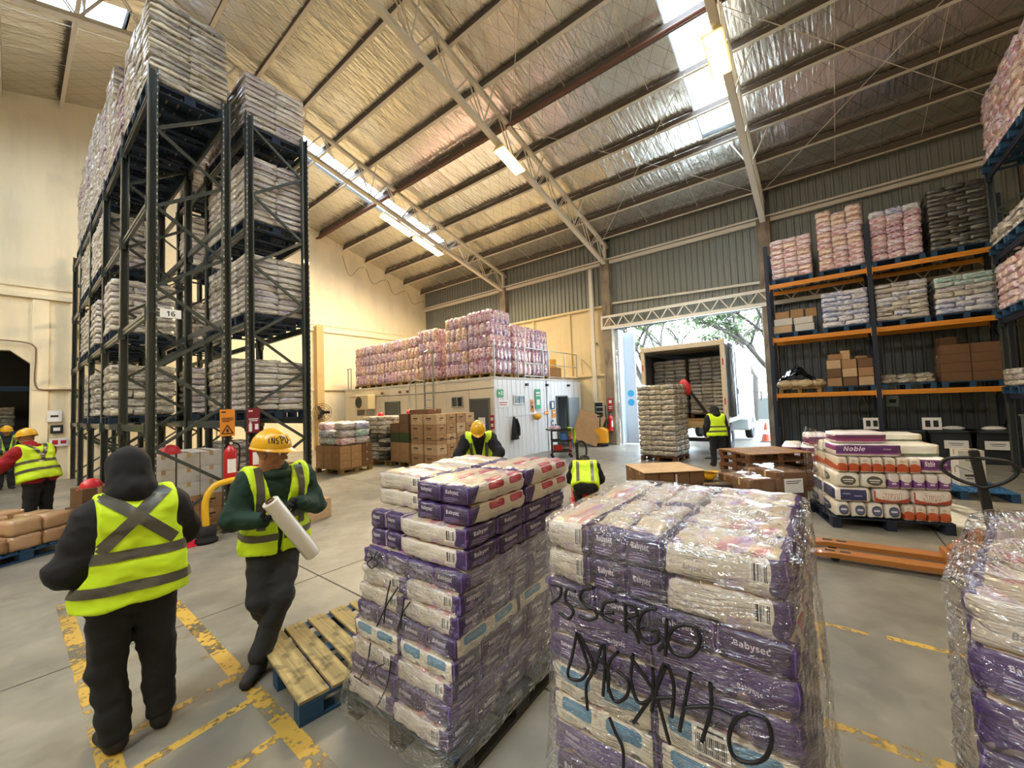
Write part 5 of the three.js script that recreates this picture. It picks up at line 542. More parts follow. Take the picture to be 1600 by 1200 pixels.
  const pj2 = thing('hand_truck', 'black hand truck with a red grip leaning behind the tall wrapped stack', 'hand truck', [-3.0, 0, -12.7], 0); part('frame', [bar([-0.25, 2.1, 0.1], [0.28, 1.15, -0.2], 0.09, 0.07), bar([0.28, 1.15, -0.2], [0.35, 0.1, -0.1], 0.07, 0.06)], M.black, pj2); part('grip', at(new THREE.SphereGeometry(1, 18, 12).scale(0.15, 0.26, 0.1), -0.3, 2.12, 0.12, 0, 0, 0.3), M.red, pj2); part('plate', bxb(0.4, 0.02, 0.25, 0.3, 0.0, -0.1), M.black, pj2);
}
// ---------------------------------------------------------------- by the office end and the loading door
{
  const c = thing('tool_trolley', 'red and black wheeled tool trolley standing before the white office end', 'trolley', [-6.95, 0, -11.3], 0.65); for (const x of [-0.3, 0.3]) for (const z of [-0.2, 0.2]) { part('post', bxb(0.03, 0.85, 0.03, x, 0.1, z), x < 0 ? M.black : M.red, c); part('caster', at(new THREE.CylinderGeometry(0.05, 0.05, 0.03, 14), x, 0.05, z, 0, PI / 2), M.rubber, c); } for (const y of [0.18, 0.52, 0.86]) part('shelf', [bxb(0.64, 0.02, 0.44, 0, y, 0), bxb(0.64, 0.06, 0.015, 0, y, 0.215), bxb(0.64, 0.06, 0.015, 0, y, -0.215)], M.black, c); part('handle', tube([[-0.32, 0.88, 0.15], [-0.45, 0.92, 0.15], [-0.45, 0.92, -0.15], [-0.32, 0.88, -0.15]], 0.015, 14, 6), M.black, c);
  single('plastic_drum', lathe([[0, 0], [0.12, 0], [0.13, 0.02], [0.13, 0.22], [0.11, 0.26], [0, 0.27]], 18), mat(0x3d6fae, 0.3), 'blue and white can on the middle trolley shelf', 'can', null, [-6.85, 0.545, -11.35]); single('red_tool_case', bxb(0.3, 0.2, 0.2, 0, 0, 0, 0.02), M.red, 'red tool case on the lowest trolley shelf', 'tool case', null, [-7.05, 0.205, -11.25], 0.65); single('pack', packVar(0.34, 0.14, 0.24, 1, { seg: [6, 4, 6], r: 0.3 }), LOAD.magenta[0], 'purple and white pack on top of the tool trolley', 'pack', null, [-7.1, 0.885, -11.2], 0.65);
  const V1 = thing('safety_vest', 'lime safety vest hung over the trolley end', 'vest', [-6.66, 0.45, -11.55], 0.65); const pts = []; const g = new THREE.PlaneGeometry(0.42, 0.95, 14, 24), p = g.attributes.position; for (let i = 0; i < p.count; i++) { const x = p.getX(i), y = p.getY(i) + 0.475; const s = y > 0.55 ? (y - 0.55) : 0; const yy = y > 0.55 ? 0.52 - max(0, s - 0.08) * 0.9 : y * 0.95, zz = y > 0.55 ? -0.14 : 0; p.setXYZ(i, (y > 0.55 ? -0.1 - 0 : 0.06) + 0.03 * sin(x * 30 + y * 4) + (y > 0.5 && y < 0.6 ? -0.05 : 0), yy, x + 0.02 * sin(y * 14)); } g.computeVertexNormals(); part('cloth', g, mat(0xb9e020, 0.6, { side: THREE.DoubleSide, sheen: 0.4 }), V1);
  single('cardboard_sheet', (() => { const s = bx(1.05, 1.25, 0.012, 0, 0.62, 0, 0.002); s.rotateZ(-0.38); s.rotateX(-0.28); return s; })(), CARD, 'flattened tan cardboard sheet leaning on the wall by the yellow machine', 'cardboard', null, [-7.55, 0.2, -13.95], 0.6);
  const j = thing('stacker_truck', 'yellow and black parked stacker machine by the concrete column', 'stacker', [-7.12, 0, -14.6], 0.3); part('body', extr([[-0.25, 0.1], [0.25, 0.1], [0.25, 0.62], [0.05, 0.72], [-0.25, 0.6]], 0.45, 0.03).translate(0, 0, -0.22), mat(0xe09a14, 0.4, { clearcoat: 0.5 }), j); part('bumper', bxb(0.6, 0.12, 0.55, 0, 0.02, 0), M.black, j); part('mast', [bxb(0.06, 1.5, 0.06, -0.2, 0.1, -0.25), bxb(0.06, 1.5, 0.06, 0.2, 0.1, -0.25)], M.rackGrey, j); part('tiller', [rod([0, 0.7, 0.1], [0.05, 1.15, 0.3], 0.025), bx(0.22, 0.06, 0.1, 0.05, 1.18, 0.32, 0.02)], M.black, j);
  // duct and switch panel on the wall
  const d = thing('cable_duct', 'white square cable duct running up the wall beside the column', 'duct', [0, 0, 0]); part('duct', bar([-7.53, 1.75, ZB + 0.24], [-7.53, 7.35, ZB + 0.24], 0.15, 0.11), mat(0xcfc8b8, 0.5), d); part('bracket', bxb(0.22, 0.05, 0.2, -7.53, 4.2, ZB + 0.14), M.galv, d);
  const s = thing('warning_board', 'stack of black signs with white bands under the cable duct', 'sign', [-7.5, 1.15, ZB + 0.08]); for (let i = 0; i < 3; i++) part('plate', bxb(0.34, 0.16, 0.03, 0, i * 0.2, 0, 0.004), mat(0x25302c, 0.5), s); part('back_plate', bxb(0.36, 0.62, 0.02, 0, -0.02, -0.02, 0.004), M.signWhite, s);
  const e = thing('switch_box', 'grey electrical switch boxes with hanging chains under the black signs', 'switch box', [-7.45, 0.62, ZB + 0.1]); part('box', bxb(0.16, 0.32, 0.12, -0.05, 0, 0, 0.01), M.galv, e); part('box', bxb(0.1, 0.26, 0.1, 0.14, 0.1, 0, 0.01), mat(0x52524e, 0.5), e); part('chain', tube([[0.1, 0.4, 0.06], [0.16, 0.1, 0.07], [0.2, 0.3, 0.06]], 0.012, 12, 5), M.black, e);
  box(0.5, 0.35, 0.4, [-8.0, 1.0, ZB + 0.4], 0, CARD_W, 'white box on the shelf bracket behind the cardboard sheet'); scene.children[scene.children.length - 1].position.y = 0;
}

// ---------------------------------------------------------------- goods in the aisle on the rack side
{
  const oi = ['first', 'second', 'third', 'fourth', 'fifth', 'sixth', 'seventh', 'eighth'];
  const sheet = (fn) => canvasTex(512, 384, (g, W, H) => { g.fillStyle = '#e4ddd2'; g.fillRect(0, 0, W, H); fn(g, W, H); });
  const T = {
    noble: pj(sheet((g, W, H) => { g.fillStyle = '#5b2766'; g.fillRect(0, 8, W, 78); g.fillStyle = '#8c4a8e'; g.fillRect(0, 86, W, 14); g.fillStyle = '#e9d9ea'; g.font = 'italic bold 60px sans-serif'; g.fillText('Noble', 60, 70); g.font = '26px sans-serif'; g.fillText('maxi', 370, 60); g.fillStyle = '#f3efe9'; g.fillRect(0, 128, W, 128); g.fillStyle = '#8a3c80'; g.fillRect(0, 262, W, 60); })),
    orange: pj(sheet((g, W, H) => { for (const y of [0, 256]) { g.fillStyle = '#ddd0bd'; g.fillRect(0, y, W, 128); g.fillStyle = '#c4552c'; g.beginPath(); g.moveTo(0, y + 60); g.quadraticCurveTo(250, y + 30, W, y + 76); g.lineTo(W, y + 118); g.lineTo(0, y + 112); g.fill(); tinyLines(g, 120, y + 22, 200, 2, '#8d7f6c', 6); } })),
    lilac: pj(sheet((g, W, H) => { for (const y of [0, 256]) { g.fillStyle = '#dfd4cf'; g.fillRect(0, y, W, 128); g.fillStyle = '#7b4a86'; g.beginPath(); g.moveTo(0, y + 48); g.quadraticCurveTo(260, y + 90, W, y + 52); g.lineTo(W, y + 110); g.lineTo(0, y + 116); g.fill(); g.fillStyle = '#e8d9ea'; g.fillRect(150, y + 76, 180, 12); } })),
    oval: pj(sheet((g, W, H) => { for (const y of [0, 256]) { g.fillStyle = '#ddd6c8'; g.fillRect(0, y, W, 128); g.strokeStyle = '#39415e'; g.lineWidth = 12; g.fillStyle = '#5a6484'; g.beginPath(); g.ellipse(290, y + 62, 150, 34, 0, 0, 7); g.fill(); g.stroke(); g.fillStyle = '#e4e4ea'; g.fillRect(200, y + 54, 180, 12); g.fillStyle = '#4a5470'; g.beginPath(); g.ellipse(256, y + 135, 300, 24, 0, 0, 7); g.fill(); } })),
    black: pj(sheet((g, W, H) => { for (const y of [0, 256]) { g.fillStyle = '#ddd8c8'; g.fillRect(0, y, W, 128); g.fillStyle = '#55554d'; g.beginPath(); g.ellipse(256, y + 64, 150, 40, 0, 0, 7); g.fill(); g.fillStyle = '#d9d6cc'; g.fillRect(150, y + 52, 210, 10); g.fillRect(170, y + 72, 170, 7); } })),
    navy: pj(sheet((g, W, H) => { g.fillStyle = '#2c315e'; g.fillRect(90, 14, 350, 100); g.fillStyle = '#9aa0c4'; g.fillRect(120, 50, 100, 8); g.fillRect(270, 66, 110, 8); g.fillStyle = '#2c315e'; g.fillRect(0, 262, W, 100); })),
    sweet: pj(sheet((g, W, H) => { g.fillStyle = '#dccfc0'; g.fillRect(0, 0, W, 128); g.fillStyle = '#b9452e'; g.beginPath(); g.moveTo(0, 70); g.quadraticCurveTo(260, 130, W, 60); g.lineTo(W, 128); g.lineTo(0, 128); g.fill(); g.fillRect(0, 20, 30, 80); g.fillStyle = '#f0e6da'; g.strokeStyle = '#7a2a22'; g.lineWidth = 6; g.font = 'italic bold 84px serif'; g.strokeText('Sweet', 120, 88); g.fillText('Sweet', 120, 88); })),
    plain: pj(sheet((g, W, H) => { g.fillStyle = '#e9e6d8'; g.fillRect(0, 0, W, H); g.fillStyle = '#5f7a58'; g.fillRect(0, 96, W, 22); })),
    purple: pj(sheet((g, W, H) => { g.fillStyle = '#eae4e6'; g.fillRect(0, 0, W, H); g.fillStyle = '#6b2b5e'; g.fillRect(0, 34, W, 46); g.fillStyle = '#a03b6c'; g.fillRect(0, 76, W, 30); g.fillStyle = '#7a2f6a'; g.fillRect(0, 300, W, 50); })),
  };
  const C = V(0.43, 0, -7.62), th = 0.267, w3 = (x, y, z) => { const p = V(x, y, z).applyAxisAngle(V(0, 1, 0), th).add(C); return [p.x, p.y, p.z]; };
  pallet('dark blue pallet under the mixed tissue packs in the aisle', w3(0, 0, 0), th, { w: 1.24, d: 1.05, deck: M.rackBlue, side: M.rackBlue });
  const tp = (kind, x, y, z, w, h, d, label, o = {}) => single('tissue_pack', packVar(w, h, d, o.v || 0, { seg: [8, 5, 6], r: 0.2, bulge: 0.03, wr: 0.005, rolls: o.rolls || 0 }), T[kind], label, 'tissue pack', o.g, w3(x, y, z), th + (o.turn || 0));
  const H0 = 0.147; let y = H0; const F = 0.27, g2 = 'tissue packs in the aisle';
  for (const zb of [F, -F]) { const bk = zb < 0 ? ', back row' : ', front row';
    y = H0; for (let i = 0; i < 4; i++) tp('oval', -0.5 + i * 0.175, y, zb, 0.172, 0.2, 0.5, `white pack with a navy oval, bottom layer of the tissue pallet${bk}, ${oi[i]}`, { v: i % 3, g: g2 }); for (let i = 0; i < 4; i++) tp('orange', 0.19 + i * 0.115, y, zb, 0.112, 0.2, 0.5, `orange pack in the bottom layer of the tissue pallet${bk}, ${oi[i]}`, { v: i % 3, g: g2 });
    y += 0.205; tp('navy', -0.38, y, zb, 0.4, 0.19, 0.5, `white pack with a navy panel, second layer${bk}, tissue pallet`, { g: g2 }); tp('sweet', 0.03, y, zb, 0.38, 0.19, 0.5, `red script pack in the second layer${bk} of the tissue pallet, middle`, { rolls: 3, g: g2 }); tp('sweet', 0.43, y, zb, 0.38, 0.19, 0.5, `red script pack in the second layer${bk} of the tissue pallet, handle end`, { rolls: 3, g: g2 });
    y += 0.195; for (let i = 0; i < 2; i++) tp('black', -0.42 + i * 0.28, y, zb, 0.275, 0.19, 0.5, `white pack with a dark oval, third layer${bk}, tissue pallet, ${oi[i]}`, { rolls: 2, g: g2, v: i }); for (let i = 0; i < 5; i++) tp('lilac', 0.06 + i * 0.125, y, zb, 0.123, 0.2, 0.5, `lilac pack in the third layer${bk} of the tissue pallet, ${oi[i]}`, { v: i % 3, g: g2 });
    y += 0.2; for (let i = 0; i < 7; i++) tp('orange', -0.46 + i * 0.125, y, zb, 0.122, 0.2, 0.48, `orange pack in the fourth layer${bk} of the tissue pallet, ${oi[i]}`, { v: i % 3, g: g2 }); tp('noble', 0.49, y + 0.01, zb, 0.3, 0.19, 0.48, `purple banner pack at the handle end, fourth layer${bk}, tissue pallet`, { rolls: 2, g: g2 }); }
  y += 0.205; tp('noble', -0.17, y, F - 0.02, 0.7, 0.17, 0.46, 'long purple banner pack in the fifth layer of the tissue pallet', { rolls: 4 }); tp('plain', 0.38, y + 0.0, 0.06, 0.46, 0.16, 0.6, 'bright white pack with a green edge on the fifth layer, tissue pallet', { rolls: 2 }); tp('plain', -0.2, y, -0.26, 0.66, 0.17, 0.46, 'white pack at the back of the fifth layer, tissue pallet', {}); tp('plain', 0.36, y + 0.165, -0.2, 0.44, 0.1, 0.44, 'flat white pack topmost at the handle end of the tissue pallet', {});
  y += 0.175; tp('purple', -0.22, y, F - 0.06, 0.56, 0.15, 0.44, 'topmost purple-banded roll pack of the tissue pallet', { rolls: 5 });
  tp('purple', -0.5, 1.0, -0.42, 0.3, 0.2, 0.4, 'purple-banded pack jutting from the back of the tissue pallet', { rolls: 2 });
  const film = new THREE.MeshPhysicalMaterial({ color: 0xffffff, roughness: 0.08, transmission: 1, thickness: 0, ior: 1.5, side: THREE.DoubleSide });
  { const g = new THREE.PlaneGeometry(1.15, 1.15, 40, 40), p = g.attributes.position; for (let i = 0; i < p.count; i++) { const x = p.getX(i), yy = p.getY(i); p.setZ(i, 0.05 * (n2(x * 7, yy * 4, 3) - 0.5) + 0.03 * (n2(x * 19 + yy * 6, yy * 9, 5) - 0.5) - 0.06 * yy * (0.5 - x)); } g.rotateY(-PI / 2); g.translate(-0.66, 0.72, 0); g.computeVertexNormals(); const m = single('stretch_film', g, film, 'loose clear film hanging on the door side of the tissue pallet', 'film', null, w3(0, 0, 0), th); }
  // pallet truck
  const pt = thing('pallet_truck', 'orange hand pallet truck with a black loop handle beside the tissue pallet', 'pallet truck', [0.32, 0, -5.82], 0.06);
  for (const z of [-0.19, 0.19]) { const f = part('fork', [extr([[-0.58, 0], [0.6, 0], [0.6, 0.045], [-0.42, 0.045], [-0.62, 0.012]], 0.15, 0.006).translate(0, 0.055, z - 0.075)], M.orange, pt); part('fork_slot', [bxb(0.09, 0.004, 0.05, -0.4, 0.105, z), bxb(0.09, 0.004, 0.05, -0.27, 0.105, z)], M.black, f); part('load_roller', at(new THREE.CylinderGeometry(0.04, 0.04, 0.09, 14), -0.36, 0.042, z, 0, PI / 2), M.rubber, pt); }
  part('chassis', [extr([[0.56, 0.06], [0.9, 0.1], [0.95, 0.34], [0.8, 0.4], [0.6, 0.2]], 0.34, 0.02).translate(0, 0, -0.17), bxb(0.12, 0.12, 0.56, 0.6, 0.05, 0)], M.orange, pt); part('pump', [rod([0.86, 0.2, 0], [0.86, 0.46, 0], 0.05, 14), rod([0.8, 0.2, 0.1], [0.84, 0.38, 0.1], 0.03)], M.rackGrey, pt); for (const z of [-0.07, 0.07]) part('steer_wheel', at(new THREE.CylinderGeometry(0.09, 0.09, 0.05, 20), 0.86, 0.09, z, 0, PI / 2), M.rubber, pt);
  part('tiller', [bar([0.87, 0.36, 0], [0.78, 1.22, 0.0], 0.07, 0.055, 0.012)], M.black, pt); part('handle_loop', tube([[0.82, 0.86, 0.03], [0.95, 0.93, 0.05], [1.03, 1.03, 0.06], [1.0, 1.11, 0.06], [0.88, 1.14, 0.04], [0.7, 1.14, -0.01], [0.59, 1.11, -0.04], [0.56, 1.03, -0.05], [0.65, 0.93, -0.03], [0.82, 0.86, 0.03]], 0.017, 50, 8), M.black, pt); part('lever', [rod([0.79, 1.0, 0], [0.66, 1.06, -0.03], 0.01)], M.galv, pt);
  // blue pallet with a few cartons, behind the handle
  const bp = [1.62, 0, -10.15]; pallet('bright blue pallet carrying two stacked cartons behind the pallet truck handle', bp, 0.1, { w: 1.2, d: 1.0, deck: mat(0x2f7fc0, 0.6, { bumpMap: grain }), side: M.palletBlue });
  for (let i = 0; i < 2; i++) box(0.32, 0.3, 0.3, [bp[0] + 0.22, 0.147 + i * 0.303, bp[2] - 0.1], 0.15, CARD_W, `${i ? 'upper' : 'lower'} white-edged carton on the bright blue pallet`, null, 'ink');
  // bins under the orange beams
  for (const [i, x] of [[0, 0.55], [1, 1.45], [2, 2.35], [3, 3.0]]) { const b = thing('storage_bin', `dark plastic bin with a white label under the orange beams, ${['nearest the door', 'second', 'third', 'last'][i]}`, 'bin', [x, 0, -14.45]); part('tub', extr([[-0.33, 0], [0.33, 0], [0.38, 0.72], [-0.38, 0.72]], 0.55, 0.02).translate(0, 0.02, -0.27), mat(0x20262b, 0.5), b); part('rim', bxb(0.86, 0.06, 0.68, 0, 0.72, 0, 0.02), mat(0x2a3238, 0.5), b); part('label_sticker', bx(0.4, 0.2, 0.004, 0.03, 0.45, 0.335, 0), PAPER, b); part('lettering', [bx(0.25, 0.015, 0.002, 0.03, 0.48, 0.3385, 0), bx(0.2, 0.012, 0.002, 0.03, 0.44, 0.3385, 0)], M.ink, b); if (i > 1) part('lid_rag', at(new THREE.SphereGeometry(1, 12, 8).scale(0.2, 0.06, 0.15), 0.05, 0.82, 0.05), M.signWhite, b); }
  for (const [i, x] of [[0, 0.9], [1, 2.0]]) board(`white stencilled number notice on the dark ribbed wall, ${i ? 'farther from' : 'nearer'} the door`, 'sign', 0.34, 0.3, M.signWhite, [x, 0.95 + 0.0, -14.12 - 0.0], 0, [['lettering', -0.07, 0, 0.09, 0.16, M.ink], ['lettering', 0.07, 0, 0.09, 0.16, M.ink]]);
  board('small pale arrow notice high on the dark ribbed wall', 'sign', 0.26, 0.3, mat(0x8fa3a5, 0.6), [1.45, 1.5, ZB + 0.04], 0, [['pictogram', 0, 0, 0.14, 0.1, M.ink]]);
  single('cable_coil', tube([[0.8, 1.75, ZB + 0.06], [0.7, 1.4, ZB + 0.07], [0.75, 1.0, ZB + 0.06], [0.88, 0.95, ZB + 0.07], [0.9, 1.35, ZB + 0.06], [0.8, 1.75, ZB + 0.07]], 0.014, 40, 5), mat(0x8d8878, 0.6), 'grey cable looped on the dark ribbed wall', 'cable');
  // stack of brown pallets and purple packs on a pallet
  for (let i = 0; i < 5; i++) pallet(`brown pallet in the stack before the truck, ${['lowest', 'second', 'third', 'fourth', 'topmost'][i]}`, [-1.06 + (i % 2) * 0.015, i * 0.146, -9.3], 0.72 + (i % 3 - 1) * 0.012, { w: 1.2, d: 1.0, deck: i === 4 ? mat(0xe0b48a, 0.7, { map: palletWood }) : brownWood, side: brownWood, group: 'stacked brown pallets' });
  pallet('pale pallet under the purple-white packs beside the brown pallets', [-0.32, 0, -10.35], 0.1, { w: 1.0, d: 1.0, deck: woodMat, side: woodMat }); let n = 0;
  for (let k = 0; k < 4; k++) for (let i = 0; i < 3; i++) for (let j = 0; j < 2; j++) { if (k === 3 && i === 2) continue; single('tissue_pack', packVar(0.3, 0.155, 0.46, n % 3, { seg: [7, 4, 5], r: 0.25, rolls: 3 }), k === 3 && j === 0 ? T.plain : T.purple, `purple-white pack beside the brown pallets, ${['bottom', 'second', 'third', 'top'][k]} layer, ${oi[i]} ${j ? 'front' : 'back'}`, 'tissue pack', 'purple-white packs by the brown pallets', [-0.64 + i * 0.32, 0.147 + k * 0.158, -10.6 + j * 0.48], 0.02 * (n % 3 - 1)); n++; }
  // wrapped carton with a paper label on a blue pallet
  const wb = [-0.88, 0, -7.72]; pallet('dark blue pallet under the film-wrapped brown cartons', wb, 0.72, { w: 1.05, d: 0.9, deck: M.rackBlue, side: M.rackBlue });
  n = 0; for (const [x, z, w, h, d] of [[0.2, 0.1, 0.5, 0.45, 0.5], [-0.3, 0.12, 0.42, 0.36, 0.48], [0.2, -0.33, 0.5, 0.4, 0.34], [-0.28, -0.32, 0.42, 0.34, 0.34]]) { const p = V(x, 0, z).applyAxisAngle(V(0, 1, 0), 0.72); box(w, h, d, [wb[0] + p.x, 0.147, wb[2] + p.z], 0.72 + 0.03 * n, CARD_D, ['tall brown carton bearing the paper label, under film', 'lower brown carton beside the labelled one, under film', 'brown carton behind the labelled one, under film', 'small brown carton at the back of the wrapped group'][n]); n++; }
  { const g = new THREE.PlaneGeometry(2.1, 1.9, 44, 44), p = g.attributes.position; for (let i = 0; i < p.count; i++) { let x = p.getX(i), z = p.getY(i); const ex = max(0, abs(x) - 0.5), ez = max(0, abs(z) - 0.46); const top = x > -0.02 ? 0.62 : 0.53; const yy = max(0.2, top + 0.02 * n2(x * 9, z * 9, 2) - ex * 0.9 - ez * 0.9); const nx2 = Math.sign(x) * (min(abs(x), 0.5) + min(ex, 0.2) * 0.25 + 0.02 * n2(z * 9, x * 5, 4)), nz2 = Math.sign(z) * (min(abs(z), 0.46) + min(ez, 0.2) * 0.25 + 0.02 * n2(x * 9, z * 5, 6)); p.setXYZ(i, nx2, yy, nz2); } g.computeVertexNormals(); single('stretch_film', g, film, 'clear film draped over the brown cartons on the dark blue pallet', 'film', null, wb, 0.72); }
  { const t = thing('paper_label', 'white paper sheet with printed lines stuck on the wrapped brown carton', 'label', [0, 0, 0], 0.72); const p = V(0.2, 0.4, 0.385).applyAxisAngle(V(0, 1, 0), 0.72); t.position.set(wb[0] + p.x, p.y, wb[2] + p.z); part('sheet', bx(0.3, 0.22, 0.003, 0, 0, 0, 0), PAPER, t); part('lettering', [bx(0.24, 0.012, 0.001, 0, 0.07, 0.002, 0), bx(0.2, 0.012, 0.001, -0.02, 0.04, 0.002, 0)], M.ink, t); }
  // long carton trays with a tan board and an upturned yellow hat
  const tb = [-2.42, 0, -7.42], tt = 0.72; pallet('pallet under the dark cartons topped by the tan board', tb, tt, { w: 1.1, d: 1.0, deck: woodMat, side: woodMat }); n = 0;
  for (let k = 0; k < 2; k++) for (let i = 0; i < 4; i++) for (let j = 0; j < 2; j++) { const p = V(-0.4 + i * 0.265, 0, -0.24 + j * 0.48).applyAxisAngle(V(0, 1, 0), tt); box(0.255, 0.2, 0.46, [tb[0] + p.x, 0.147 + k * 0.206, tb[2] + p.z], tt, CARD_D, `dark carton under the tan board, ${k ? 'upper' : 'lower'} layer, ${j ? 'front' : 'back'} ${oi[i]}`, 'dark cartons under the tan board'); n++; }
  single('cardboard_sheet', bxb(1.08, 0.012, 1.0, 0, 0, 0, 0.003), CARD_L, 'flat tan board lying across the dark cartons', 'cardboard', null, [tb[0], 0.562, tb[2]], tt); single('carton_liner', [bxb(0.03, 0.38, 0.012, 0.02, 0.147, 0.49, 0.002)], CARD_W, 'pale upright carton edge between the dark cartons', 'cardboard', null, tb, tt);
  const sb = [-1.68, 0, -7.42]; pallet('low pallet under the small dark cartons with the upturned hat', [sb[0] + 0.12, 0, sb[2] - 0.2], 0.72, { w: 0.75, d: 0.75 }); for (let i = 0; i < 4; i++) { const p = V(-0.17 + (i % 2) * 0.34, 0, -0.17 + (i > 1 ? 0.34 : 0)).applyAxisAngle(V(0, 1, 0), 0.72); box(0.33, 0.22, 0.33, [sb[0] + 0.12 + p.x, 0.147, sb[2] - 0.2 + p.z], 0.72, mat(0x3d342c, 0.7), `small dark carton under the upturned yellow hat, ${oi[i]} of four`, 'small dark cartons'); }
  hardHat('upturned yellow hard hat on the small dark cartons', [sb[0], 0.5, sb[2] - 0.12], 0.9, M.hat, [PI, 0]);
  // second pallet truck handle behind the leaning stack
  const h2 = thing('pallet_truck', 'black pallet truck handle rising behind the leaning pack stack', 'pallet truck', [-3.75, 0, -6.65], 0.7); part('tiller', bar([0.0, 0.2, 0.1], [0, 1.06, 0], 0.05, 0.06, 0.012), M.black, h2); part('handle_loop', tube([[0, 1.05, 0], [0.1, 1.07, 0], [0.17, 1.0, 0], [0.17, 0.82, 0.02], [0.12, 0.74, 0.03], [0.02, 0.72, 0.03]], 0.02, 24, 8), M.black, h2); part('chassis', bxb(0.3, 0.24, 0.25, 0, 0.06, 0.15, 0.03), M.red, h2); for (const x of [-0.15, 0.15]) part('fork', bxb(0.15, 0.06, 1.0, x, 0.04, 0.75, 0.01), M.red, h2);
}

// ---------------------------------------------------------------- the three wrapped pack stacks in front
const FILM = new THREE.MeshPhysicalMaterial({ color: 0xffffff, roughness: 1, roughnessMap: dataTex(512, (u, v) => 0.06 + 0.26 * smooth(0.45, 0.75, fbm(u * 6 + v * 3, v * 14, 171, 0, 4)), [1.5, 1.2]), transmission: 1, thickness: 0, ior: 2.0, side: THREE.DoubleSide, bumpMap: dataTex(1024, (u, v) => { const a = abs(fbm(u * 6 + v * 5, v * 40 + u * 4, 181, 0, 4) - 0.5) * 2, b = abs(fbm(u * 9 - v * 6, v * 26 - u * 7, 191, 0, 4) - 0.5) * 2, c = abs(fbm(u * 12 + 3 * v, v * 12, 201, 0, 4) - 0.5) * 2; return 1 - 0.45 * Math.sqrt(a) - 0.3 * Math.sqrt(b) - 0.25 * Math.sqrt(c); }, [1.3, 1.3]), bumpScale: 0.03 });
M.marker = mat(0x16161c, 0.4);
const oneTo = ORD; const oneToOld = ['first', 'second', 'third', 'fourth', 'fifth', 'sixth', 'seventh', 'eighth', 'ninth', 'tenth', 'eleventh', 'twelfth', 'thirteenth'];
function packStack(stackName, base, rot, W, D, layers, lean, topGroup) {
  const total = layers.length; let y = 0.148; const ax = V(0, 1, 0);
  layers.forEach((L, li) => {
    const h = L.h, [lx, lz] = lean(y + h / 2), down = total - li; let n = 0;
    const put = (kind, x, z, w, d, turn, seed, hh = h, dy = 0) => { const p = V(x, 0, z).applyAxisAngle(ax, rot); n++; const word = kind === 'purple' || L.t === 'end' ? 'purple' : kind === 'blue' ? 'blue-labelled' : kind === 'red' ? 'red-labelled' : 'cream'; const m = single('nappy_pack', packVar(w, hh * 1.03, d, seed % 4, { seg: [14, 6, 9], r: 0.2, bulge: 0.06, wr: 0.007 }), NAPPY[kind], `${word} pack in the ${stackName}, ${L.put && L.h > 0.15 ? (dy ? 'upper half of ' : 'lower half of ') : ''}${down === 1 ? 'top layer' : oneTo[down - 1] + ' layer down'}, ${['front', 'second', 'third', 'fourth', 'back'][clamp(Math.floor(-z / D * 5), 0, 4)]} row, ${oneTo[clamp(Math.round((x + W) / W * 8), 0, 9)]} across`, 'pack', `packs of the ${stackName}`, [base[0] + p.x + lx, y + dy, base[1] + p.z + lz], rot + turn); return m; };
    if (L.t === 'end') for (let i = 0; i < 4; i++) for (let j = 0; j < 2; j++) { if (j === 1 && i < 3 && li < total - 1) continue; put(L.k, -W + (i + 0.5) * W / 4, -(j + 0.5) * D / 2, D / 2, W / 4, PI / 2 + (j ? PI : 0), i + j * 2 + li); }
    else if (L.t === 'side') for (let j = 0; j < 5; j++) for (let i = 0; i < 2; i++) { if (j > 0 && j < 4 && i === 0 && li < total - 1) { } if (j > 0 && i === 0 && j > 1 && li < total - 1) continue; put(L.k, -W + (i + 0.5) * W / 2, -(j + 0.5) * D / 5, W / 2, D / 5, i ? 0 : PI, i + j + li); }
    else L.put(put);
    y += h;
  });
}
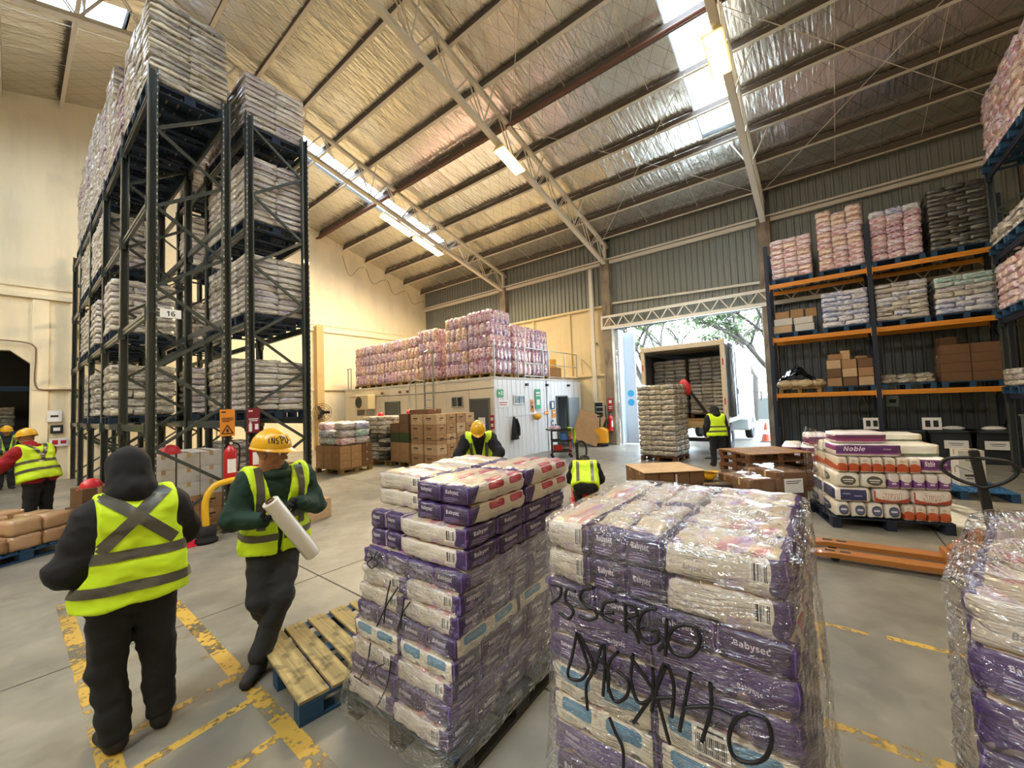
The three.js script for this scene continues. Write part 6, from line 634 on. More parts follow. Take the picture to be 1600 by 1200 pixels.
// film skin: rounded plan, pulled into folds; open or closed on top
function filmSkin(label, base, rot, W, D, y0, y1, lean, o = {}) {
  const nu = 260, nv = 90, P = [], U = [], I = [], { cap = true, skirt = 0.03, amp = 0.012, seed = 1, flare = 0.0, domed = 0.05 } = o; const cx = -W / 2, cz = -D / 2;
  const ring = (t, grow) => { const hw = W / 2 + grow, hd = D / 2 + grow, a = t * PI * 2, c = cos(a), s = sin(a), e = 0.16; const x = Math.sign(c) * Math.pow(abs(c), e * 1.6), z = Math.sign(s) * Math.pow(abs(s), e * 1.6); return [cx + x * hw, cz + z * hd]; };
  // even arc length round the ring
  const N = 2000, cum = [0]; let q = ring(0, 0); for (let i = 1; i <= N; i++) { const r = ring(i / N, 0); cum.push(cum[i - 1] + Math.hypot(r[0] - q[0], r[1] - q[1])); q = r; } const ts = []; let k = 0; for (let i = 0; i <= nu; i++) { const s = i / nu * cum[N]; while (k < N - 1 && cum[k + 1] < s) k++; ts.push((k + (s - cum[k]) / max(1e-6, cum[k + 1] - cum[k])) / N); }
  const rows = cap ? nv + 26 : nv; const per = cum[N];
  for (let j = 0; j <= rows; j++) for (let i = 0; i <= nu; i++) {
    const t = ts[i], s = (i % nu) / nu * per; let y, grow, inw = 0; const a = (i % nu) / nu * PI * 2, px = cos(a) * 3, pz = sin(a) * 3;
    if (j <= nv) { const v = j / nv; y = mix(y0, y1, v); const fold = abs(n3(px * 1.6 + y * 3, y * 9 + seed, pz * 1.6, seed) - 0.5) * 2, fine = abs(n3(px * 5 + y * 14, y * 26, pz * 5 - y * 9, seed + 9) - 0.5) * 2; grow = 0.012 + amp * (1 - fold) * 1.6 + amp * 0.5 * (1 - fine) + skirt * Math.pow(1 - v, 3) + flare * max(0, n3(px * 0.8, y * 2.2, pz * 0.8, seed + 3) - 0.5); }
    else { const v = (j - nv) / 26; grow = 0.012; inw = v; y = y1 + domed * sin(min(1, v * 1.6) * PI / 2) * 0.6 + 0.022 * (n3(px * (1 - v) * 2.5, pz * (1 - v) * 2.5, seed, 5) - 0.5) + 0.012 * (n3(px * (1 - v) * 8, pz * (1 - v) * 8, seed, 6) - 0.5); }
    let [x, z] = ring(t, grow); if (inw) { x = mix(x, cx, inw); z = mix(z, cz, inw); } const [lx, lz] = lean(y); const p = V(x, 0, z).applyAxisAngle(V(0, 1, 0), rot); P.push(base[0] + p.x + lx, y, base[1] + p.z + lz); U.push(s, y + inw * 0.5);
    if (i < nu && j < rows) { const b = j * (nu + 1) + i; I.push(b, b + 1, b + nu + 1, b + 1, b + nu + 2, b + nu + 1); } }
  const g = new THREE.BufferGeometry(); g.setAttribute('position', new THREE.Float32BufferAttribute(P, 3)); g.setAttribute('uv', new THREE.Float32BufferAttribute(U, 2)); g.setIndex(I); g.computeVertexNormals();
  const t = thing('stretch_film', label, 'stretch film'); part('sheet', g, FILM, t); return t;
}
function handwriting(strokes, plane, parent, r = 0.0045) { for (const s of strokes) { const pts = s.map(([a, b]) => plane(a / 100, b / 100)); part('lettering', tube(pts, r, pts.length * 6, 5), M.marker, parent, 'black handwriting'); } }
// the leaning stack
{
  const base = [-1.54, -1.33], rot = 0.05, lean = y => [0.03 * (y - 0.15), -0.15 * (y - 0.15)]; const W = 0.84, D = 1.12;
  pallet('dark pallet under the leaning pack stack with the loose top bundles', [-1.97, 0, -1.9], rot, { w: 0.9, d: 1.16, deck: M.palletDark, side: mat(0x2a2b28, 0.7) });
  const top = (put) => { // four bundles of four, the front one purple ended, the others long side out
    for (const dy of [0, 0.108]) { for (const i of [0, 1]) { put('red', -0.41 + i * 0.205 + 0.1, -0.27, 0.54, 0.2, PI / 2, i + 1, 0.105, dy); put('red', -0.41 + i * 0.205 + 0.1, -0.84, 0.56, 0.2, PI / 2, i + 2, 0.105, dy); } for (const i of [0, 1]) { put('white', -0.69, -0.22 - i * 0.2, 0.48, 0.2, 0, i, 0.105, dy); put('white', -0.69, -0.7 - i * 0.21, 0.48, 0.2, PI, i + 1, 0.105, dy); } } };
  const mid = (put) => { for (const dy of [0, 0.112]) { for (let i = 0; i < 4; i++) put('white', -0.26, -0.14 - i * 0.275, 0.52, 0.27, 0, i, 0.11, dy); for (let i = 0; i < 2; i++) for (const z of [-0.3, -0.84]) put('white', -0.79 + i * 0.15 + 0.02, z, 0.54, 0.15, PI / 2, i, 0.11, dy); } };
  packStack('leaning stack', base, rot, W, D, [{ t: 'side', k: 'white', h: 0.103 }, { t: 'end', k: 'purple', h: 0.103 }, { t: 'side', k: 'white', h: 0.103 }, { t: 'side', k: 'blue', h: 0.103 }, { t: 'end', k: 'blue', h: 0.103 }, { t: 'side', k: 'white', h: 0.103 }, { t: 'side', k: 'white', h: 0.103 }, { t: 'end', k: 'purple', h: 0.103 }, { t: 'mid', h: 0.225, put: mid }, { t: 'top', h: 0.215, put: top }], lean);
  const f = filmSkin('clear stretch film round the lower part of the leaning stack, marked with crosses', base, rot, W, D, 0.1, 0.985, lean, { cap: false, skirt: 0.05, amp: 0.008, seed: 3 });
  const S = [[[-224,96],[-222,94],[-226,90],[-222,88]],[[-218,98],[-220,94],[-216,92],[-221,88]],[[-203,85],[-205,73],[-205,62]],[[-196,83],[-204,72],[-211,59]],[[-190,79],[-191,69],[-193,62]],[[-185,78],[-190,71],[-191,63]],[[-215,49],[-216,38],[-221,29]],[[-227,28],[-213,28]],[[-202,42],[-208,38],[-207,34],[-201,32]],[[-196,46],[-197,34],[-206,17]]];
  handwriting(S, (x, y) => { const k = 1.0 + 0.03; const lz = lean(y); return [x * 1.0, y, base[1] + lz[1] + 0.036 - 0.05 * (x - base[0])]; }, f, 0.0045);
}
// the lettered stack
{
  const base = [-0.1, -1.27], rot = 0.0, W = 0.77, D = 0.86, lean = y => [0.006 * (1.4 - y), 0.0];
  pallet('pallet under the lettered stack, sunk in film', [-0.48, 0, -1.7], rot, { w: 0.9, d: 1.0, deck: brownWood, side: M.palletBlue });
  const top = put => { for (let i = 0; i < 2; i++) { put('purple', -0.585 + i * 0.125 + 0.06, -0.22, 0.42, 0.124, PI / 2, i); put('white', -0.585 + i * 0.125 + 0.06, -0.64, 0.42, 0.124, PI / 2, i + 2); } put('white', -0.68, -0.22, 0.17, 0.42, 0, 2); put('white', -0.68, -0.64, 0.17, 0.42, 0, 3); for (const z of [-0.11, -0.33, -0.54, -0.75]) put('white', -0.165, z, 0.32, 0.21, z < -0.5 ? PI : 0, abs(z * 10) | 0); };
  const h = 0.1055; packStack('lettered stack', base, rot, W, D, [{ t: 'side', k: 'white', h }, { t: 'side', k: 'blue', h }, { t: 'side', k: 'blue', h }, { t: 'end', k: 'purple', h }, { t: 'side', k: 'purple', h }, { t: 'side', k: 'blue', h }, { t: 'side', k: 'blue', h }, { t: 'side', k: 'purple', h }, { t: 'side', k: 'purple', h }, { t: 'end', k: 'red', h: 0.09 }, { t: 'top', h: 0.108, put: top }, { t: 'top', h: 0.108, put: top }], lean);
  const f = filmSkin('crinkled clear stretch film over the whole lettered stack', base, rot, W, D, 0.02, 1.4, lean, { cap: true, skirt: 0.08, amp: 0.012, seed: 7, flare: 0.03, domed: 0.03 });
  const S = [[[-82,119],[-78,119],[-78,116],[-82,112]],[[-72,119],[-75,119],[-76,115],[-73,112],[-75,109],[-79,110]],[[-65,122],[-69,120],[-70,117],[-67,115],[-65,115],[-64,113],[-67,111],[-71,111]],[[-57,120],[-61,118],[-62,114],[-60,113],[-58,113]],[[-61,115],[-58,116]],[[-54,120],[-54,116],[-54,111]],[[-54,120],[-51,120],[-50,118],[-54,115],[-51,112],[-50,109]],[[-44,121],[-47,120],[-50,115],[-49,111],[-47,110],[-44,112],[-44,115],[-46,114]],[[-41,119],[-42,108]],[[-44,114],[-42,112],[-44,109]],[[-36,119],[-39,117],[-41,113],[-40,110],[-36,110],[-33,113],[-32,116],[-33,119],[-36,119]],[[-72,105],[-74,97],[-76,89],[-71,90],[-68,95],[-69,98],[-72,105]],[[-71,105],[-66,96],[-69,89],[-69,81]],[[-66,94],[-62,105],[-62,97],[-63,88]],[[-66,101],[-61,97],[-61,90]],[[-57,104],[-60,100],[-61,92],[-59,88],[-55,91],[-54,96],[-58,98]],[[-52,105],[-53,96],[-51,91],[-47,94],[-46,98],[-46,103]],[[-53,104],[-46,96],[-42,83]],[[-42,105],[-46,96],[-53,84]],[[-47,90],[-42,106],[-40,101],[-41,91]],[[-47,94],[-40,97]],[[-35,106],[-37,97],[-39,88]],[[-30,105],[-30,99],[-33,88]],[[-38,95],[-29,99],[-25,99]],[[-21,101],[-24,98],[-26,92],[-25,88],[-22,88],[-18,91],[-16,97],[-17,101],[-21,101]],[[-61,82],[-59,78],[-57,75],[-57,67]]];
  handwriting(S, (x, y) => [x, y, -1.222 + 0.01 * (1.2 - y)], f, 0.0058);
  { const t = thing('shipping_label', 'white barcode label under the film of the lettered stack', 'label', [-0.315, 0.86, -1.252]); part('sheet', bx(0.1, 0.085, 0.002, 0, 0, 0, 0), PAPER, t); part('barcode', Array.from({ length: 16 }, (_, i) => bx(0.002 + 0.002 * ((i * 7) % 3) / 2, 0.05, 0.001, -0.04 + i * 0.0053, -0.01, 0.0015, 0)), M.ink, t); part('lettering', bx(0.07, 0.006, 0.001, 0, 0.03, 0.0015, 0), M.ink, t); }
}
// the stack cut off by the edge of the view
{
  const base = [1.0, -1.15], rot = -0.26, W = 0.82, D = 0.9, lean = y => [0.01, 0];
  pallet('pallet under the stack cut off by the edge of the photo', [0.685, 0, -1.7], -0.26, { w: 0.86, d: 1.0, deck: brownWood, side: M.palletBlue });
  const h = 0.112; packStack('edge stack', base, rot, W, D, [{ t: 'side', k: 'white', h }, { t: 'side', k: 'blue', h }, { t: 'side', k: 'white', h }, { t: 'end', k: 'red', h }, { t: 'side', k: 'blue', h }, { t: 'side', k: 'blue', h }, { t: 'side', k: 'white', h }, { t: 'end', k: 'purple', h }, { t: 'side', k: 'purple', h }, { t: 'side', k: 'purple', h }, { t: 'side', k: 'white', h }], lean);
  filmSkin('bulging clear stretch film round the stack at the edge of the photo', base, rot, W, D, 0.02, 1.40, lean, { cap: true, skirt: 0.02, amp: 0.018, seed: 13, flare: 0.05, domed: 0.09 });
}
// loose pallet with weathered deck, and its printed tag
pallet('loose pallet with a weathered yellowish deck and blue sides lying by the leaning stack', [-2.93, 0, -1.72], -0.11, { w: 0.97, d: 1.2, deck: wornDeck, side: M.palletBlue });

// ---------------------------------------------------------------- people
function surfaceNets(f, lo, hi, cell) {
  const nx = Math.ceil((hi[0] - lo[0]) / cell) + 1, ny = Math.ceil((hi[1] - lo[1]) / cell) + 1, nz = Math.ceil((hi[2] - lo[2]) / cell) + 1, G = new Float32Array(nx * ny * nz), id = (i, j, k) => (k * ny + j) * nx + i;
  for (let k = 0; k < nz; k++) for (let j = 0; j < ny; j++) for (let i = 0; i < nx; i++) G[id(i, j, k)] = f(lo[0] + i * cell, lo[1] + j * cell, lo[2] + k * cell);
  const vi = new Int32Array(nx * ny * nz).fill(-1), P = [], I = []; const E = [[0, 1], [2, 3], [4, 5], [6, 7], [0, 2], [1, 3], [4, 6], [5, 7], [0, 4], [1, 5], [2, 6], [3, 7]], v = new Float32Array(8);
  for (let k = 0; k < nz - 1; k++) for (let j = 0; j < ny - 1; j++) for (let i = 0; i < nx - 1; i++) { let m = 0; for (let c = 0; c < 8; c++) { v[c] = G[id(i + (c & 1), j + (c >> 1 & 1), k + (c >> 2))]; if (v[c] < 0) m |= 1 << c; } if (m === 0 || m === 255) continue; let x = 0, y = 0, z = 0, n = 0; for (const [a, b] of E) { if ((v[a] < 0) === (v[b] < 0)) continue; const t = v[a] / (v[a] - v[b]); x += (a & 1) + t * ((b & 1) - (a & 1)); y += (a >> 1 & 1) + t * ((b >> 1 & 1) - (a >> 1 & 1)); z += (a >> 2) + t * ((b >> 2) - (a >> 2)); n++; } vi[id(i, j, k)] = P.length / 3; P.push(lo[0] + (i + x / n) * cell, lo[1] + (j + y / n) * cell, lo[2] + (k + z / n) * cell); }
  const quad = (a, b, c, d, fl) => { if (a < 0 || b < 0 || c < 0 || d < 0) return; if (fl) I.push(a, c, b, a, d, c); else I.push(a, b, c, a, c, d); };
  for (let k = 1; k < nz - 1; k++) for (let j = 1; j < ny - 1; j++) for (let i = 1; i < nx - 1; i++) { const s = G[id(i, j, k)] < 0; if (s !== G[id(i + 1, j, k)] < 0) quad(vi[id(i, j - 1, k - 1)], vi[id(i, j, k - 1)], vi[id(i, j, k)], vi[id(i, j - 1, k)], !s); if (s !== G[id(i, j + 1, k)] < 0) quad(vi[id(i - 1, j, k - 1)], vi[id(i - 1, j, k)], vi[id(i, j, k)], vi[id(i, j, k - 1)], !s); if (s !== G[id(i, j, k + 1)] < 0) quad(vi[id(i - 1, j - 1, k)], vi[id(i, j - 1, k)], vi[id(i, j, k)], vi[id(i - 1, j, k)], !s); }
  const g = new THREE.BufferGeometry(); g.setAttribute('position', new THREE.Float32BufferAttribute(P, 3)); g.setIndex(I); g.computeVertexNormals(); return g;
}
const smin = (a, b, k) => { const h = max(k - abs(a - b), 0) / k; return min(a, b) - h * h * k * 0.25; };
function cap(x, y, z, c) { const ax = c[0], ay = c[1], az = c[2], bx_ = c[3] - ax, by = c[4] - ay, bz = c[5] - az, px = x - ax, py = y - ay, pz = z - az; const l = bx_ * bx_ + by * by + bz * bz || 1e-9; let t = (px * bx_ + py * by + pz * bz) / l; t = t < 0 ? 0 : t > 1 ? 1 : t; const dx = px - t * bx_, dy = py - t * by, dz = pz - t * bz; return Math.sqrt(dx * dx + dy * dy + dz * dz) - (c[6] + t * (c[7] - c[6])); }
const C = (a, b, r0, r1) => [...a, ...b, r0, r1 === undefined ? r0 : r1];
const sdf = (caps, k, grow = 0) => (x, y, z) => { let d = 1e9; for (const c of caps) { const e = cap(x, y, z, c); d = d > 1e8 ? e : e - d > k ? d : smin(d, e, k); } return d - grow; };
function boundsOf(caps, m) { const lo = [1e9, 1e9, 1e9], hi = [-1e9, -1e9, -1e9]; for (const c of caps) for (let i = 0; i < 3; i++) { const r = max(c[6], c[7]) + m; lo[i] = min(lo[i], c[i] - r, c[i + 3] - r); hi[i] = max(hi[i], c[i] + r, c[i + 3] + r); } return [lo, hi]; }
const v3 = a => V(a[0], a[1], a[2]), arr = v => [v.x, v.y, v.z], lerp3 = (a, b, t) => [mix(a[0], b[0], t), mix(a[1], b[1], t), mix(a[2], b[2], t)];
const ell = (x, y, z, c, r) => { const a = (x - c[0]) / r[0], b = (y - c[1]) / r[1], d = (z - c[2]) / r[2], k = Math.sqrt(a * a + b * b + d * d); return (k - 1) * min(r[0], r[1], r[2]); };
function headGeo(cell = 0.0045) { // centred between the ears, facing +z
  const f = (x, y, z) => { const X = abs(x); let d = ell(x, y, z, [0, 0.035, -0.012], [0.078, 0.092, 0.096]); d = smin(d, ell(x, y, z, [0, -0.045, 0.022], [0.058, 0.066, 0.066]), 0.04); d = smin(d, cap(X, y, z, [0, 0.022, 0.084, 0.05, 0.02, 0.066, 0.012, 0.012]), 0.02); d = smin(d, cap(x, y, z, [0, 0.008, 0.085, 0, -0.028, 0.108, 0.009, 0.015]), 0.016); d = smin(d, cap(X, y, z, [0.012, -0.032, 0.092, 0.016, -0.032, 0.09, 0.009, 0.008]), 0.01); d = smin(d, ell(x, y, z, [0, -0.1, 0.055], [0.024, 0.018, 0.02]), 0.03); d = smin(d, cap(X, y, z, [0.04, -0.02, 0.062, 0.048, -0.03, 0.05, 0.02, 0.02]), 0.025); d = smin(d, ell(X, y, z, [0.08, -0.005, -0.012], [0.011, 0.03, 0.018]), 0.012); d = smin(d, cap(x, y, z, [-0.017, -0.062, 0.083, 0.017, -0.062, 0.083, 0.008, 0.008]), 0.012); d = smin(d, cap(x, y, z, [-0.015, -0.073, 0.081, 0.015, -0.073, 0.081, 0.008, 0.008]), 0.012); d = -smin(-d, cap(X, y, z, [0.024, 0.006, 0.094, 0.04, 0.005, 0.086, 0.011, 0.01]), 0.012); d = -smin(-d, cap(x, y, z, [-0.02, -0.067, 0.093, 0.02, -0.067, 0.093, 0.003, 0.003]), 0.004); d = smin(d, cap(x, y, z, [0, -0.08, -0.02, 0, -0.2, -0.035, 0.055, 0.06]), 0.04); return d; };
  return surfaceNets(f, [-0.11, -0.22, -0.13], [0.11, 0.145, 0.14], cell);
}
const HEAD = headGeo();
// hand at the wrist, fingers along `dir`, palm facing `palm`; side +1 puts the thumb on the +cross side
function handGeo(w, dir, palm, curl, side, grow = 0, cell = 0.0045) {
  const F = v3(dir).normalize(), N = v3(palm).addScaledVector(F, -v3(palm).dot(F)).normalize(), S = V(0, 0, 0).crossVectors(F, N).multiplyScalar(side), W = v3(w), caps = [];
  const at_ = (a, b, c) => arr(W.clone().addScaledVector(F, a).addScaledVector(S, b).addScaledVector(N, c));
  const len = [0.07, 0.078, 0.073, 0.058];
  for (let i = 0; i < 4; i++) { const b = 0.027 - i * 0.0185, k0 = 0.088 - abs(i - 1.2) * 0.005; caps.push(C(at_(0.0, b * 0.6, 0), at_(k0, b, 0), 0.015, 0.0125)); let p = W.clone().addScaledVector(F, k0).addScaledVector(S, b), a = 0; const seg = [0.45, 0.31, 0.24]; for (let s = 0; s < 3; s++) { a += curl * (s === 0 ? 0.75 : 1) * (0.92 + 0.08 * i); const d = F.clone().multiplyScalar(cos(a)).addScaledVector(N, sin(a)).addScaledVector(S, 0.05 * (1.5 - i) * (1 - curl * 0.5)); const q = p.clone().addScaledVector(d, len[i] * seg[s]); caps.push(C(arr(p), arr(q), 0.0098 - s * 0.001, 0.009 - s * 0.001)); p = q; } }
  let p = W.clone().addScaledVector(F, 0.025).addScaledVector(S, 0.026).addScaledVector(N, 0.006); const t1 = p.clone().addScaledVector(F, 0.03).addScaledVector(S, 0.026).addScaledVector(N, 0.02), t2 = t1.clone().addScaledVector(F, 0.026).addScaledVector(S, 0.006).addScaledVector(N, 0.016 + 0.01 * curl), t3 = t2.clone().addScaledVector(F, 0.022).addScaledVector(S, -0.006).addScaledVector(N, 0.012 + 0.012 * curl); caps.push(C(arr(p), arr(t1), 0.014, 0.011), C(arr(t1), arr(t2), 0.0105, 0.0095), C(arr(t2), arr(t3), 0.0095, 0.008));
  caps.push(C(at_(-0.05, 0, 0), at_(0.02, 0, 0), 0.026, 0.022)); const [lo, hi] = boundsOf(caps, 0.012 + grow); return surfaceNets(sdf(caps, 0.007, grow), lo, hi, cell);
}
const cloth = (c, o = {}) => mat(c, 0.85, { sheen: 0.3, sheenRoughness: 0.6, ...o });
const weave = dataTex(256, (u, v) => 0.5 + 0.5 * sin(u * PI * 128) * sin(v * PI * 128), 6);
const SKIN = mat(0x9a6a4c, 0.55), HIVIS = mat(0xcdf01c, 0.6, { sheen: 0.5, bumpMap: grain, bumpScale: 0.001 }), HIVIS_D = mat(0x9fcf1c, 0.65, { sheen: 0.5 }), STRIP = mat(0x5d5c52, 0.35, { metalness: 0.3 }), BLACKCLOTH = cloth(0x131317), GREENCLOTH = cloth(0x123226), NAVY = cloth(0x171a22), TROUSER = cloth(0x17181a), TROUSER_G = cloth(0x26282a), REDCLOTH = cloth(0x9c1824), BOOT = mat(0x1e1b19, 0.7), GLOVE = cloth(0x15161a), EYE = mat(0xe8e2da, 0.2), IRIS = mat(0x1d120c, 0.15);
// s: joints in the person's own frame (faces +z, own left is +x), stands on y = 0
function person(label, pos, turn, s) {
  const o = thing('person', label, 'person', pos, turn, null), J = s.j, b = s.bulk || 1, cell = s.cell || 0.014; delete o.userData.group;
  const ft = (a, t) => { const d = v3(t).sub(v3(a)); return [C([a[0], a[1] - 0.05, a[2]], [t[0], t[1], t[2]], 0.042, 0.034), C([a[0], a[1] - 0.05, a[2] - 0.0], arr(v3(a).addScaledVector(d, -0.12).setY(t[1] + 0.008)), 0.042, 0.04)]; };
  const mid = t => lerp3(J.pelvis, J.chest, t), up = v3(J.chest).sub(v3(J.pelvis)).normalize(), fw = v3(s.fwd || [0, 0, 1]); fw.addScaledVector(up, -fw.dot(up)).normalize(); const lf = V(0, 0, 0).crossVectors(up, fw).normalize();
  const off = (p, l, u = 0, f = 0) => arr(v3(p).addScaledVector(lf, l).addScaledVector(up, u).addScaledVector(fw, f));
  const torso = [C(off(J.pelvis, 0.075 * b), off(J.chest, 0.085), 0.115 * b, 0.105 * b), C(off(J.pelvis, -0.075 * b), off(J.chest, -0.085), 0.115 * b, 0.105 * b), C(off(J.chest, 0.12, 0.06), off(J.chest, -0.12, 0.06), 0.085, 0.085), C(J.chest, J.neck, 0.1, 0.06), C(J.shL, off(J.chest, 0.08, 0.06), 0.06, 0.09), C(J.shR, off(J.chest, -0.08, 0.06), 0.06, 0.09), C(off(J.pelvis, 0, 0.05, 0.03 * b), off(mid(0.6), 0, 0, 0.04 * b), 0.11 * b, 0.1 * b)];
  const arm = q => [C(J['sh' + q], J['el' + q], 0.052, 0.04), C(J['el' + q], J['wr' + q], 0.04, 0.028)], leg = q => [C(J['hip' + q], J['kn' + q], 0.085 * b, 0.058), C(J['kn' + q], J['an' + q], 0.058, 0.04)];
  // body: one continuous skin, the head and the hands meshed finer and joined in
  const all = [...torso, ...arm('L'), ...arm('R'), ...leg('L'), ...leg('R'), ...ft(J.anL, J.toeL), ...ft(J.anR, J.toeR), C(J.neck, off(J.neck, 0, 0.08), 0.055, 0.055)]; let [lo, hi] = boundsOf(all, 0.03);
  const pieces = [surfaceNets(sdf(all, 0.04), lo, hi, 0.016)]; const hm = new THREE.Matrix4(), hq = new THREE.Quaternion().setFromEuler(new THREE.Euler(s.head[4] || 0, s.head[3] || 0, s.head[5] || 0, 'YXZ')); hm.compose(V(...s.head), hq, V(1, 1, 1)); pieces.push(HEAD.clone().applyMatrix4(hm));
  for (const q of ['L', 'R']) { const d = s['hand' + q] ? s['hand' + q][0] : arr(v3(J['wr' + q]).sub(v3(J['el' + q]))); const pl = s['hand' + q] ? s['hand' + q][1] : [q === 'L' ? -1 : 1, 0, 0]; pieces.push(handGeo(J['wr' + q], d, pl, s['hand' + q] ? s['hand' + q][2] : 0.35, q === 'L' ? -1 : 1, 0, s.far ? 0.007 : 0.0045)); if (s.gloves) part('glove', handGeo(J['wr' + q], d, pl, s['hand' + q] ? s['hand' + q][2] : 0.35, q === 'L' ? -1 : 1, 0.003), GLOVE, o, 'dark work glove'); }
  part('body', pieces, SKIN, o);
  for (const x of [-0.031, 0.031]) { const e = new THREE.SphereGeometry(0.0115, 12, 10); e.translate(x, 0.006, 0.0785); e.applyMatrix4(hm); const m = part('eye', e, EYE, o); const i = new THREE.SphereGeometry(0.006, 10, 8); i.translate(x, 0.006, 0.0855); i.applyMatrix4(hm); part('iris', i, IRIS, m); }
  const wrk = (x, y, z, a) => a * ((n3(x * 9 + 3, y * 16, z * 9 + 7, 21) - 0.5) * 1.6 + (n3(x * 26, y * 40, z * 26, 33) - 0.5) * 0.7);
  const garment = (n, caps, k, grow, m, extra, a = 0.014, c = cell) => { const [l, h] = boundsOf(caps, grow + 0.03), f0 = sdf(caps, k, grow), f = (x, y, z) => { let d = f0(x, y, z); if (d < 0.08) d -= wrk(x, y, z, a); return extra ? extra(x, y, z, d) : d; }; const p = part(n, surfaceNets(f, l, h, c), m, o); return f; };
  // trousers, gathered at the ankle
  const tro = []; for (const q of ['L', 'R']) { const an = lerp3(J['an' + q], J['kn' + q], 0.06); tro.push(C(J['hip' + q], J['kn' + q], 0.098 * b, 0.074), C(J['kn' + q], an, 0.074, 0.066)); } tro.push(C(off(J.pelvis, 0.07 * b, 0.02), off(J.pelvis, -0.07 * b, 0.02), 0.125 * b, 0.125 * b)); garment('trousers', tro, 0.04, 0.006, s.trousers, null, 0.012);
  for (const q of ['L', 'R']) { const bc = [...ft(J['an' + q], J['toe' + q]).map(c => { const d = c.slice(); d[6] += 0.006; d[7] += 0.008; return d; }), C(J['an' + q], lerp3(J['an' + q], J['kn' + q], 0.22), 0.052, 0.056)]; const [l, h] = boundsOf(bc, 0.02), f = sdf(bc, 0.02); part('boot', surfaceNets((x, y, z) => max(f(x, y, z), 0.002 - y), l, h, 0.01), BOOT, o); }
  // hooded top or jacket
  const jg = s.jacketGrow || 0.016; const jc = [...torso]; for (const q of ['L', 'R']) jc.push(C(J['sh' + q], J['el' + q], 0.064 + (s.puff || 0), 0.056 + (s.puff || 0)), C(J['el' + q], J['wr' + q], 0.056 + (s.puff || 0), 0.038)); jc.push(C(off(J.neck, 0, -0.02), off(J.neck, 0, 0.03), 0.075, 0.07)); garment(s.jacketName || 'hooded_top', jc, 0.04, jg, s.top, null, 0.016);
  if (s.hood === 'up') { const hc = V(...s.head), f = (x, y, z) => { const q = V(x, y, z).sub(hc).applyQuaternion(hq.clone().invert()); let d = ell(q.x, q.y, q.z, [0, 0.03, -0.02], [0.102, 0.122, 0.122]); d = smin(d, ell(q.x, q.y, q.z, [0, -0.12, -0.05], [0.115, 0.1, 0.105]), 0.07); d = max(d, -ell(q.x, q.y, q.z, [0, 0.0, 0.12], [0.075, 0.1, 0.1])); return d - 0.006 * (n3(x * 22, y * 22, z * 22, 9) - 0.5) * 2; }; part('hood', surfaceNets(f, [hc.x - 0.2, hc.y - 0.27, hc.z - 0.22], [hc.x + 0.2, hc.y + 0.2, hc.z + 0.2], 0.01), s.top, o); }
  else { const g = new THREE.TorusGeometry(0.088, 0.036, 12, 28); g.rotateX(PI / 2); g.scale(1, 1.0, 1.05); g.applyMatrix4(new THREE.Matrix4().makeBasis(lf, up, fw).setPosition(...off(J.neck, 0, 0.0, -0.01))); part('hood', g, s.top, o); }
  // vest
  const vc = [...torso.map(c => c.slice()), C(lerp3(J.shL, J.elL, 0.0), off(J.chest, 0.07, 0.05), 0.078 + (s.puff || 0) * 0.6, 0.09), C(lerp3(J.shR, J.elR, 0.0), off(J.chest, -0.07, 0.05), 0.078 + (s.puff || 0) * 0.6, 0.09)], [nk] = [v3(J.neck)]; const arms = [C(lerp3(J.shL, J.elL, 0.16), J.elL, 0.1, 0.115), C(lerp3(J.shR, J.elR, 0.16), J.elR, 0.1, 0.115)]; const pel = v3(J.pelvis), q0 = V(0, 0, 0); const H = v3(J.chest).sub(pel).length();
  const tor = (x, y, z) => { q0.set(x, y, z).sub(pel); return [q0.dot(lf), q0.dot(up), q0.dot(fw)]; };
  const sL = tor(...J.shL)[0], sR = tor(...J.shR)[0]; const hem = s.hem === undefined ? -0.05 : s.hem; const flare = [C(off(J.pelvis, 0.08 * b, hem), off(J.pelvis, 0.08 * b, 0.1), 0.125 * b, 0.115 * b), C(off(J.pelvis, -0.08 * b, hem), off(J.pelvis, -0.08 * b, 0.1), 0.125 * b, 0.115 * b)];
  const vf = garment('vest', [...vc, ...flare], 0.05, jg + 0.016, s.vest || HIVIS, (x, y, z, d) => { const t = tor(x, y, z); d = max(d, hem - t[1] + 0.006 * sin(t[0] * 30)); d = max(d, t[1] - H - 0.27); for (const a of arms) d = -smin(-d, cap(x, y, z, a), 0.03); { const hi_ = smooth(0.16, 0.34, t[1]), l1 = mix(0.5, sL + 0.02, hi_), l2 = mix(-0.5, sR - 0.02, hi_); d = -smin(-d, -max(t[0] - l1, l2 - t[0]), 0.02); } const nr = Math.hypot(x - nk.x, z - nk.z, (y - nk.y) * 0.6); d = max(d, 0.085 - nr); if (s.openFront && t[2] > 0) { const w = 0.015 + 0.2 * max(0, t[1] - H * 0.3); d = max(d, (w - abs(t[0] - (s.openAt || 0))) * 0.9); } return d; }, 0.012);
  // reflective strips laid on the vest by walking in to its surface
  const march = (p, d) => { let q = p.clone(); for (let i = 0; i < 90; i++) { const e = vf(q.x, q.y, q.z); if (e < 0.0015) return q.addScaledVector(d, -0.004); q.addScaledVector(d, clamp(e * 0.6, 0.001, 0.02)); } return null; };
  const W3 = (l, u, f) => V(...off(J.pelvis, l, u, f));
